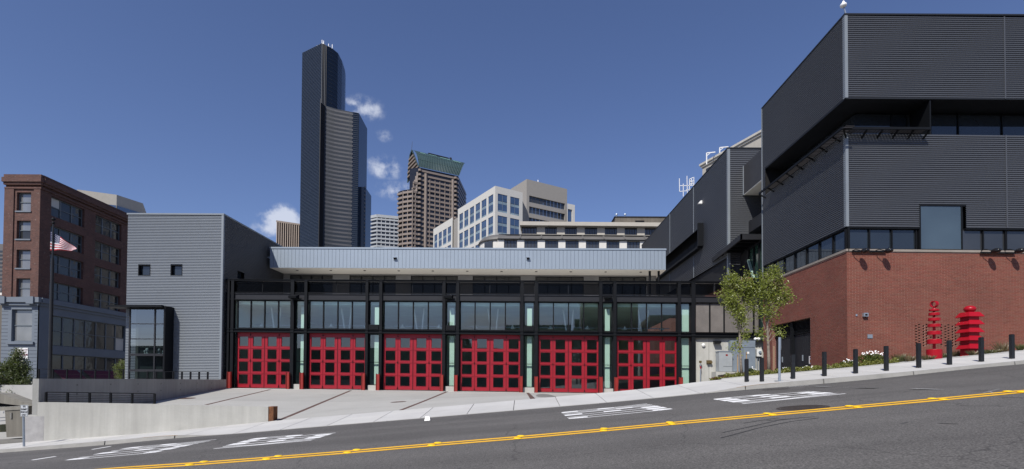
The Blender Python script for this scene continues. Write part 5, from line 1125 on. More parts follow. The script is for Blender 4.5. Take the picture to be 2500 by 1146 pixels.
# ------------------------------------------------------------------ road markings
def on_road(px, py, lift=.004):
    """Where the ray through a photo pixel meets the road."""
    lo, hi = 4.0, 17.5
    for _ in range(40):
        m_ = (lo+hi)/2; P = U(px, py, m_)
        if P.z > zroad(P.x, m_): lo = m_
        else: hi = m_
    P = U(px, py, lo); return Vector((P.x, lo, zroad(P.x, lo)+lift))
def ln(name, xw, label, off):
    mb = MB(); xs = frange(-12.5, 20.5, .25); rr = random.Random(3)
    for a, b in zip(xs, xs[1:]):
        ya, yb_ = DY+off, DY+off; w = xw
        mb.quad((a,ya-w,zroad(a,ya-w)+.005), (b,yb_-w,zroad(b,yb_-w)+.005), (b,yb_+w,zroad(b,yb_+w)+.005), (a,ya+w,zroad(a,ya+w)+.005))
    return mb.build(name, M['yellow_paint'], kind='structure', label=label)
ln('yellow_line', .085, 'far yellow stripe of the double centre line', .155); ln('yellow_line', .085, 'near yellow stripe of the double centre line', -.155)
sidx = 0
for i, px in enumerate([480, 665, 860, 1062, 1268, 1475, 1638, 1880, 2084, 2290, 2478]):
    for off in (.155, -.155):
        if i < 0: continue
        P = on_road(px+ (4 if off > 0 else -4), lerp(YEL, px)); x, y = P.x, DY+off; mb = MB(); mb.smooth = True; z = zroad(x, y)
        mb.lathe((x,y,z), [(.085,.004),(.08,.016),(.06,.026),(.02,.030)], 16); 
        d = ['leftmost','second from the left','third from the left','fourth from the left','left of the middle','in the middle of the view','right of the middle, below the CLEAR lettering','near the black tyre streaks','left of the rightmost pair but one','right of the large manhole','rightmost'][i]
        mb.build('road_stud', M['yellow_stud'], label='round yellow road stud, %s, on the %s stripe' % (d, 'far' if off > 0 else 'near'), cat='road stud', group='round yellow studs on the centre line')
# stroke letters on a unit cell: x = reading direction, y = letter height
GL = {'K':[((0,0),(0,1)),((1,1),(.12,.48)),((.3,.58),(1,0))],'E':[((0,0),(0,1)),((0,0.5),(.8,.5)),((0,0),(1,0)),((0,1),(1,1))],'P':[((0,0),(0,1)),((0,1),(.7,1)),((.7,1),(1,.88)),((1,.88),(1,.62)),((1,.62),(.7,.5)),((.7,.5),(0,.5))],
 'C':[((1,.82),(.75,1)),((.75,1),(.25,1)),((.25,1),(0,.85)),((0,.85),(0,.15)),((0,.15),(.25,0)),((.25,0),(.75,0)),((.75,0),(1,.18))],'L':[((0,0),(0,1)),((0,0),(1,0))],'A':[((0,0),(.5,1)),((.5,1),(1,0)),((.2,.33),(.8,.33))],
 'R':[((0,0),(0,1)),((0,1),(.7,1)),((.7,1),(1,.88)),((1,.88),(1,.62)),((1,.62),(.7,.5)),((.7,.5),(0,.5)),((.5,.5),(1,0))]}
def road_word(word, NL, NR, FLp, FRp, label):
    """Corners in photo pixels: NL = near end of the word, letter tops; NR = near end, letter feet; FL/FR the same at the far end."""
    q = [on_road(*p) for p in (NL, NR, FLp, FRp)]; cen = (q[0]+q[3])/2
    t = thing('road_lettering', cen, label, None, kind='structure'); n = len(word); sw_ = .17
    for i, ch in enumerate(word):
        x0, x1 = (i+.04)/(n-.12), (i+.80)/(n-.12); mb = MB()
        def P(u_, v_):
            s = min(1, max(0, x0+(x1-x0)*u_)) ; A_ = q[0]*(1-s)+q[2]*s; B_ = q[1]*(1-s)+q[3]*s; r = B_*(1-v_)+A_*v_; return Vector((r.x, r.y, zroad(r.x, r.y)+.0045))
        for k_, (a, b) in enumerate(GL[ch]):
            dx, dy = b[0]-a[0], b[1]-a[1]; L_ = math.hypot(dx, dy)
            if abs(dy) > abs(dx)*.9: wx, wy = .115, 0     # strokes along the street
            elif abs(dx) > abs(dy)*2.0: wx, wy = 0, .092
            else: wx, wy = .13, .02
            a_ = (min(max(a[0], wx), 1-wx), min(max(a[1], wy), 1-wy)); b_ = (min(max(b[0], wx), 1-wx), min(max(b[1], wy), 1-wy))
            m_ = 4; lift = Vector((0,0,.0004*k_))
            for j in range(m_):
                t0, t1 = j/m_, (j+1)/m_; c0 = (a_[0]+(b_[0]-a_[0])*t0, a_[1]+(b_[1]-a_[1])*t0); c1 = (a_[0]+(b_[0]-a_[0])*t1, a_[1]+(b_[1]-a_[1])*t1)
                mb.quad(P(c0[0]-wx, c0[1]-wy)+lift, P(c0[0]+wx, c0[1]+wy)+lift, P(c1[0]+wx, c1[1]+wy)+lift, P(c1[0]-wx, c1[1]-wy)+lift)
        mb.build('letter', M['white_paint'], t)
road_word('KEEP', (1815,987), (2068,962), (1736,975), (1958,955), 'white KEEP lettering on the road nearest the bollards')
road_word('CLEAR', (1390,1024.5), (1646,1000), (1369,1007), (1578,986), 'white CLEAR lettering on the road in front of the fifth door')
road_word('KEEP', (518,1097), (758,1076.5), (622,1070.5), (832,1053.5), 'white KEEP lettering on the road below the end of the low wall')
road_word('CLEAR', (148,1126.5), (378,1106), (316,1093), (532,1073), 'white CLEAR lettering on the road at the far left')
def dash(p0, p1, w, name='lane_dash', mt=None, label=None, lift=.004):
    a, b = on_road(*p0, lift), on_road(*p1, lift); d = (b-a).normalized(); s = Vector((-d.y, d.x, 0))*w; mb = MB(); mb.quad(a-s, b-s, b+s, a+s); return mb.build(name, mt or M['white_paint'], kind='structure', label=label)
dash((225,1098),(270,1090.5),.045); dash((78,1124),(136,1115),.045)
dash((1990,943.5),(2030,944.5),.22); dash((2100,947),(2148,947.5),.20); dash((2235,949.5),(2302,951.5),.15)
dash((1925,945),(1975,941.5),.05); dash((2058,946),(2072,946.5),.02)
faint = mat('faint_spray_paint', (.24,.24,.24), .8, var=.2, scale=8); 
for a, b in (((2368,954),(2440,952)),((2372,957),(2450,954.5)),((2385,951.5),(2468,957)),((2400,960),(2440,950.5)),((2415,955),(2425,961))): dash(a, b, .018, 'spray_marking', faint, lift=.0045+.0005*len(bpy.data.objects)/9999)
black = mat('tar_streak', (.028,.028,.030), .7, var=.2, scale=5)
for pts in (((1760,1070),(1792,1062),(1850,1046),(1930,1030),(2000,1021)), ((1764,1057),(1830,1043),(1900,1027),(1960,1020)), ((1815,1034),(1860,1027),(1900,1021))):
    for a, b in zip(pts, pts[1:]): dash(a, b, .014, 'tar_streak', black)
for a, b in (((1870,1028),(1990,1018)),((900,1052),(1260,1024)),((2200,1036),(2215,1031)),((2290,1034),(2340,1036)),((2440,970),(2498,972)),((1380,1012.5),(1480,1001)),((1455,990),(1486,986))): dash(a, b, .018, 'road_crack', mat('road_crack_fill', (.055,.054,.054), .8))
# manholes
def manhole(px, py, r, D, zf, label, mt=M['manhole']):
    P = U(px, py, D) if D else on_road(px, py); P = Vector((P.x, P.y, zf(P.x, P.y)+.004)); t = thing('manhole_cover', P, label, 'manhole cover'); mb = MB()
    n = 36
    def ring(r0, r1, dz, mb):
        for j in range(n):
            a, b = 2*math.pi*j/n, 2*math.pi*(j+1)/n; q = []
            for rr, an_ in ((r0,a),(r1,a),(r1,b),(r0,b)): x, y = P.x+rr*math.cos(an_), P.y+rr*math.sin(an_); q.append((x, y, zf(x, y)+dz))
            mb.quad(*q)
    ring(r*.86, r, .005, mb); mb.build('frame_ring', mt, t); mb = MB(); ring(.0001, r*.83, .003, mb); ring(r*.3, r*.34, .008, mb); ring(r*.55, r*.59, .008, mb); mb.build('cover', mt, t)
    return t
manhole(1959, 996, .50, None, zroad, 'large round manhole cover beside the double yellow line')
manhole(1893, 950.8, .42, None, zroad, 'flat dark manhole cover near the kerb below the bollards', mat('dull_iron', (.062,.056,.052), .8, var=.2, scale=8))
za = lambda x, y: zapron(x, y)
manhole(456, 972.5, .45, 29.2, za, 'round manhole cover in the driveway before the leftmost red door', M['rustline'])
manhole(973, 967.5, .40, 26.5, za, 'small round cover in the driveway before the third red door', M['rustline'])
mb = MB(); a = on_road(1560, 985); 
# paper sack on the gutter
P = on_road(1043.5, 1027.5); t = MB(); w = .085
t.hexa([(P.x-w,P.y-.08,P.z-.004),(P.x+w*1.15,P.y-.08,P.z+.01),(P.x+w,P.y+.12,P.z),(P.x-w*.9,P.y+.12,P.z),(P.x-w*.65,P.y-.02,P.z+.13),(P.x+w*.8,P.y-.03,P.z+.14),(P.x+w*.7,P.y+.09,P.z+.13),(P.x-w*.6,P.y+.09,P.z+.12)]); t.build('paper_box', M['white'], label='small white paper box lying at the edge of the road', cat='box')
# ------------------------------------------------------------------ concrete ramp at the left edge
t = thing('sloping_ramp_wall', U(20, 1050, 25), 'weathered concrete ramp wall with slanted parapet at the left edge', 'wall')
RWf = front(-80, 20.7, 61, 19.9)
def rq(pts, o0, o1, mt, nm):
    mb = MB(); b = [RWf.uz(*p) for p in pts]; n = len(b)
    f_ = [RWf.pt(u_, z, o1) for u_, z in b]; g_ = [RWf.pt(u_, z, o0) for u_, z in b]; mb.quad(*f_)
    for i in range(n): j = (i+1) % n; mb.quad(f_[i], g_[i], g_[j], f_[j])
    mb.build(nm, mt, t)
rq([(16,1068),(60,1066),(60,1000),(12,1003)], -.35, .0, M['wallcon2'], 'wall')
rq([(-80,1006),(12,1003),(60,1000),(60,993),(-80,996)], -.35, .03, mat('ramp_beam', (.20,.19,.165), .9, var=.15, streak=.2), 'beam')
rq([(-80,955),(0,962),(60,985),(74,991),(60,993),(-80,975)], -.5, -.05, mat('ramp_coping', (.19,.18,.155), .9, var=.15, streak=.2), 'coping')
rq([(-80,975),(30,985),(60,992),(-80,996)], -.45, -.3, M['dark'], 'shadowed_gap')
rq([(-80,1056),(16,1053),(16,1006),(-80,1008)], -1.6, -1.4, mat('ramp_back', (.16,.155,.14), .9, var=.2), 'rear_panel')
rq([(-80,1062),(10,1056),(24,1038),(-80,1042)], -1.3, -1.0, mat('lichen', (.12,.12,.06), .9, var=.4, scale=3), 'mossy_slab')
for y_ in (1020, 1028): rq([(-80,y_+6),(20,y_-2),(20,y_-3.5),(-80,y_+4.5)], -.9, -.86, M['galv'], 'hand_rail')
rq([(27,1008),(31,1008),(31,1022),(27,1022)], .0, .04, M['joint'], 'stain_mark')
mb = MB()
for a, b in zip(frange(-40, -17.3, 2), frange(-40, -17.3, 2)[1:]): mb.quad((a,18.85,zwalk(a,18.8)-.01), (b,18.85,zwalk(b,18.8)-.01), (b,23,zwalk(b,18.8)-.02), (a,23,zwalk(a,18.8)-.02))
mb.build('side_pavement', M['concrete'], kind='structure')
# ------------------------------------------------------------------ old brick building
OB = front(11, 60, 98, 60, -.001, 590); 
K0 = OB.pt(OB.len, 0); OS = Face((K0.x, K0.y), (K0.x-.0516*30, K0.y+30), 0)
ob = thing('old_brick_building', (K0.x, K0.y+5, EYE-5), 'old red brick building six storeys tall with blue grey ground floors', 'building')
zt_, zg_ = OB.uz(50, 428)[1], OB.uz(50, 728)[1]
fw = [OB.rect(41, 470, 75.5, 515.5), OB.rect(40.5, 539, 74.5, 584), OB.rect(40, 610, 74, 655), OB.rect(39.5, 680, 73.5, 726)]
fw2 = [OB.rect(30, 756, 80, 834)]
mb = MB(); cor = OB.uz(50, 462)[1]
mb.holed(OB, (0, zg_, OB.len, zt_-.3), fw, 0, .4); mb.build('brick_wall', M['brickold'], ob)
def suz(px, py): return OS.uz(px, py)
side_rows = []; swn = []
for y0, y1, c in ((482,552,0),(556,614,0),(620,677,0),(688,741,0)): pass
uA0, uA1 = OS.uz(123,600)[0], OS.uz(205,600)[0]; uB0, uB1 = OS.uz(232,600)[0], OS.uz(296,600)[0]
rowsz = [(OB.uz(50,517)[1], OB.uz(50,468)[1]), (OB.uz(50,588)[1], OB.uz(50,540)[1]), (OB.uz(50,657)[1], OB.uz(50,610)[1]), (OB.uz(50,725)[1], OB.uz(50,680)[1])]
for z0, z1 in rowsz: swn += [(uA0, z0, uA1, z1), (uB0, z0, uB1, z1)]
mb = MB(); LEN = 22
mb.holed(OS, (0, zg_, LEN, zt_-.3), swn, 0, .35); mb.build('side_brick_wall', M['brickold'], ob)
pierm = M['brickold']
mb = MB(); mb.px(OB, 10, 462, 33, 728, .0, .12); mb.px(OB, 82, 462, 98.0, 728, .0, .12); mb.build('pier', pierm, ob)
mb = MB()
for (y0, y1, o) in ((428,436,.25),(436,447,.45),(447,453,.28),(458,462,.15)):
    z1, z0 = OB.uz(50,y0)[1], OB.uz(50,y1)[1]; mb.fb(OB, (-.08 if o > .3 else -.02, z0, OB.len+o*.8, z1-.002), -.0, o+.02); mb.fb(OS, (-.0, z0, LEN, z1-.002), .0, o)
mb.build('cornice', M['brickold'], ob)
def sash(fc, r, n, mt, trans=True, parent=ob, o=-.3, fm=None):
    fm = fm or mat('sash_paint', (.10,.12,.14), .6); w = (r[2]-r[0])/n; hs_ = []; zm = (r[1]+r[3])/2
    for k in range(n):
        a, b = r[0]+w*k+.09, r[0]+w*(k+1)-.09
        hs_ += [(a, r[1]+.1, b, zm-.05), (a, zm+.05, b, r[3]-.1)] if trans else [(a, r[1]+.1, b, r[3]-.1)]
    mb = MB(); mb.holed(fc, r, hs_, o, .1); wf = mb.build('window', fm, parent)
    for h in hs_: mb = MB(); mb.fb(fc, h, o-.09, o-.08); mb.build('pane', mt if rnd.random() < .8 else M['offwhite'] if rnd.random() < .2 else G['old'], wf)
blindm = glass_dark('blind_glass', (.16,.165,.17), .12, .1)
for r_ in fw: sash(OB, r_, 1, blindm)
for r_ in fw: mb = MB(); mb.fb(OB, (r_[0]-.1, r_[1]-.16, r_[2]+.1, r_[1]-.0), .0, .1); mb.build('stone_sill', M['bluegrey2'], ob)
for r_ in swn: sash(OS, r_, 3, G['old'])
# blue grey base
zg0 = OB.uz(50, 935)[1]-3
mb = MB(); mb.holed(OB, (-.0, zg0, OB.len+.05, zg_-.01), fw2, .1, .35); 
u2 = [(OS.uz(125,800)[0], OS.uz(220,852)[1], OS.uz(306,800)[0], OS.uz(125,770)[1]), (OS.uz(125,880)[0], OS.uz(125,904)[1], OS.uz(306,880)[0], OS.uz(125,873)[1]+.4)]
mb.holed(OS, (.0, zg0, LEN, zg_-.01), u2, .1, .3); mb.build('rendered_base', M['bluegrey'], ob)
for k in range(24): 
    z = zg_-1.2-k*.42; mb = MB(); f_ = MB()
    mb.fb(OB, (0, z, fw2[0][0]-.4, z+.05), .1, .105); mb.fb(OB, (fw2[0][2]+.3, z, OB.len, z+.05), .1, .105)
    if z < fw2[0][1]-.5: mb.fb(OB, (fw2[0][0]-.4, z, fw2[0][2]+.3, z+.05), .1, .105)
    mb.build('rustication_groove', kind='stuff', parent=ob, mat=mat('groove', (.045,.055,.075), .9, var=0))
mb = MB(); mb.fb(OB, (-.4, zg_-.55, OB.len+.45, zg_+.05), .1, .5); mb.fb(OS, (.0, zg_-.55, LEN, zg_+.05), .1, .45); mb.fb(OB, (-.2, zg_-.9, OB.len+.2, zg_-.55), .1, .3); mb.fb(OS, (0, zg_-.9, LEN, zg_-.55), .1, .25); mb.build('base_cornice', M['bluegrey'], ob)
for px in (14, 83): a = OB.uz(px, 740)[0]; mb = MB(); mb.fb(OB, (a-.35, zg_-.75, a+.5, zg_+.1), .5, .66); mb.build('cornice_block', M['bluegrey'], ob)
sash(OB, fw2[0], 1, blindm, o=-.15); mb = MB(); r_ = fw2[0]; mb.fb(OB, (r_[0]-.4, r_[1]-.35, r_[2]+.35, r_[1]-.05), .1, .32); mb.build('stone_sill', M['bluegrey2'], ob)
sash(OS, u2[0], 7, G['old'], o=-.1); sash(OS, u2[1], 7, G['old'], False, o=-.1)
aw = MB(); 
for a, b in ((125,185),(200,300)):
    ua, ub = OS.uz(a,900)[0], OS.uz(b,900)[0]; z1, z0 = OS.uz(125,903)[1], OS.uz(125,925)[1]; aw.quad(OS.pt(ua,z1,.12), OS.pt(ub,z1,.12), OS.pt(ub,z0,1.4), OS.pt(ua,z0,1.4)); aw.quad(OS.pt(ua,z0-.3,1.4), OS.pt(ub,z0-.3,1.4), OS.pt(ub,z0,1.4), OS.pt(ua,z0,1.4))
aw.build('awning', M['awning'], ob)
mb = MB(); p = OB.pt(0,0,-.5); mb.box(p.x+.1, p.y+.4, zg0, K0.x-1.7, p.y+26, zt_-1); mb.build('core_wall', M['dark'], ob)
# lettered signs on the building and the white shop sign
t = thing('lease_sign', OB.pt(OB.uz(58,863)[0], OB.uz(58,875)[1], .1), 'white and dark red sign board on the blue grey wall, partly behind the tree', 'sign')
r_ = OB.rect(42, 850, 71, 877); mb = MB(); mb.fb(OB, r_, .115, .16); mb.build('board', M['white'], t); h_ = r_[3]-r_[1]
mb = MB(); mb.fb(OB, (r_[0]+.02, r_[1]+h_*.30, r_[2]-.02, r_[1]+h_*.47), .16, .168); mb.build('red_band', M['awning'], t)
um = (r_[0]+r_[2])/2; text('Commercial', OB.pt(um, r_[1]+h_*.84, .17), .27, M['awning'], t, OB.U, (0,0,1)); text('FOR LEASE', OB.pt(um, r_[1]+h_*.62, .17), .27, M['awning'], t, OB.U, (0,0,1), sx=.9)
text('Local Realty, Inc.', OB.pt(um, r_[1]+h_*.385, .172), .17, M['white'], t, OB.U, (0,0,1)); text('206 ...', OB.pt(um, r_[1]+h_*.14, .17), .26, M['awning'], t, OB.U, (0,0,1), sx=.9) if False else None
t = thing('shop_sign', OB.pt(OB.uz(60,920)[0], OB.uz(60,935)[1], 1.0), 'large blank white panel low behind the dark tree', 'sign'); mb = MB(); mb.px(OB, 42, 905, 77, 944, .9, 1.1); mb.build('panel', M['white'], t)
mb = MB(); mb.px(OB, 66, 897, 72, 965, 1.1, 1.3); mb.build('post', M['steel'], t)
# far-left slivers
mb = MB(); f_ = front(-60, 130, 9, 130); mb.px(f_, -60, 596, 9, 950, -20, 0); t = thing('distant_grey_building', f_.pt(3, EYE), 'grey slab of a building behind the brick building at the left edge', 'building'); mb.build('wall', mat('distant_grey', (.12,.11,.11), .8, var=.05), t)
mb = MB()
for k in range(11): mb.px(f_, -50, 612+k*9.5, 6, 616.5+k*9.5, .0, .06)
mb.build('window_row', G['grey'], t, kind='stuff')
t = thing('white_corniced_building', U(0, 800, 90), 'white corniced building glimpsed at the left edge', 'building'); f_ = front(-60, 90, 11, 90); mb = MB(); mb.px(f_, -60, 712, 11, 760, -10, .0); mb.px(f_, -60, 716, 12, 722, 0, .5); mb.px(f_, -60, 706, 10, 711, 0, .7); mb.build('wall', M['cream'], t); mb = MB(); mb.px(f_, -60, 741, 10, 1000, -9, -.02+.1); mb.build('shaded_storefront', M['roofdark'], t)
# beige building behind the brick one
t = thing('beige_tower_top', U(270, 500, 115), 'beige faceted building top with dark window band behind the brick building', 'building')
zq = U(285, 476, 118).z
pl = [U(150, 450, 122), U(285, 476, 118), U(348, 497, 123), U(356, 519, 130)]
def fin(px, py, z): 
    D = (z-EYE)*F/(925-py) if True else 0; return None
def hpt(px, py, z):
    d = direction(px, py); t_ = (z-EYE)/d.z; return CAM + d*t_
pA, pB, pC, pD = hpt(188,463,zq), hpt(285,476,zq), hpt(349,497,zq), hpt(357,519,zq)
mb = MB()
for a, b in ((pA,pB),(pB,pC),(pC,pD)): mb.quad((a.x,a.y,0), (b.x,b.y,0), (b.x,b.y,a.z), (a.x,a.y,a.z))
mb.build('wall', M['beige'], t)
mb = MB()
for a, b in ((pA,pB),(pB,pC)):
    n_ = Vector((b.y-a.y, -(b.x-a.x), 0)).normalized()*.3; z1, z0 = a.z-2.6, a.z-4.2; mb.quad((a.x+n_.x,a.y+n_.y,z0), (b.x+n_.x,b.y+n_.y,z0), (b.x+n_.x,b.y+n_.y,z1), (a.x+n_.x,a.y+n_.y,z1))
mb.build('window_band', G['winb'], t)
# ------------------------------------------------------------------ flagpole and flag
P0 = U(121, 940, 36); P1 = U(122.5, 548, 36)
t = thing('flagpole', P0, 'tall dark flagpole with ball top standing before the brick building', 'flagpole')
Pm = U(121.8, 632, 36); mb = MB(); mb.tube([(P0.x,36,P0.z-.5), (P0.x,36,Pm.z)], [.125,.10], 12); mb.tube([(P0.x,36,Pm.z),(P0.x,36,P1.z)], [.055,.05], 10); mb.build('pole', mat('dark_pole', (.02,.02,.022), .4, .3), t)
mb = MB(); mb.smooth = True; mb.ball((P0.x,36,P1.z+.10), .10,.10,.10); mb.ball((P0.x,36,P1.z+.36), .13,.13,.11); mb.build('finial', M['steel'], t)
t = thing('national_flag', U(124, 590, 36), 'red, white and blue striped flag with stars flying from the flagpole', 'flag')
fl0, fl1 = U(123.5, 565.5, 36), U(123.5, 611.5, 36); H = fl0.z-fl1.z; Wd = 63*36/F
def fpt(s, v):   # s along fly 0..1, v down 0..1
    x = fl0.x + s*Wd*(1-.05*v); y = 36 + .18*math.sin(s*9+v*1.2)*s**.5
    top = H*(.10*s + .80*s**1.25) + .05*math.sin(s*10)*(1-s); return Vector((x, y, fl0.z - top - (H*1.0 - top)*v - .03*math.sin(s*8+1)*v*(1-v)))
cols = {'r': mat('flag_red', (.34,.012,.022), .8, var=0), 'w': mat('flag_white', (.60,.60,.63), .8, var=0), 'b': mat('flag_blue', (.018,.024,.085), .8, var=0)}
for k in range(13):
    mb = MB(); mb.smooth = True; s0 = .42 if k < 7 else 0
    for j in range(14):
        a, b = s0+(1-s0)*j/14, s0+(1-s0)*(j+1)/14; mb.quad(fpt(a,(k+1)/13), fpt(b,(k+1)/13), fpt(b,k/13), fpt(a,k/13))
    mb.build('stripe', cols['r' if k % 2 == 0 else 'w'], t)
mb = MB(); mb.smooth = True
for i in range(7):
    for j in range(7): a, b = .42*j/7, .42*(j+1)/7; mb.quad(fpt(a,(i+1)/13), fpt(b,(i+1)/13), fpt(b,i/13), fpt(a,i/13))
mb.build('canton', cols['b'], t)
mb = MB()
for i in range(9):
    for j in range(6 if i % 2 == 0 else 5):
        s_, v_ = .42*((j+.5)/6 + (.083 if i % 2 else 0)), (i+.7)/9.4*7/13; c = fpt(s_, v_)+Vector((0,-.02,0)); r = .028; mb.quad(*[c+Vector((math.cos(a*.6283+1.571)*(r if a % 2 == 0 else r*.42), 0, math.sin(a*.6283+1.571)*(r if a % 2 == 0 else r*.42))) for a in range(10)])
mb.build('stars', cols['w'], t, kind='stuff')
# ------------------------------------------------------------------ skyline
def prism(mb, pts, z0, z1, cap=True):
    n = len(pts)
    for a, b in zip(pts, pts[1:]+pts[:1]): mb.quad((a[0],a[1],z0), (b[0],b[1],z0), (b[0],b[1],z1), (a[0],a[1],z1))
    if cap: mb.quad(*[(p[0],p[1],z1) for p in pts])
# dark curved skyscraper
T1 = thing('dark_skyscraper', (-180, 470, 0), 'very tall dark glass skyscraper with concave banded face', 'skyscraper')
ztop = 300.0
UA = [(738,130),(787,106),(801,113.5),(812,120),(825,131),(835,150),(842,172),(844,185)]
up = [hpt(px, py, ztop) for px, py in UA]
upw = [(p.x, p.y) for p in up]
back = [(upw[-1][0]*1.13, upw[-1][1]*1.12), (upw[0][0]*1.06, upw[0][1]*1.1)]
mb = MB(); prism(mb, upw+back, -5, ztop); mb.build('upper_shaft', G['tower'], T1)
def ffloors(P, Q, z0, z1, n, name, mt, h, o=.25, parent=T1, lean=0):
    mb = MB(); d = Vector((Q[0]-P[0], Q[1]-P[1], 0)).normalized(); nn = Vector((d.y,-d.x,0))*o
    for k in range(n+1):
        z = z0+(z1-z0)*k/n; mb.quad((P[0]+nn.x,P[1]+nn.y,z-h/2), (Q[0]+nn.x,Q[1]+nn.y,z-h/2), (Q[0]+nn.x,Q[1]+nn.y,z+h/2), (P[0]+nn.x,P[1]+nn.y,z+h/2))
    return mb.build(name, mt, parent, kind='stuff')
ffloors(upw[0], upw[1], 110, ztop, 150, 'floor_line', M['mullion'], .30)
for k in range(4):
    f_ = k/4; a = Vector((*upw[1],0))*(1-f_)+Vector((*upw[2],0))*f_; mb = MB(); mb.box(a.x-.16, a.y-.4, 60, a.x+.16, a.y+.2, ztop); mb.build('corner_fin', M['steel2'] if k % 2 else M['mullion'], T1)
for i in range(2, 7): ffloors(upw[i], upw[i+1], 250, ztop, 14, 'floor_line', M['mullion'], .3)
zl = 241.0
LA = [(783,251),(795,258.5),(805,262),(816,265.3),(828,268),(840,270.3),(852,272.5),(862,274.6)]
lp = [hpt(px, py, zl) for px, py in LA]; lw_ = [(p.x, p.y) for p in lp]
e1 = hpt(876, 277, zl); e2 = hpt(896, 315, zl)
mb = MB(); prism(mb, lw_+[(e1.x,e1.y),(e2.x,e2.y),(e2.x-60, e2.y+20),(lw_[0][0]-3, lw_[0][1]+40)], -5, zl); mb.build('lower_shaft', G['tower'], T1)
nf = 36; fh = (zl-112)/nf
for k in range(nf+1):
    z = zl-1.0-k*fh; mb = MB()
    for a, b in zip(lw_[1:], lw_[2:]):
        d = Vector((b[0]-a[0], b[1]-a[1], 0)).normalized(); nn = Vector((d.y,-d.x,0))*.18
        mb.quad((a[0]+nn.x,a[1]+nn.y,z-fh*.43), (b[0]+nn.x,b[1]+nn.y,z-fh*.43), (b[0]+nn.x,b[1]+nn.y,z), (a[0]+nn.x,a[1]+nn.y,z)); mb.quad((a[0],a[1],z-fh*.43), (b[0],b[1],z-fh*.43), (b[0]+nn.x,b[1]+nn.y,z-fh*.43), (a[0]+nn.x,a[1]+nn.y,z-fh*.43))
    mb.build('spandrel', M['towerdark'], T1)
mb = MB()
for (a, b) in zip(lw_[1:], lw_[2:]):
    for q in range(5):
        f_ = q/5; x, y = a[0]+(b[0]-a[0])*f_, a[1]+(b[1]-a[1])*f_; mb.box(x-.12, y-.35, 105, x+.12, y+.1, zl)
mb.build('window_mullions', M['mullion'], T1, kind='stuff')
for k in range(5):
    f_ = k/5; x = lw_[0][0]*(1-f_)+lw_[1][0]*f_; y = lw_[0][1]*(1-f_)+lw_[1][1]*f_; mb = MB(); mb.box(x-.25, y-.6, 100, x+.25, y+.1, zl+ (3 if k == 0 else 0)); mb.build('corner_fin', M['steel2'], T1)
ffloors(lw_[-1], (e1.x,e1.y), 110, zl, 72, 'floor_line', M['mullion'], .35); 
mb = MB(); mb.quad((e1.x+.3,e1.y-.3,100), (e2.x+.3,e2.y-.3,100), (e2.x+.3,e2.y-.3,zl), (e1.x+.3,e1.y-.3,zl)); mb.build('side_face', G['towerlight'], T1)
zc_ = 178.0; c1, c2, c3, c4 = hpt(872,456,zc_), hpt(889,457,zc_), hpt(893,459,zc_), hpt(906.5,479,zc_)
mb = MB(); prism(mb, [(p.x,p.y) for p in (c1,c2,c3,c4)]+[(c4.x-30,c4.y+30)], -5, zc_); mb.build('low_shaft', G['tower'], T1)
ffloors((c2.x,c2.y), (c3.x,c3.y), 112, zc_, 18, 'floor_line', M['towerdark'], 1.6)
mb = MB()
for px, py, h in ((772,112,5),(778,108,4),(784,104,8),(788,104,7),(800,110,6),(803,112,4),(809,118,10)):
    p = hpt(px, py+4, ztop); mb.bar((p.x,p.y+2,ztop), (p.x,p.y+2,ztop+h*.62), .42)
mb.build('roof_antennas', M['white'], T1, kind='stuff'); mb = MB(); mb.smooth = True; p = hpt(786, 108, ztop); mb.ball((p.x,p.y+3,ztop+1.5), 1.4,1.4,1.4); mb.build('roof_dish', M['white'], T1)
mb = MB(); p = hpt(819, 128, ztop); mb.box(p.x-4,p.y+3,ztop-2,p.x+1,p.y+7,ztop+1.2); mb.build('roof_plant', M['steel'], T1)
# brown tower with green vaulted roof
T2 = thing('green_roofed_tower', (-70, 410, 0), 'brown stone tower with sloping green glass vault roof', 'skyscraper')
za_ = 168.0
q1, q2 = hpt(1022.4, 409, za_), hpt(1119, 430.6, za_)
def hp2(px, py, z): p = hpt(px, py, z); return (p.x, p.y)
qa, qb, qc = hp2(972.5,462.5,152), hp2(985,458.5,152), hp2(1008,455,152)
q0 = (q1.x, q1.y); q3 = (q2.x, q2.y); q4 = ((1134.5-1275)/1240*447, 447)
body = [qa, qb, qc, q0, q3, q4, (qa[0]+8, qa[1]+50)]
mb = MB(); prism(mb, body, -5, 150); prism(mb, [hp2(1000,437,za_-8), q0, q3, q4, (q0[0]+2, q0[1]+35)], 149, za_); mb.build('glass_core', G['brown'], T2)
flo = 3.62; nfl = 26
segs = [(qa,qb,150,1.6),(qb,qc,151,1.6),(qc,q0,156,1.6)]
for i in range(nfl):
    z = 166.4-i*flo; mb = MB()
    for a, b, ztp, h in segs:
        if z > ztp: continue
        d = Vector((b[0]-a[0], b[1]-a[1], 0)).normalized(); nn = Vector((d.y,-d.x,0))*1.2
        mb.hexa([(a[0]+nn.x,a[1]+nn.y,z-h),(b[0]+nn.x,b[1]+nn.y,z-h),(b[0],b[1],z-h),(a[0],a[1],z-h),(a[0]+nn.x,a[1]+nn.y,z),(b[0]+nn.x,b[1]+nn.y,z),(b[0],b[1],z),(a[0],a[1],z)])
    if z <= 156: mb.build('balcony_band', M['brownstone'], T2)
    if i == 0: pass
    mb = MB(); a, b = q0, q3; d = Vector((b[0]-a[0], b[1]-a[1], 0)).normalized(); nn = Vector((d.y,-d.x,0))*.5
    mb.hexa([(a[0]+nn.x,a[1]+nn.y,z-1.5),(b[0]+nn.x,b[1]+nn.y,z-1.5),(b[0],b[1],z-1.5),(a[0],a[1],z-1.5),(a[0]+nn.x,a[1]+nn.y,z),(b[0]+nn.x,b[1]+nn.y,z),(b[0],b[1],z),(a[0],a[1],z)]); mb.build('spandrel', M['brownstone'], T2)
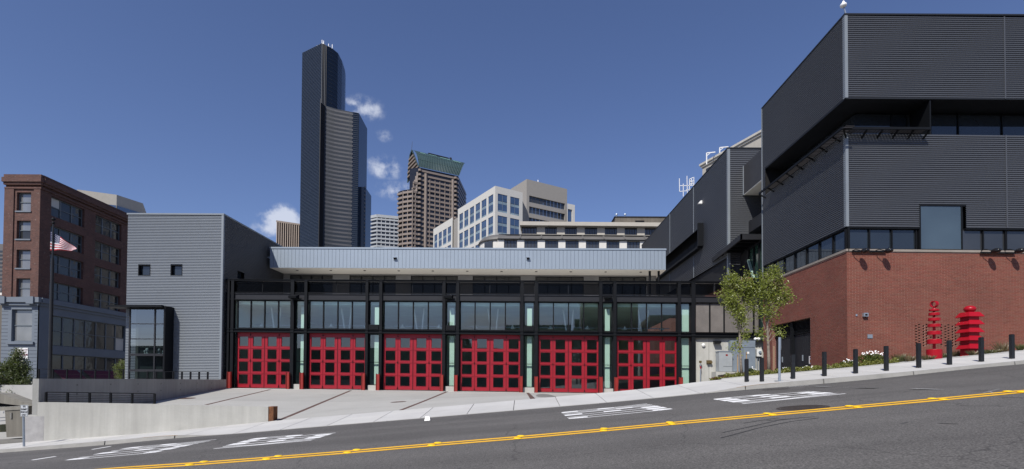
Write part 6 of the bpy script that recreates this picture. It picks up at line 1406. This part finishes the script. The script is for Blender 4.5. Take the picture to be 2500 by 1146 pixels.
mb = MB()
for z in [166.4-i*flo for i in range(nfl+1)]:
    a, b = q3, q4; d = Vector((b[0]-a[0], b[1]-a[1], 0)).normalized(); nn = Vector((d.y,-d.x,0))*.5; mb.quad((a[0]+nn.x,a[1]+nn.y,z-1.3),(b[0]+nn.x,b[1]+nn.y,z-1.3),(b[0]+nn.x,b[1]+nn.y,z),(a[0]+nn.x,a[1]+nn.y,z))
mb.build('side_spandrels', M['brownstone'], T2, kind='stuff')
dd = Vector((q3[0]-q0[0], q3[1]-q0[1], 0)); L2 = dd.length; du = dd.normalized(); nn = Vector((du.y,-du.x,0))
def pier(u_, w, o, z1=za_-.5, nm='pier'):
    mb = MB(); p = Vector((*q0,0))+du*u_; a, b = p-du*w/2, p+du*w/2; mb.hexa([a+nn*o+Vector((0,0,70)), b+nn*o+Vector((0,0,70)), b+Vector((0,0,70)), a+Vector((0,0,70)), a+nn*o+Vector((0,0,z1)), b+nn*o+Vector((0,0,z1)), b+Vector((0,0,z1)), a+Vector((0,0,z1))]); mb.build(nm, M['brownstone'], T2)
for f_ in (.27,.40,.52,.65,.78): pier(L2*f_, .45, .7, 160)
for f_ in (.17, .855):
    p = Vector((*q0,0))+du*(L2*f_)+nn*.3; mb = MB(); mb.tube([(p.x,p.y,70),(p.x,p.y,za_-4)], [1.15,1.15], 12); mb.build('round_pier', M['brownstone'], T2)
for f_ in (.02, .92):
    for i in range(nfl): 
        z = 166.4-i*flo; p = Vector((*q0,0))+du*(L2*f_)+nn*.8; mb = MB(); mb.tube([(p.x,p.y,z-1.5),(p.x,p.y,z)], [1.3,1.3], 8); mb.build('bay_drum', M['brownstone'], T2)
mb = MB()
for a, b in ((qb,qc),(qc,q0)):
    for f_ in (.0,.5):
        x, y = a[0]+(b[0]-a[0])*f_, a[1]+(b[1]-a[1])*f_; mb.box(x-.3, y-1.3, 70, x+.3, y, 149)
mb.build('thin_piers', M['brownstone'], T2, kind='stuff')
# stepped shoulder and arched gable
zr_ = 188.4; r0_, r1_ = hpt(1005,367,zr_), hpt(1135,399,zr_)
EAL, EAR = Vector((q1.x,q1.y,za_))+nn*1.0, Vector((q2.x,q2.y,za_))+nn*1.0
def vpt(s, t_):   # s along the roof 0..1, t_ from eave to ridge
    e_ = EAL*(1-s)+EAR*s; r_ = r0_*(1-s)+r1_*s; p = e_*(1-t_)+r_*t_; b = math.sin(t_*math.pi)*3.2; return p + nn*b*.8 + Vector((0,0,b*.9))
ns, nt_ = 26, 8
mb = MB()
for i in range(ns):
    for j in range(nt_): mb.quad(vpt(i/ns,j/nt_), vpt((i+1)/ns,j/nt_), vpt((i+1)/ns,(j+1)/nt_), vpt(i/ns,(j+1)/nt_))
mb.build('vault_roof', M['copper'], T2)
mb = MB()
for i in range(0, ns+1): 
    for j in range(nt_): a, b = vpt(i/ns,j/nt_), vpt(i/ns,(j+1)/nt_); mb.bar(a+nn*.15, b+nn*.15, .28)
for j in (2,4,6):
    for i in range(ns): mb.bar(vpt(i/ns,j/nt_)+nn*.1, vpt((i+1)/ns,j/nt_)+nn*.1, .2)
mb.build('vault_ribs', mat('vault_rib', (.045,.085,.08), .5), T2, kind='stuff')
for s0, s1, t_ in ((.10,.20,.62),(.28,.43,.66),(.50,.70,.62),(.76,.93,.60)):
    mb = MB(); mb.quad(vpt(s0,t_)+nn*.4, vpt(s1,t_)+nn*.4, vpt(s1,t_+.09)+nn*.4, vpt(s0,t_+.09)+nn*.4); mb.build('skylight_strip', M['copperlight'], T2)
arch = [(1022.4,409),(1017,397),(1012,383),(1008,373),(1005,367.5),(1001,368.5),(997.5,375),(994.5,392),(992,415),(990.6,438)]
ap3 = [hpt(px, py, zr_-(py-367)*(zr_-za_)/42.0) for px, py in arch[:5]]
ap3 += [Vector((ap3[4].x-(1005-px)*.33, ap3[4].y+4+i*1.0, zr_-(py-367.5)*.335)) for i, (px, py) in enumerate(arch[5:])]
mb = MB(); mb.quad(*[p+Vector((0,.6,0)) for p in ap3]); mb.build('gable_wall', G['brown'], T2)
mb = MB()
for a, b in zip(ap3, ap3[1:]): mb.bar(a, b, .9)
mb.build('gable_arch', M['copper'], T2)
mb = MB()
for k in range(9):
    z = zr_-6-k*3.4; xs_ = []
    for a, b in zip(ap3, ap3[1:]):
        if (a.z-z)*(b.z-z) < 0: f_ = (z-a.z)/(b.z-a.z); xs_.append(a+(b-a)*f_)
    if len(xs_) >= 2: mb.bar(xs_[0]+Vector((0,-.3,0)), xs_[-1]+Vector((0,-.3,0)), 1.3)
mb.build('gable_bands', M['brownstone'], T2, kind='stuff')
for k in range(5):
    x0, y0 = qc[0]+(q0[0]-qc[0])*k/5, qc[1]+(q0[1]-qc[1])*k/5; z1 = 151+k*3.3; mb = MB(); mb.box(x0-1.0, y0+.3, 148, q0[0]-.5, y0+12, z1); mb.build('stepped_block', M['brownstone'] if k % 2 else M['brownstone'], T2)
mb = MB(); p = vpt(.72,1); mb.tube([(p.x,p.y,p.z-1),(p.x,p.y,p.z+1.6)], [1.6,1.0], 6); mb.bar(vpt(.3,1)+Vector((0,0,.6)), vpt(.68,1)+Vector((0,0,.6)), 1.0); p = vpt(.0,1); mb.bar(p, p+Vector((.5,0,7)), .2); mb.build('roof_plant', M['steel2'], T2)
# small tower of dark bands and pale bands, and the brown striped block
T3 = thing('pale_banded_tower', (-165, 520, 0), 'pale grey office tower with dark window bands between the two skyscrapers', 'building')
g0, g1, g2 = hpt(906.5,527,130), hpt(921,524,130), hpt(973,529,130)
gp = [(g.x,g.y) for g in (g0,g1,g2)]
g0z = 130.0
mb = MB(); prism(mb, gp+[(gp[2][0],gp[2][1]+30),(gp[0][0],gp[0][1]+30)], -5, g0z); mb.build('glass_core', G['brown'], T3)
for k in range(12):
    z = g0z-k*3.0; mb = MB()
    for a, b in zip(gp, gp[1:]): d = Vector((b[0]-a[0], b[1]-a[1], 0)).normalized(); n3 = Vector((d.y,-d.x,0))*.6; mb.hexa([(a[0]+n3.x,a[1]+n3.y,z-(1.25 if k else 2.2)),(b[0]+n3.x,b[1]+n3.y,z-(1.25 if k else 2.2)),(b[0],b[1],z-(1.25 if k else 2.2)),(a[0],a[1],z-(1.25 if k else 2.2)),(a[0]+n3.x,a[1]+n3.y,z),(b[0]+n3.x,b[1]+n3.y,z),(b[0],b[1],z),(a[0],a[1],z)])
    mb.build('spandrel', M['greyblock'], T3)
mb = MB()
for f_ in (0, .2,.4,.6,.8,1): x, y = gp[1][0]+(gp[2][0]-gp[1][0])*f_, gp[1][1]+(gp[2][1]-gp[1][1])*f_; mb.box(x-.25,y-.4,80,x+.25,y+.3,g0z-1)
mb.build('piers', M['greyblock'], T3, kind='stuff')
T4 = thing('brown_striped_tower', (-190, 430, 0), 'small brown tower top with pale vertical fins left of the skyscraper', 'building')
k0, k1 = hpt(677,540.5,150), hpt(740,550,150); mb = MB(); prism(mb, [(k0.x-5,k0.y+20),(k0.x,k0.y),(k1.x,k1.y),(k1.x,k1.y+30)], -5, 150); mb.build('wall', mat('dark_brown', (.022,.014,.012), .8), T4)
for k in range(12):
    f_ = k/12; x, y = k0.x+(k1.x-k0.x)*f_, k0.y+(k1.y-k0.y)*f_; mb = MB(); mb.box(x-.35, y-.8, 95, x+.35, y+.2, 149); mb.build('fin', mat('fin_concrete', (.34,.28,.24), .8), T4)
mb = MB(); mb.hexa([(k0.x-.6,k0.y-1,149),(k1.x,k1.y-1,149),(k1.x,k1.y+2,149),(k0.x-.6,k0.y+2,149),(k0.x-.6,k0.y-1,150.6),(k1.x,k1.y-1,150.6),(k1.x,k1.y+2,150.6),(k0.x-.6,k0.y+2,150.6)]); mb.build('roof_edge', mat('fin_concrete', (.34,.28,.24), .8), T4)
# white grid office
T5 = thing('white_grid_office', (-5, 170, 0), 'off white office building with blue glass windows in a square grid', 'building')
zo = hpt(1209, 454, 0.0).z if False else U(1209, 454, 150).z
o0 = U(1209, 454, 150); o1 = hpt(1058, 560, zo-1.6); o2 = hpt(1276, 470.5, zo); ozb = 8
OL = Face((o1.x, o1.y), (o0.x, o0.y), 0); OR = Face((o0.x, o0.y), (o2.x, o2.y), 0)
def oz(y, px=1209): return OR.uz(px, y)[1]
rowz = []          # (bottom, top) of each two storey opening at the corner
H1 = oz(471); s_h = oz(471)-oz(520)
op_t = [oz(471), oz(524.5), oz(578)]; op_h = oz(471)-oz(515.5)
colsL = [(1121,1130),(1133,1143),(1146.5,1157),(1160.5,1171.5),(1175,1187),(1191.5,1203.5)]
def grid_face(fc, cols_, tops, h, px_y, wmt):
    holes = []
    for a, b in cols_:
        ua, ub = fc.uz(a, px_y(a))[0], fc.uz(b, px_y(b))[0]
        for tp in tops: holes.append((ua, tp-h, ub, tp))
    return holes
pyl = lambda x: 560
hl = []
for (a, b) in colsL:
    ua, ub = OL.uz(a, 560)[0], OL.uz(b, 560)[0]
    for tp in op_t: hl.append((ua, tp-op_h, ub, tp))
for (a, b) in ((1060,1067.5),(1070.5,1078.5),(1081,1090),(1092.5,1101)):
    ua, ub = OL.uz(a, 590)[0], OL.uz(b, 590)[0]
    for tp in [zo-1.6-2.6, zo-1.6-2.6-(op_t[0]-op_t[1])]: hl.append((ua, tp-op_h, ub, tp))
uLc = OL.uz(1105, 560)[0]; uL2 = OL.uz(1117.5, 560)[0]
mb = MB(); mb.holed(OL, (uL2, ozb, OL.len, zo), [h for h in hl if h[0] > uL2], 0, .18); mb.holed(OL, (0, ozb, uLc, zo-1.6), [h for h in hl if h[2] < uLc], 0, .18); mb.build('left_wall', M['offwhite'], T5)
hr_ = []
for (a, b) in ((1215,1238.5),(1245.5,1268)):
    ua, ub = OR.uz(a, 540)[0], OR.uz(b, 540)[0]
    for tp in op_t: hr_.append((ua, tp-op_h, ub, tp-.0))
mb = MB(); mb.holed(OR, (0, ozb, OR.len, zo), hr_, 0, .18); mb.build('right_wall', M['offwhite'], T5)
for fc, hs_ in ((OL, hl), (OR, hr_)):
    for (a, b_, c, d) in hs_:
        mb = MB(); h = d-b_; m_ = (a+c)/2; e_ = .06
        mb.fb(fc, (a, b_, a+e_, d), -.17, -.10); mb.fb(fc, (c-e_, b_, c, d), -.17, -.10); mb.fb(fc, (m_-.04, b_, m_+.04, d), -.17, -.10); w = mb.build('window', M['trim'], T5)
        for z0, z1, g in ((b_, b_+h*.10, G['spand']), (b_+h*.11, b_+h*.45, G['winb']), (b_+h*.455, b_+h*.60, G['spand']), (b_+h*.62, d, G['winb'])):
            for x0, x1 in ((a+e_, m_-.04), (m_+.04, c-e_)):
                mb = MB(); mb.fb(fc, (x0, z0, x1, z1), -.16, -.13); mb.build('pane' if g == G['winb'] else 'spandrel_pane', g, w)
mb = MB(); mb.fb(OL, (uLc, ozb, uL2, zo-6), -1.5, -1); mb.build('recessed_glazing', G['spand'], T5)
mb = MB(); bkx = o2.x+.0; prism(mb, [(p.x, p.y+.8) for p in (o1, o0, o2)]+[(o2.x+5, o2.y+30), (o1.x+10, o1.y+20)], 0, zo-2.4); mb.build('core_wall', M['corebeige'], T5)
# taupe core tower
zk = U(1286, 437.5, 165).z; k0, k1, k2 = U(1286, 437.5, 165), hpt(1384.5, 462, zk), hpt(1248, 461, zk)
KF = Face((k0.x,k0.y),(k1.x,k1.y)); 
KL = Face((k2.x,k2.y),(k0.x,k0.y))
zkb = [(KF.uz(1292,494)[1], KF.uz(1292,477.5)[1]), (KF.uz(1292,521)[1], KF.uz(1292,504)[1]), (KF.uz(1292,550)[1], KF.uz(1292,531)[1])]
uk0, uk1 = KF.uz(1292,500)[0], KF.uz(1379.5,500)[0]
T6 = thing('taupe_office_block', (8, 175, 0), 'taller taupe office block with ribbon windows behind the white grid office', 'building')
mb = MB(); mb.holed(KF, (0, 0, KF.len, zk), [(uk0, a, uk1, b) for a, b in zkb], 0, .5); mb.fb(KL, (0, 0, KL.len-.01, zk), -1, 0); mb.fb(KF, (0, zk-.3, KF.len, zk-.01), -20, -.02); mb.build('wall', M['corebeige'], T6)
for a, b in zkb:
    for k in range(10):
        x0, x1 = uk0+(uk1-uk0)*k/10, uk0+(uk1-uk0)*(k+1)/10; mb = MB(); mb.fb(KF, (x0+.06, a+(b-a)*.16, x1-.06, b), -.5, -.44); mb.build('pane', G['grey'], T6); mb = MB(); mb.fb(KF, (x0+.06, a, x1-.06, a+(b-a)*.14), -.5, -.44); mb.build('spandrel_pane', mat('taupe_spandrel', (.16,.17,.17), .4), T6)
w3 = hpt(1403.5, 501, zk-6); w2 = hpt(1385, 497, zk-6); mb = MB(); WFc = Face((w2.x,w2.y),(w3.x,w3.y)); hz = [(WFc.uz(1386,530)[0], WFc.uz(1390,548)[1], WFc.uz(1397,530)[0], WFc.uz(1390,511)[1])]; mb.holed(WFc, (0,0,WFc.len,zk-6), hz, 0, .4); mb.build('white_end_wall', M['offwhite'], T6); mb = MB(); mb.fb(WFc, hz[0], -.4, -.38); mb.build('pane', G['winb'], T6)
mb = MB(); p = hpt(1314, 443, zk); mb.bar((p.x,p.y+3,zk), (p.x,p.y+3,zk+1.6), .25); mb.build('mast', M['white'], T6)
# pale classical building with zinc mansard
PF = front(1272, 95, 1625, 93.5); PF.sl = (U(1625,548,93.5).z-U(1272,545,95).z)/PF.len
T7 = thing('mansard_roof_building', PF.pt(5, 0), 'long cream building with curved zinc roof and row of windows above the station roof', 'building')
def pz(y, px=1272): return PF.uz(px, y)[1]
zp1, zp0 = pz(544.5), pz(553.5)
mb = MB(); mb.fb(PF, (-.3, zp0, 40, zp1), -10, .9); mb.build('eaves_band', M['beige'], T7)
pw_ = [(1274,1310.5),(1330.5,1359.5),(1379,1408.5),(1427.5,1458),(1476.5,1506.5),(1525,1555.5),(1574,1604)]
hw = [(PF.uz(a,563)[0], pz(571.5), PF.uz(b,563)[0], zp0-.05) for a, b in pw_]
mb = MB(); mb.holed(PF, (0, pz(574), 36, zp0-.01), hw, 0, .25); mb.build('upper_wall', M['beige'], T7)
for h in hw:
    mb = MB(); n = 5; w = (h[2]-h[0])/n; hh = [(h[0]+w*k+.08, h[1]+.1, h[0]+w*(k+1)-.08, h[3]-.1) for k in range(n)]
    mb.holed(PF, h, hh, -.15, .06); wf = mb.build('window', M['steel2'], T7)
    for q in hh[:]: mb = MB(); mb.fb(PF, q, -.21, -.2); mb.build('pane', G['grey'], wf)
# mansard: curved zinc panels
prof = [(0.0, pz(574.5)), (.9, pz(578)), (1.7, pz(584)), (2.2, pz(589)), (2.4, pz(590.5))]
MF = Face(PF.pt(PF.uz(1218,580)[0], 0), PF.pt(40, 0), PF.sl)
jl = [MF.uz(q, 585)[0] for q in (1218, 1271.5, 1322, 1371.5, 1421.5, 1472, 1521.5, 1571, 1622, 1680)]
for a, b in zip(jl, jl[1:]):
    mb = MB(); n = 5
    for (oa, za1), (ob_, zb1) in zip(prof, prof[1:]): mb.quad(MF.pt(a+.05,zb1,ob_), MF.pt(b-.05,zb1,ob_), MF.pt(b-.05,za1,oa), MF.pt(a+.05,za1,oa))
    mb.build('zinc_panel', M['zinc'], T7); mb = MB()
    for (oa, za1), (ob_, zb1) in zip(prof, prof[1:]): mb.bar(MF.pt(b,zb1,ob_+.05), MF.pt(b,za1,oa+.05), .25)
    mb.build('standing_seam', M['zinc'], T7)
mb = MB(); mb.fb(MF, (0, pz(574.5), MF.len, pz(573)), -.3, .5); mb.fb(MF, (0, pz(592), MF.len, pz(590.5)), 1, 2.5); mb.build('roof_gutter', M['steel2'], T7)
cw = MF.pt(0,0,-.6); Rr = 4.1; cx0, cy0 = MF.pt(0,0,-2.2).x, MF.pt(0,0,-2.2).y
mb = MB(); mb.smooth = True; mb.lathe((cx0, cy0, 0), [(4.2, pz(592,1240)), (4.1, pz(587,1240)), (3.6, pz(580,1240)), (2.9, pz(575,1240)), (1.8, pz(573,1240))], 30); mb.build('turret_roof', M['zinc'], T7)
zcr1, zcr0 = pz(592)-.05, pz(640)
WW = Face(MF.pt(0,0,2.15), MF.pt(MF.len,0,2.15), PF.sl)
ww = [(1230.5,1262.5),(1280,1312.5),(1330.5,1363),(1380.5,1413),(1430.5,1463),(1480.5,1512.5),(1530.5,1562.5)]
hw = [(WW.uz(a,598)[0], pz(612), WW.uz(b,598)[0], pz(592.8)) for a, b in ww]
mb = MB(); mb.holed(WW, (0, zcr0, MF.len, zcr1), hw, 0, .4); mb.tube([(cx0,cy0,zcr0),(cx0,cy0,zcr1)], [3.95,3.95], 28); mb.build('cream_wall', M['cream'], T7)
for h in hw:
    n = 4; w = (h[2]-h[0])/n; hh = [(h[0]+w*k+.07, h[1]+.1, h[0]+w*(k+1)-.07, h[3]-.1) for k in range(n)]; mb = MB(); mb.holed(WW, h, hh, -.2, .06); wf = mb.build('window', M['steel2'], T7)
    for q in hh: mb = MB(); mb.fb(WW, q, -.28, -.27); mb.build('pane', G['grey'], wf)
a0 = math.radians(-98)
for da in (-62, -20, ):
    a = a0+math.radians(da+40); c = Vector((cx0+math.cos(a)*3.97, cy0+math.sin(a)*3.97, 0)); tdir = Vector((-math.sin(a), math.cos(a), 0)); nd = Vector((math.cos(a), math.sin(a), 0)); tf = Face(c-tdir*.9, c+tdir*.9); mb = MB(); mb.fb(tf, (0, pz(612), tf.len, pz(594)), -.1, .05); mb.build('turret_window', G['grey'], T7)
mb = MB(); mb.fb(PF, (-6, -2, 45, pz(600)), -14, -2.6); mb.build('core_wall', M['roofdark'], T7)
t = thing('rooftop_block', PF.pt(30, 0, -6), 'weathered brown rooftop block with two small vents behind the eaves', 'rooftop block')
RKf = front(1497, 104, 1640, 104); mb = MB(); r_ = RKf.rect(1502, 531, 1640, 560); mb.fb(RKf, r_, -8, 0); mb.build('wall', M['roofdark'], t); mb = MB(); mb.fb(RKf, (r_[0]-.2, r_[3], r_[2], r_[3]+.15), -8, .15); mb.build('roof_edge', M['steel2'], t)
mb = MB(); mb.px(RKf, 1551, 539, 1573, 544, .0, .05); mb.build('louvre', M['steel'], t)
for px in (1507.5, 1528.5): p = RKf.pt(RKf.uz(px, 531)[0], RKf.uz(px,531)[1], -1); mb = MB(); mb.tube([(p.x,p.y,p.z), (p.x,p.y,p.z+.85)], [.11,.11], 8); mb.lathe((p.x,p.y,p.z), [(.3,0),(.28,.12)], 8); mb.lathe((p.x,p.y,p.z+.85), [(.28,0),(.2,.2)], 8); mb.build('roof_vent', M['galv'], t)
# cream pedimented building behind the metal wing, with tall white davits, and the antenna rack
CFc = front(1712, 90, 1900, 75); T8 = thing('pedimented_building', CFc.pt(5, EYE+20), 'cream building with pediment and cornice peeking over the metal wing', 'building')
zc1_ = CFc.uz(1716, 400)[1]
mb = MB(); mb.fb(CFc, (.4, 0, CFc.len, zc1_), -12, 0); mb.build('wall', M['beige'], T8); mb = MB(); mb.fb(CFc, (.0, zc1_-.35, CFc.len, zc1_), -12.4, .4); mb.fb(CFc, (.2, zc1_-.7, CFc.len, zc1_-.35), -12.2, .2); mb.build('cornice', mat('pale_cornice', (.46,.44,.40), .8), T8)
mb = MB(); a, b = U(1806, 358, 92), U(1856, 334, 92); c = U(1900, 350, 92)
for p_, q_ in ((a, b), (b, c)): mb.bar(p_, q_, .7); mb.bar(p_-Vector((0,0,.9)), q_-Vector((0,0,.9)), .35)
mb.build('pediment', mat('pale_cornice', (.46,.44,.40), .8), T8); mb = MB(); mb.quad(Vector((a.x,92.5,a.z-6)), Vector((c.x,92.5,a.z-6)), Vector((c.x,92.5,c.z-.3)), Vector((b.x,92.5,b.z-.3)), Vector((a.x,92.5,a.z-.3))); mb.build('pediment_wall', M['beige'], T8)
mb = MB(); mb.px(CFc, 1724, 410, 1734, 428, .0, .05); mb.build('window', G['grey'], T8)
for i, (px, y0, y1, xr) in enumerate(((1725,394,374,1746),(1757,378,361,1778))):
    a, b, c = U(px, y0+8, 86), U(px, y1, 86), U(xr, y1-2, 86); mb = MB(); mb.bar(a, b, .15); mb.bar(b, c, .15); mb.bar(b-Vector((0,0,.5)), b+(c-b)*.5, .1); mb.build('davit', M['white'], label='white rooftop davit arm, %s of two, over the cream building' % ('lower left' if i == 0 else 'upper right'), cat='davit', group='white davit arms')
t = thing('antenna_rack', U(1675, 470, 75), 'white lattice of radio antennas above the metal wing roof', 'antenna')
def abar(p, q, w=.13): mb = MB(); mb.bar(U(*p, 75), U(*q, 75), w); mb.build('antenna_rod', M['white'], t)
for p, q in (((1659,468),(1658.5,436)),((1668,480),(1668,449)),((1678,475),(1677,430)),((1683,466),(1683,438)),((1694,455),(1694,433)),((1659,468),(1680,466)),((1660,454),(1694,453)),((1683,438),(1694,433)),((1683,453),(1694,438)),((1683,440),(1694,452)),((1688,452),(1688,437)),((1675,464),(1690,462))): abar(p, q, .075 if p[0] != 1677 else .11)
# ------------------------------------------------------------------ across the street (seen only as reflections)
def opposite(x0, x1, y1, h, col, name, label, top=None):
    t = thing(name, ((x0+x1)/2, y1, 0), label, 'building'); mb = MB(); g = zroad((x0+x1)/2, -9); mb.box(x0, y1-14, g-4, x1, y1, top or g+h); mb.build('wall', col, t); mb = MB()
    for i in range(int((x1-x0)/3.2)):
        for j in range(int(h/3.4)): mb.box(x0+.8+i*3.2, y1-.01, g+1+j*3.4, x0+2.5+i*3.2, y1+.06, g+2.9+j*3.4)
    mb.build('window_row', G['grey'], t, kind='stuff')
opposite(-9, 4, -24, 12.5, mat('opposite_brown', (.075,.062,.05), .9), 'opposite_building', 'brown building across the street behind the viewer')
opposite(6, 17, -26, 17, M['brickold'], 'opposite_building', 'brick building across the street behind the viewer')
opposite(-95, -11, -27, 6.8, mat('opposite_dark', (.055,.05,.042), .9), 'opposite_building', 'low concrete building across the street behind the viewer', EYE+6.6)
opposite(19, 50, -24, 11, M['corebeige'], 'opposite_building', 'beige building across the street behind the viewer')
for i, (x, y, h) in enumerate(((-19,-20,13.5),(-16.3,-21,12),(5,-19,12))):
    rr = random.Random(60+i); t = thing('poplar_tree', (x, y, zroad(x,-9)), ['tall narrow tree across the street behind the viewer','narrow tree second from the left across the street','narrow tree before the brick building across the street'][i], 'tree'); mb = MB(); mb.tube([(x,y,zroad(x,-9)),(x,y,zroad(x,-9)+h*.8)], [.2,.05], 6); mb.build('trunk', M['greenbark'], t); mb = MB()
    for _ in range(2600):
        v = rr.random(); r = 1.7*math.sin(min(1, v*1.15)*2.6+.45)*(rr.random()**.4); a = rr.uniform(0,6.283); leaf(mb, (x+r*math.cos(a), y+r*math.sin(a), zroad(x,-9)+1.5+v*(h-1.5)), (math.cos(a), math.sin(a), .6), .45, .16, rr)
    mb.build('crown', leaf_mat('poplar_leaf', (.05,.085,.02)), t)
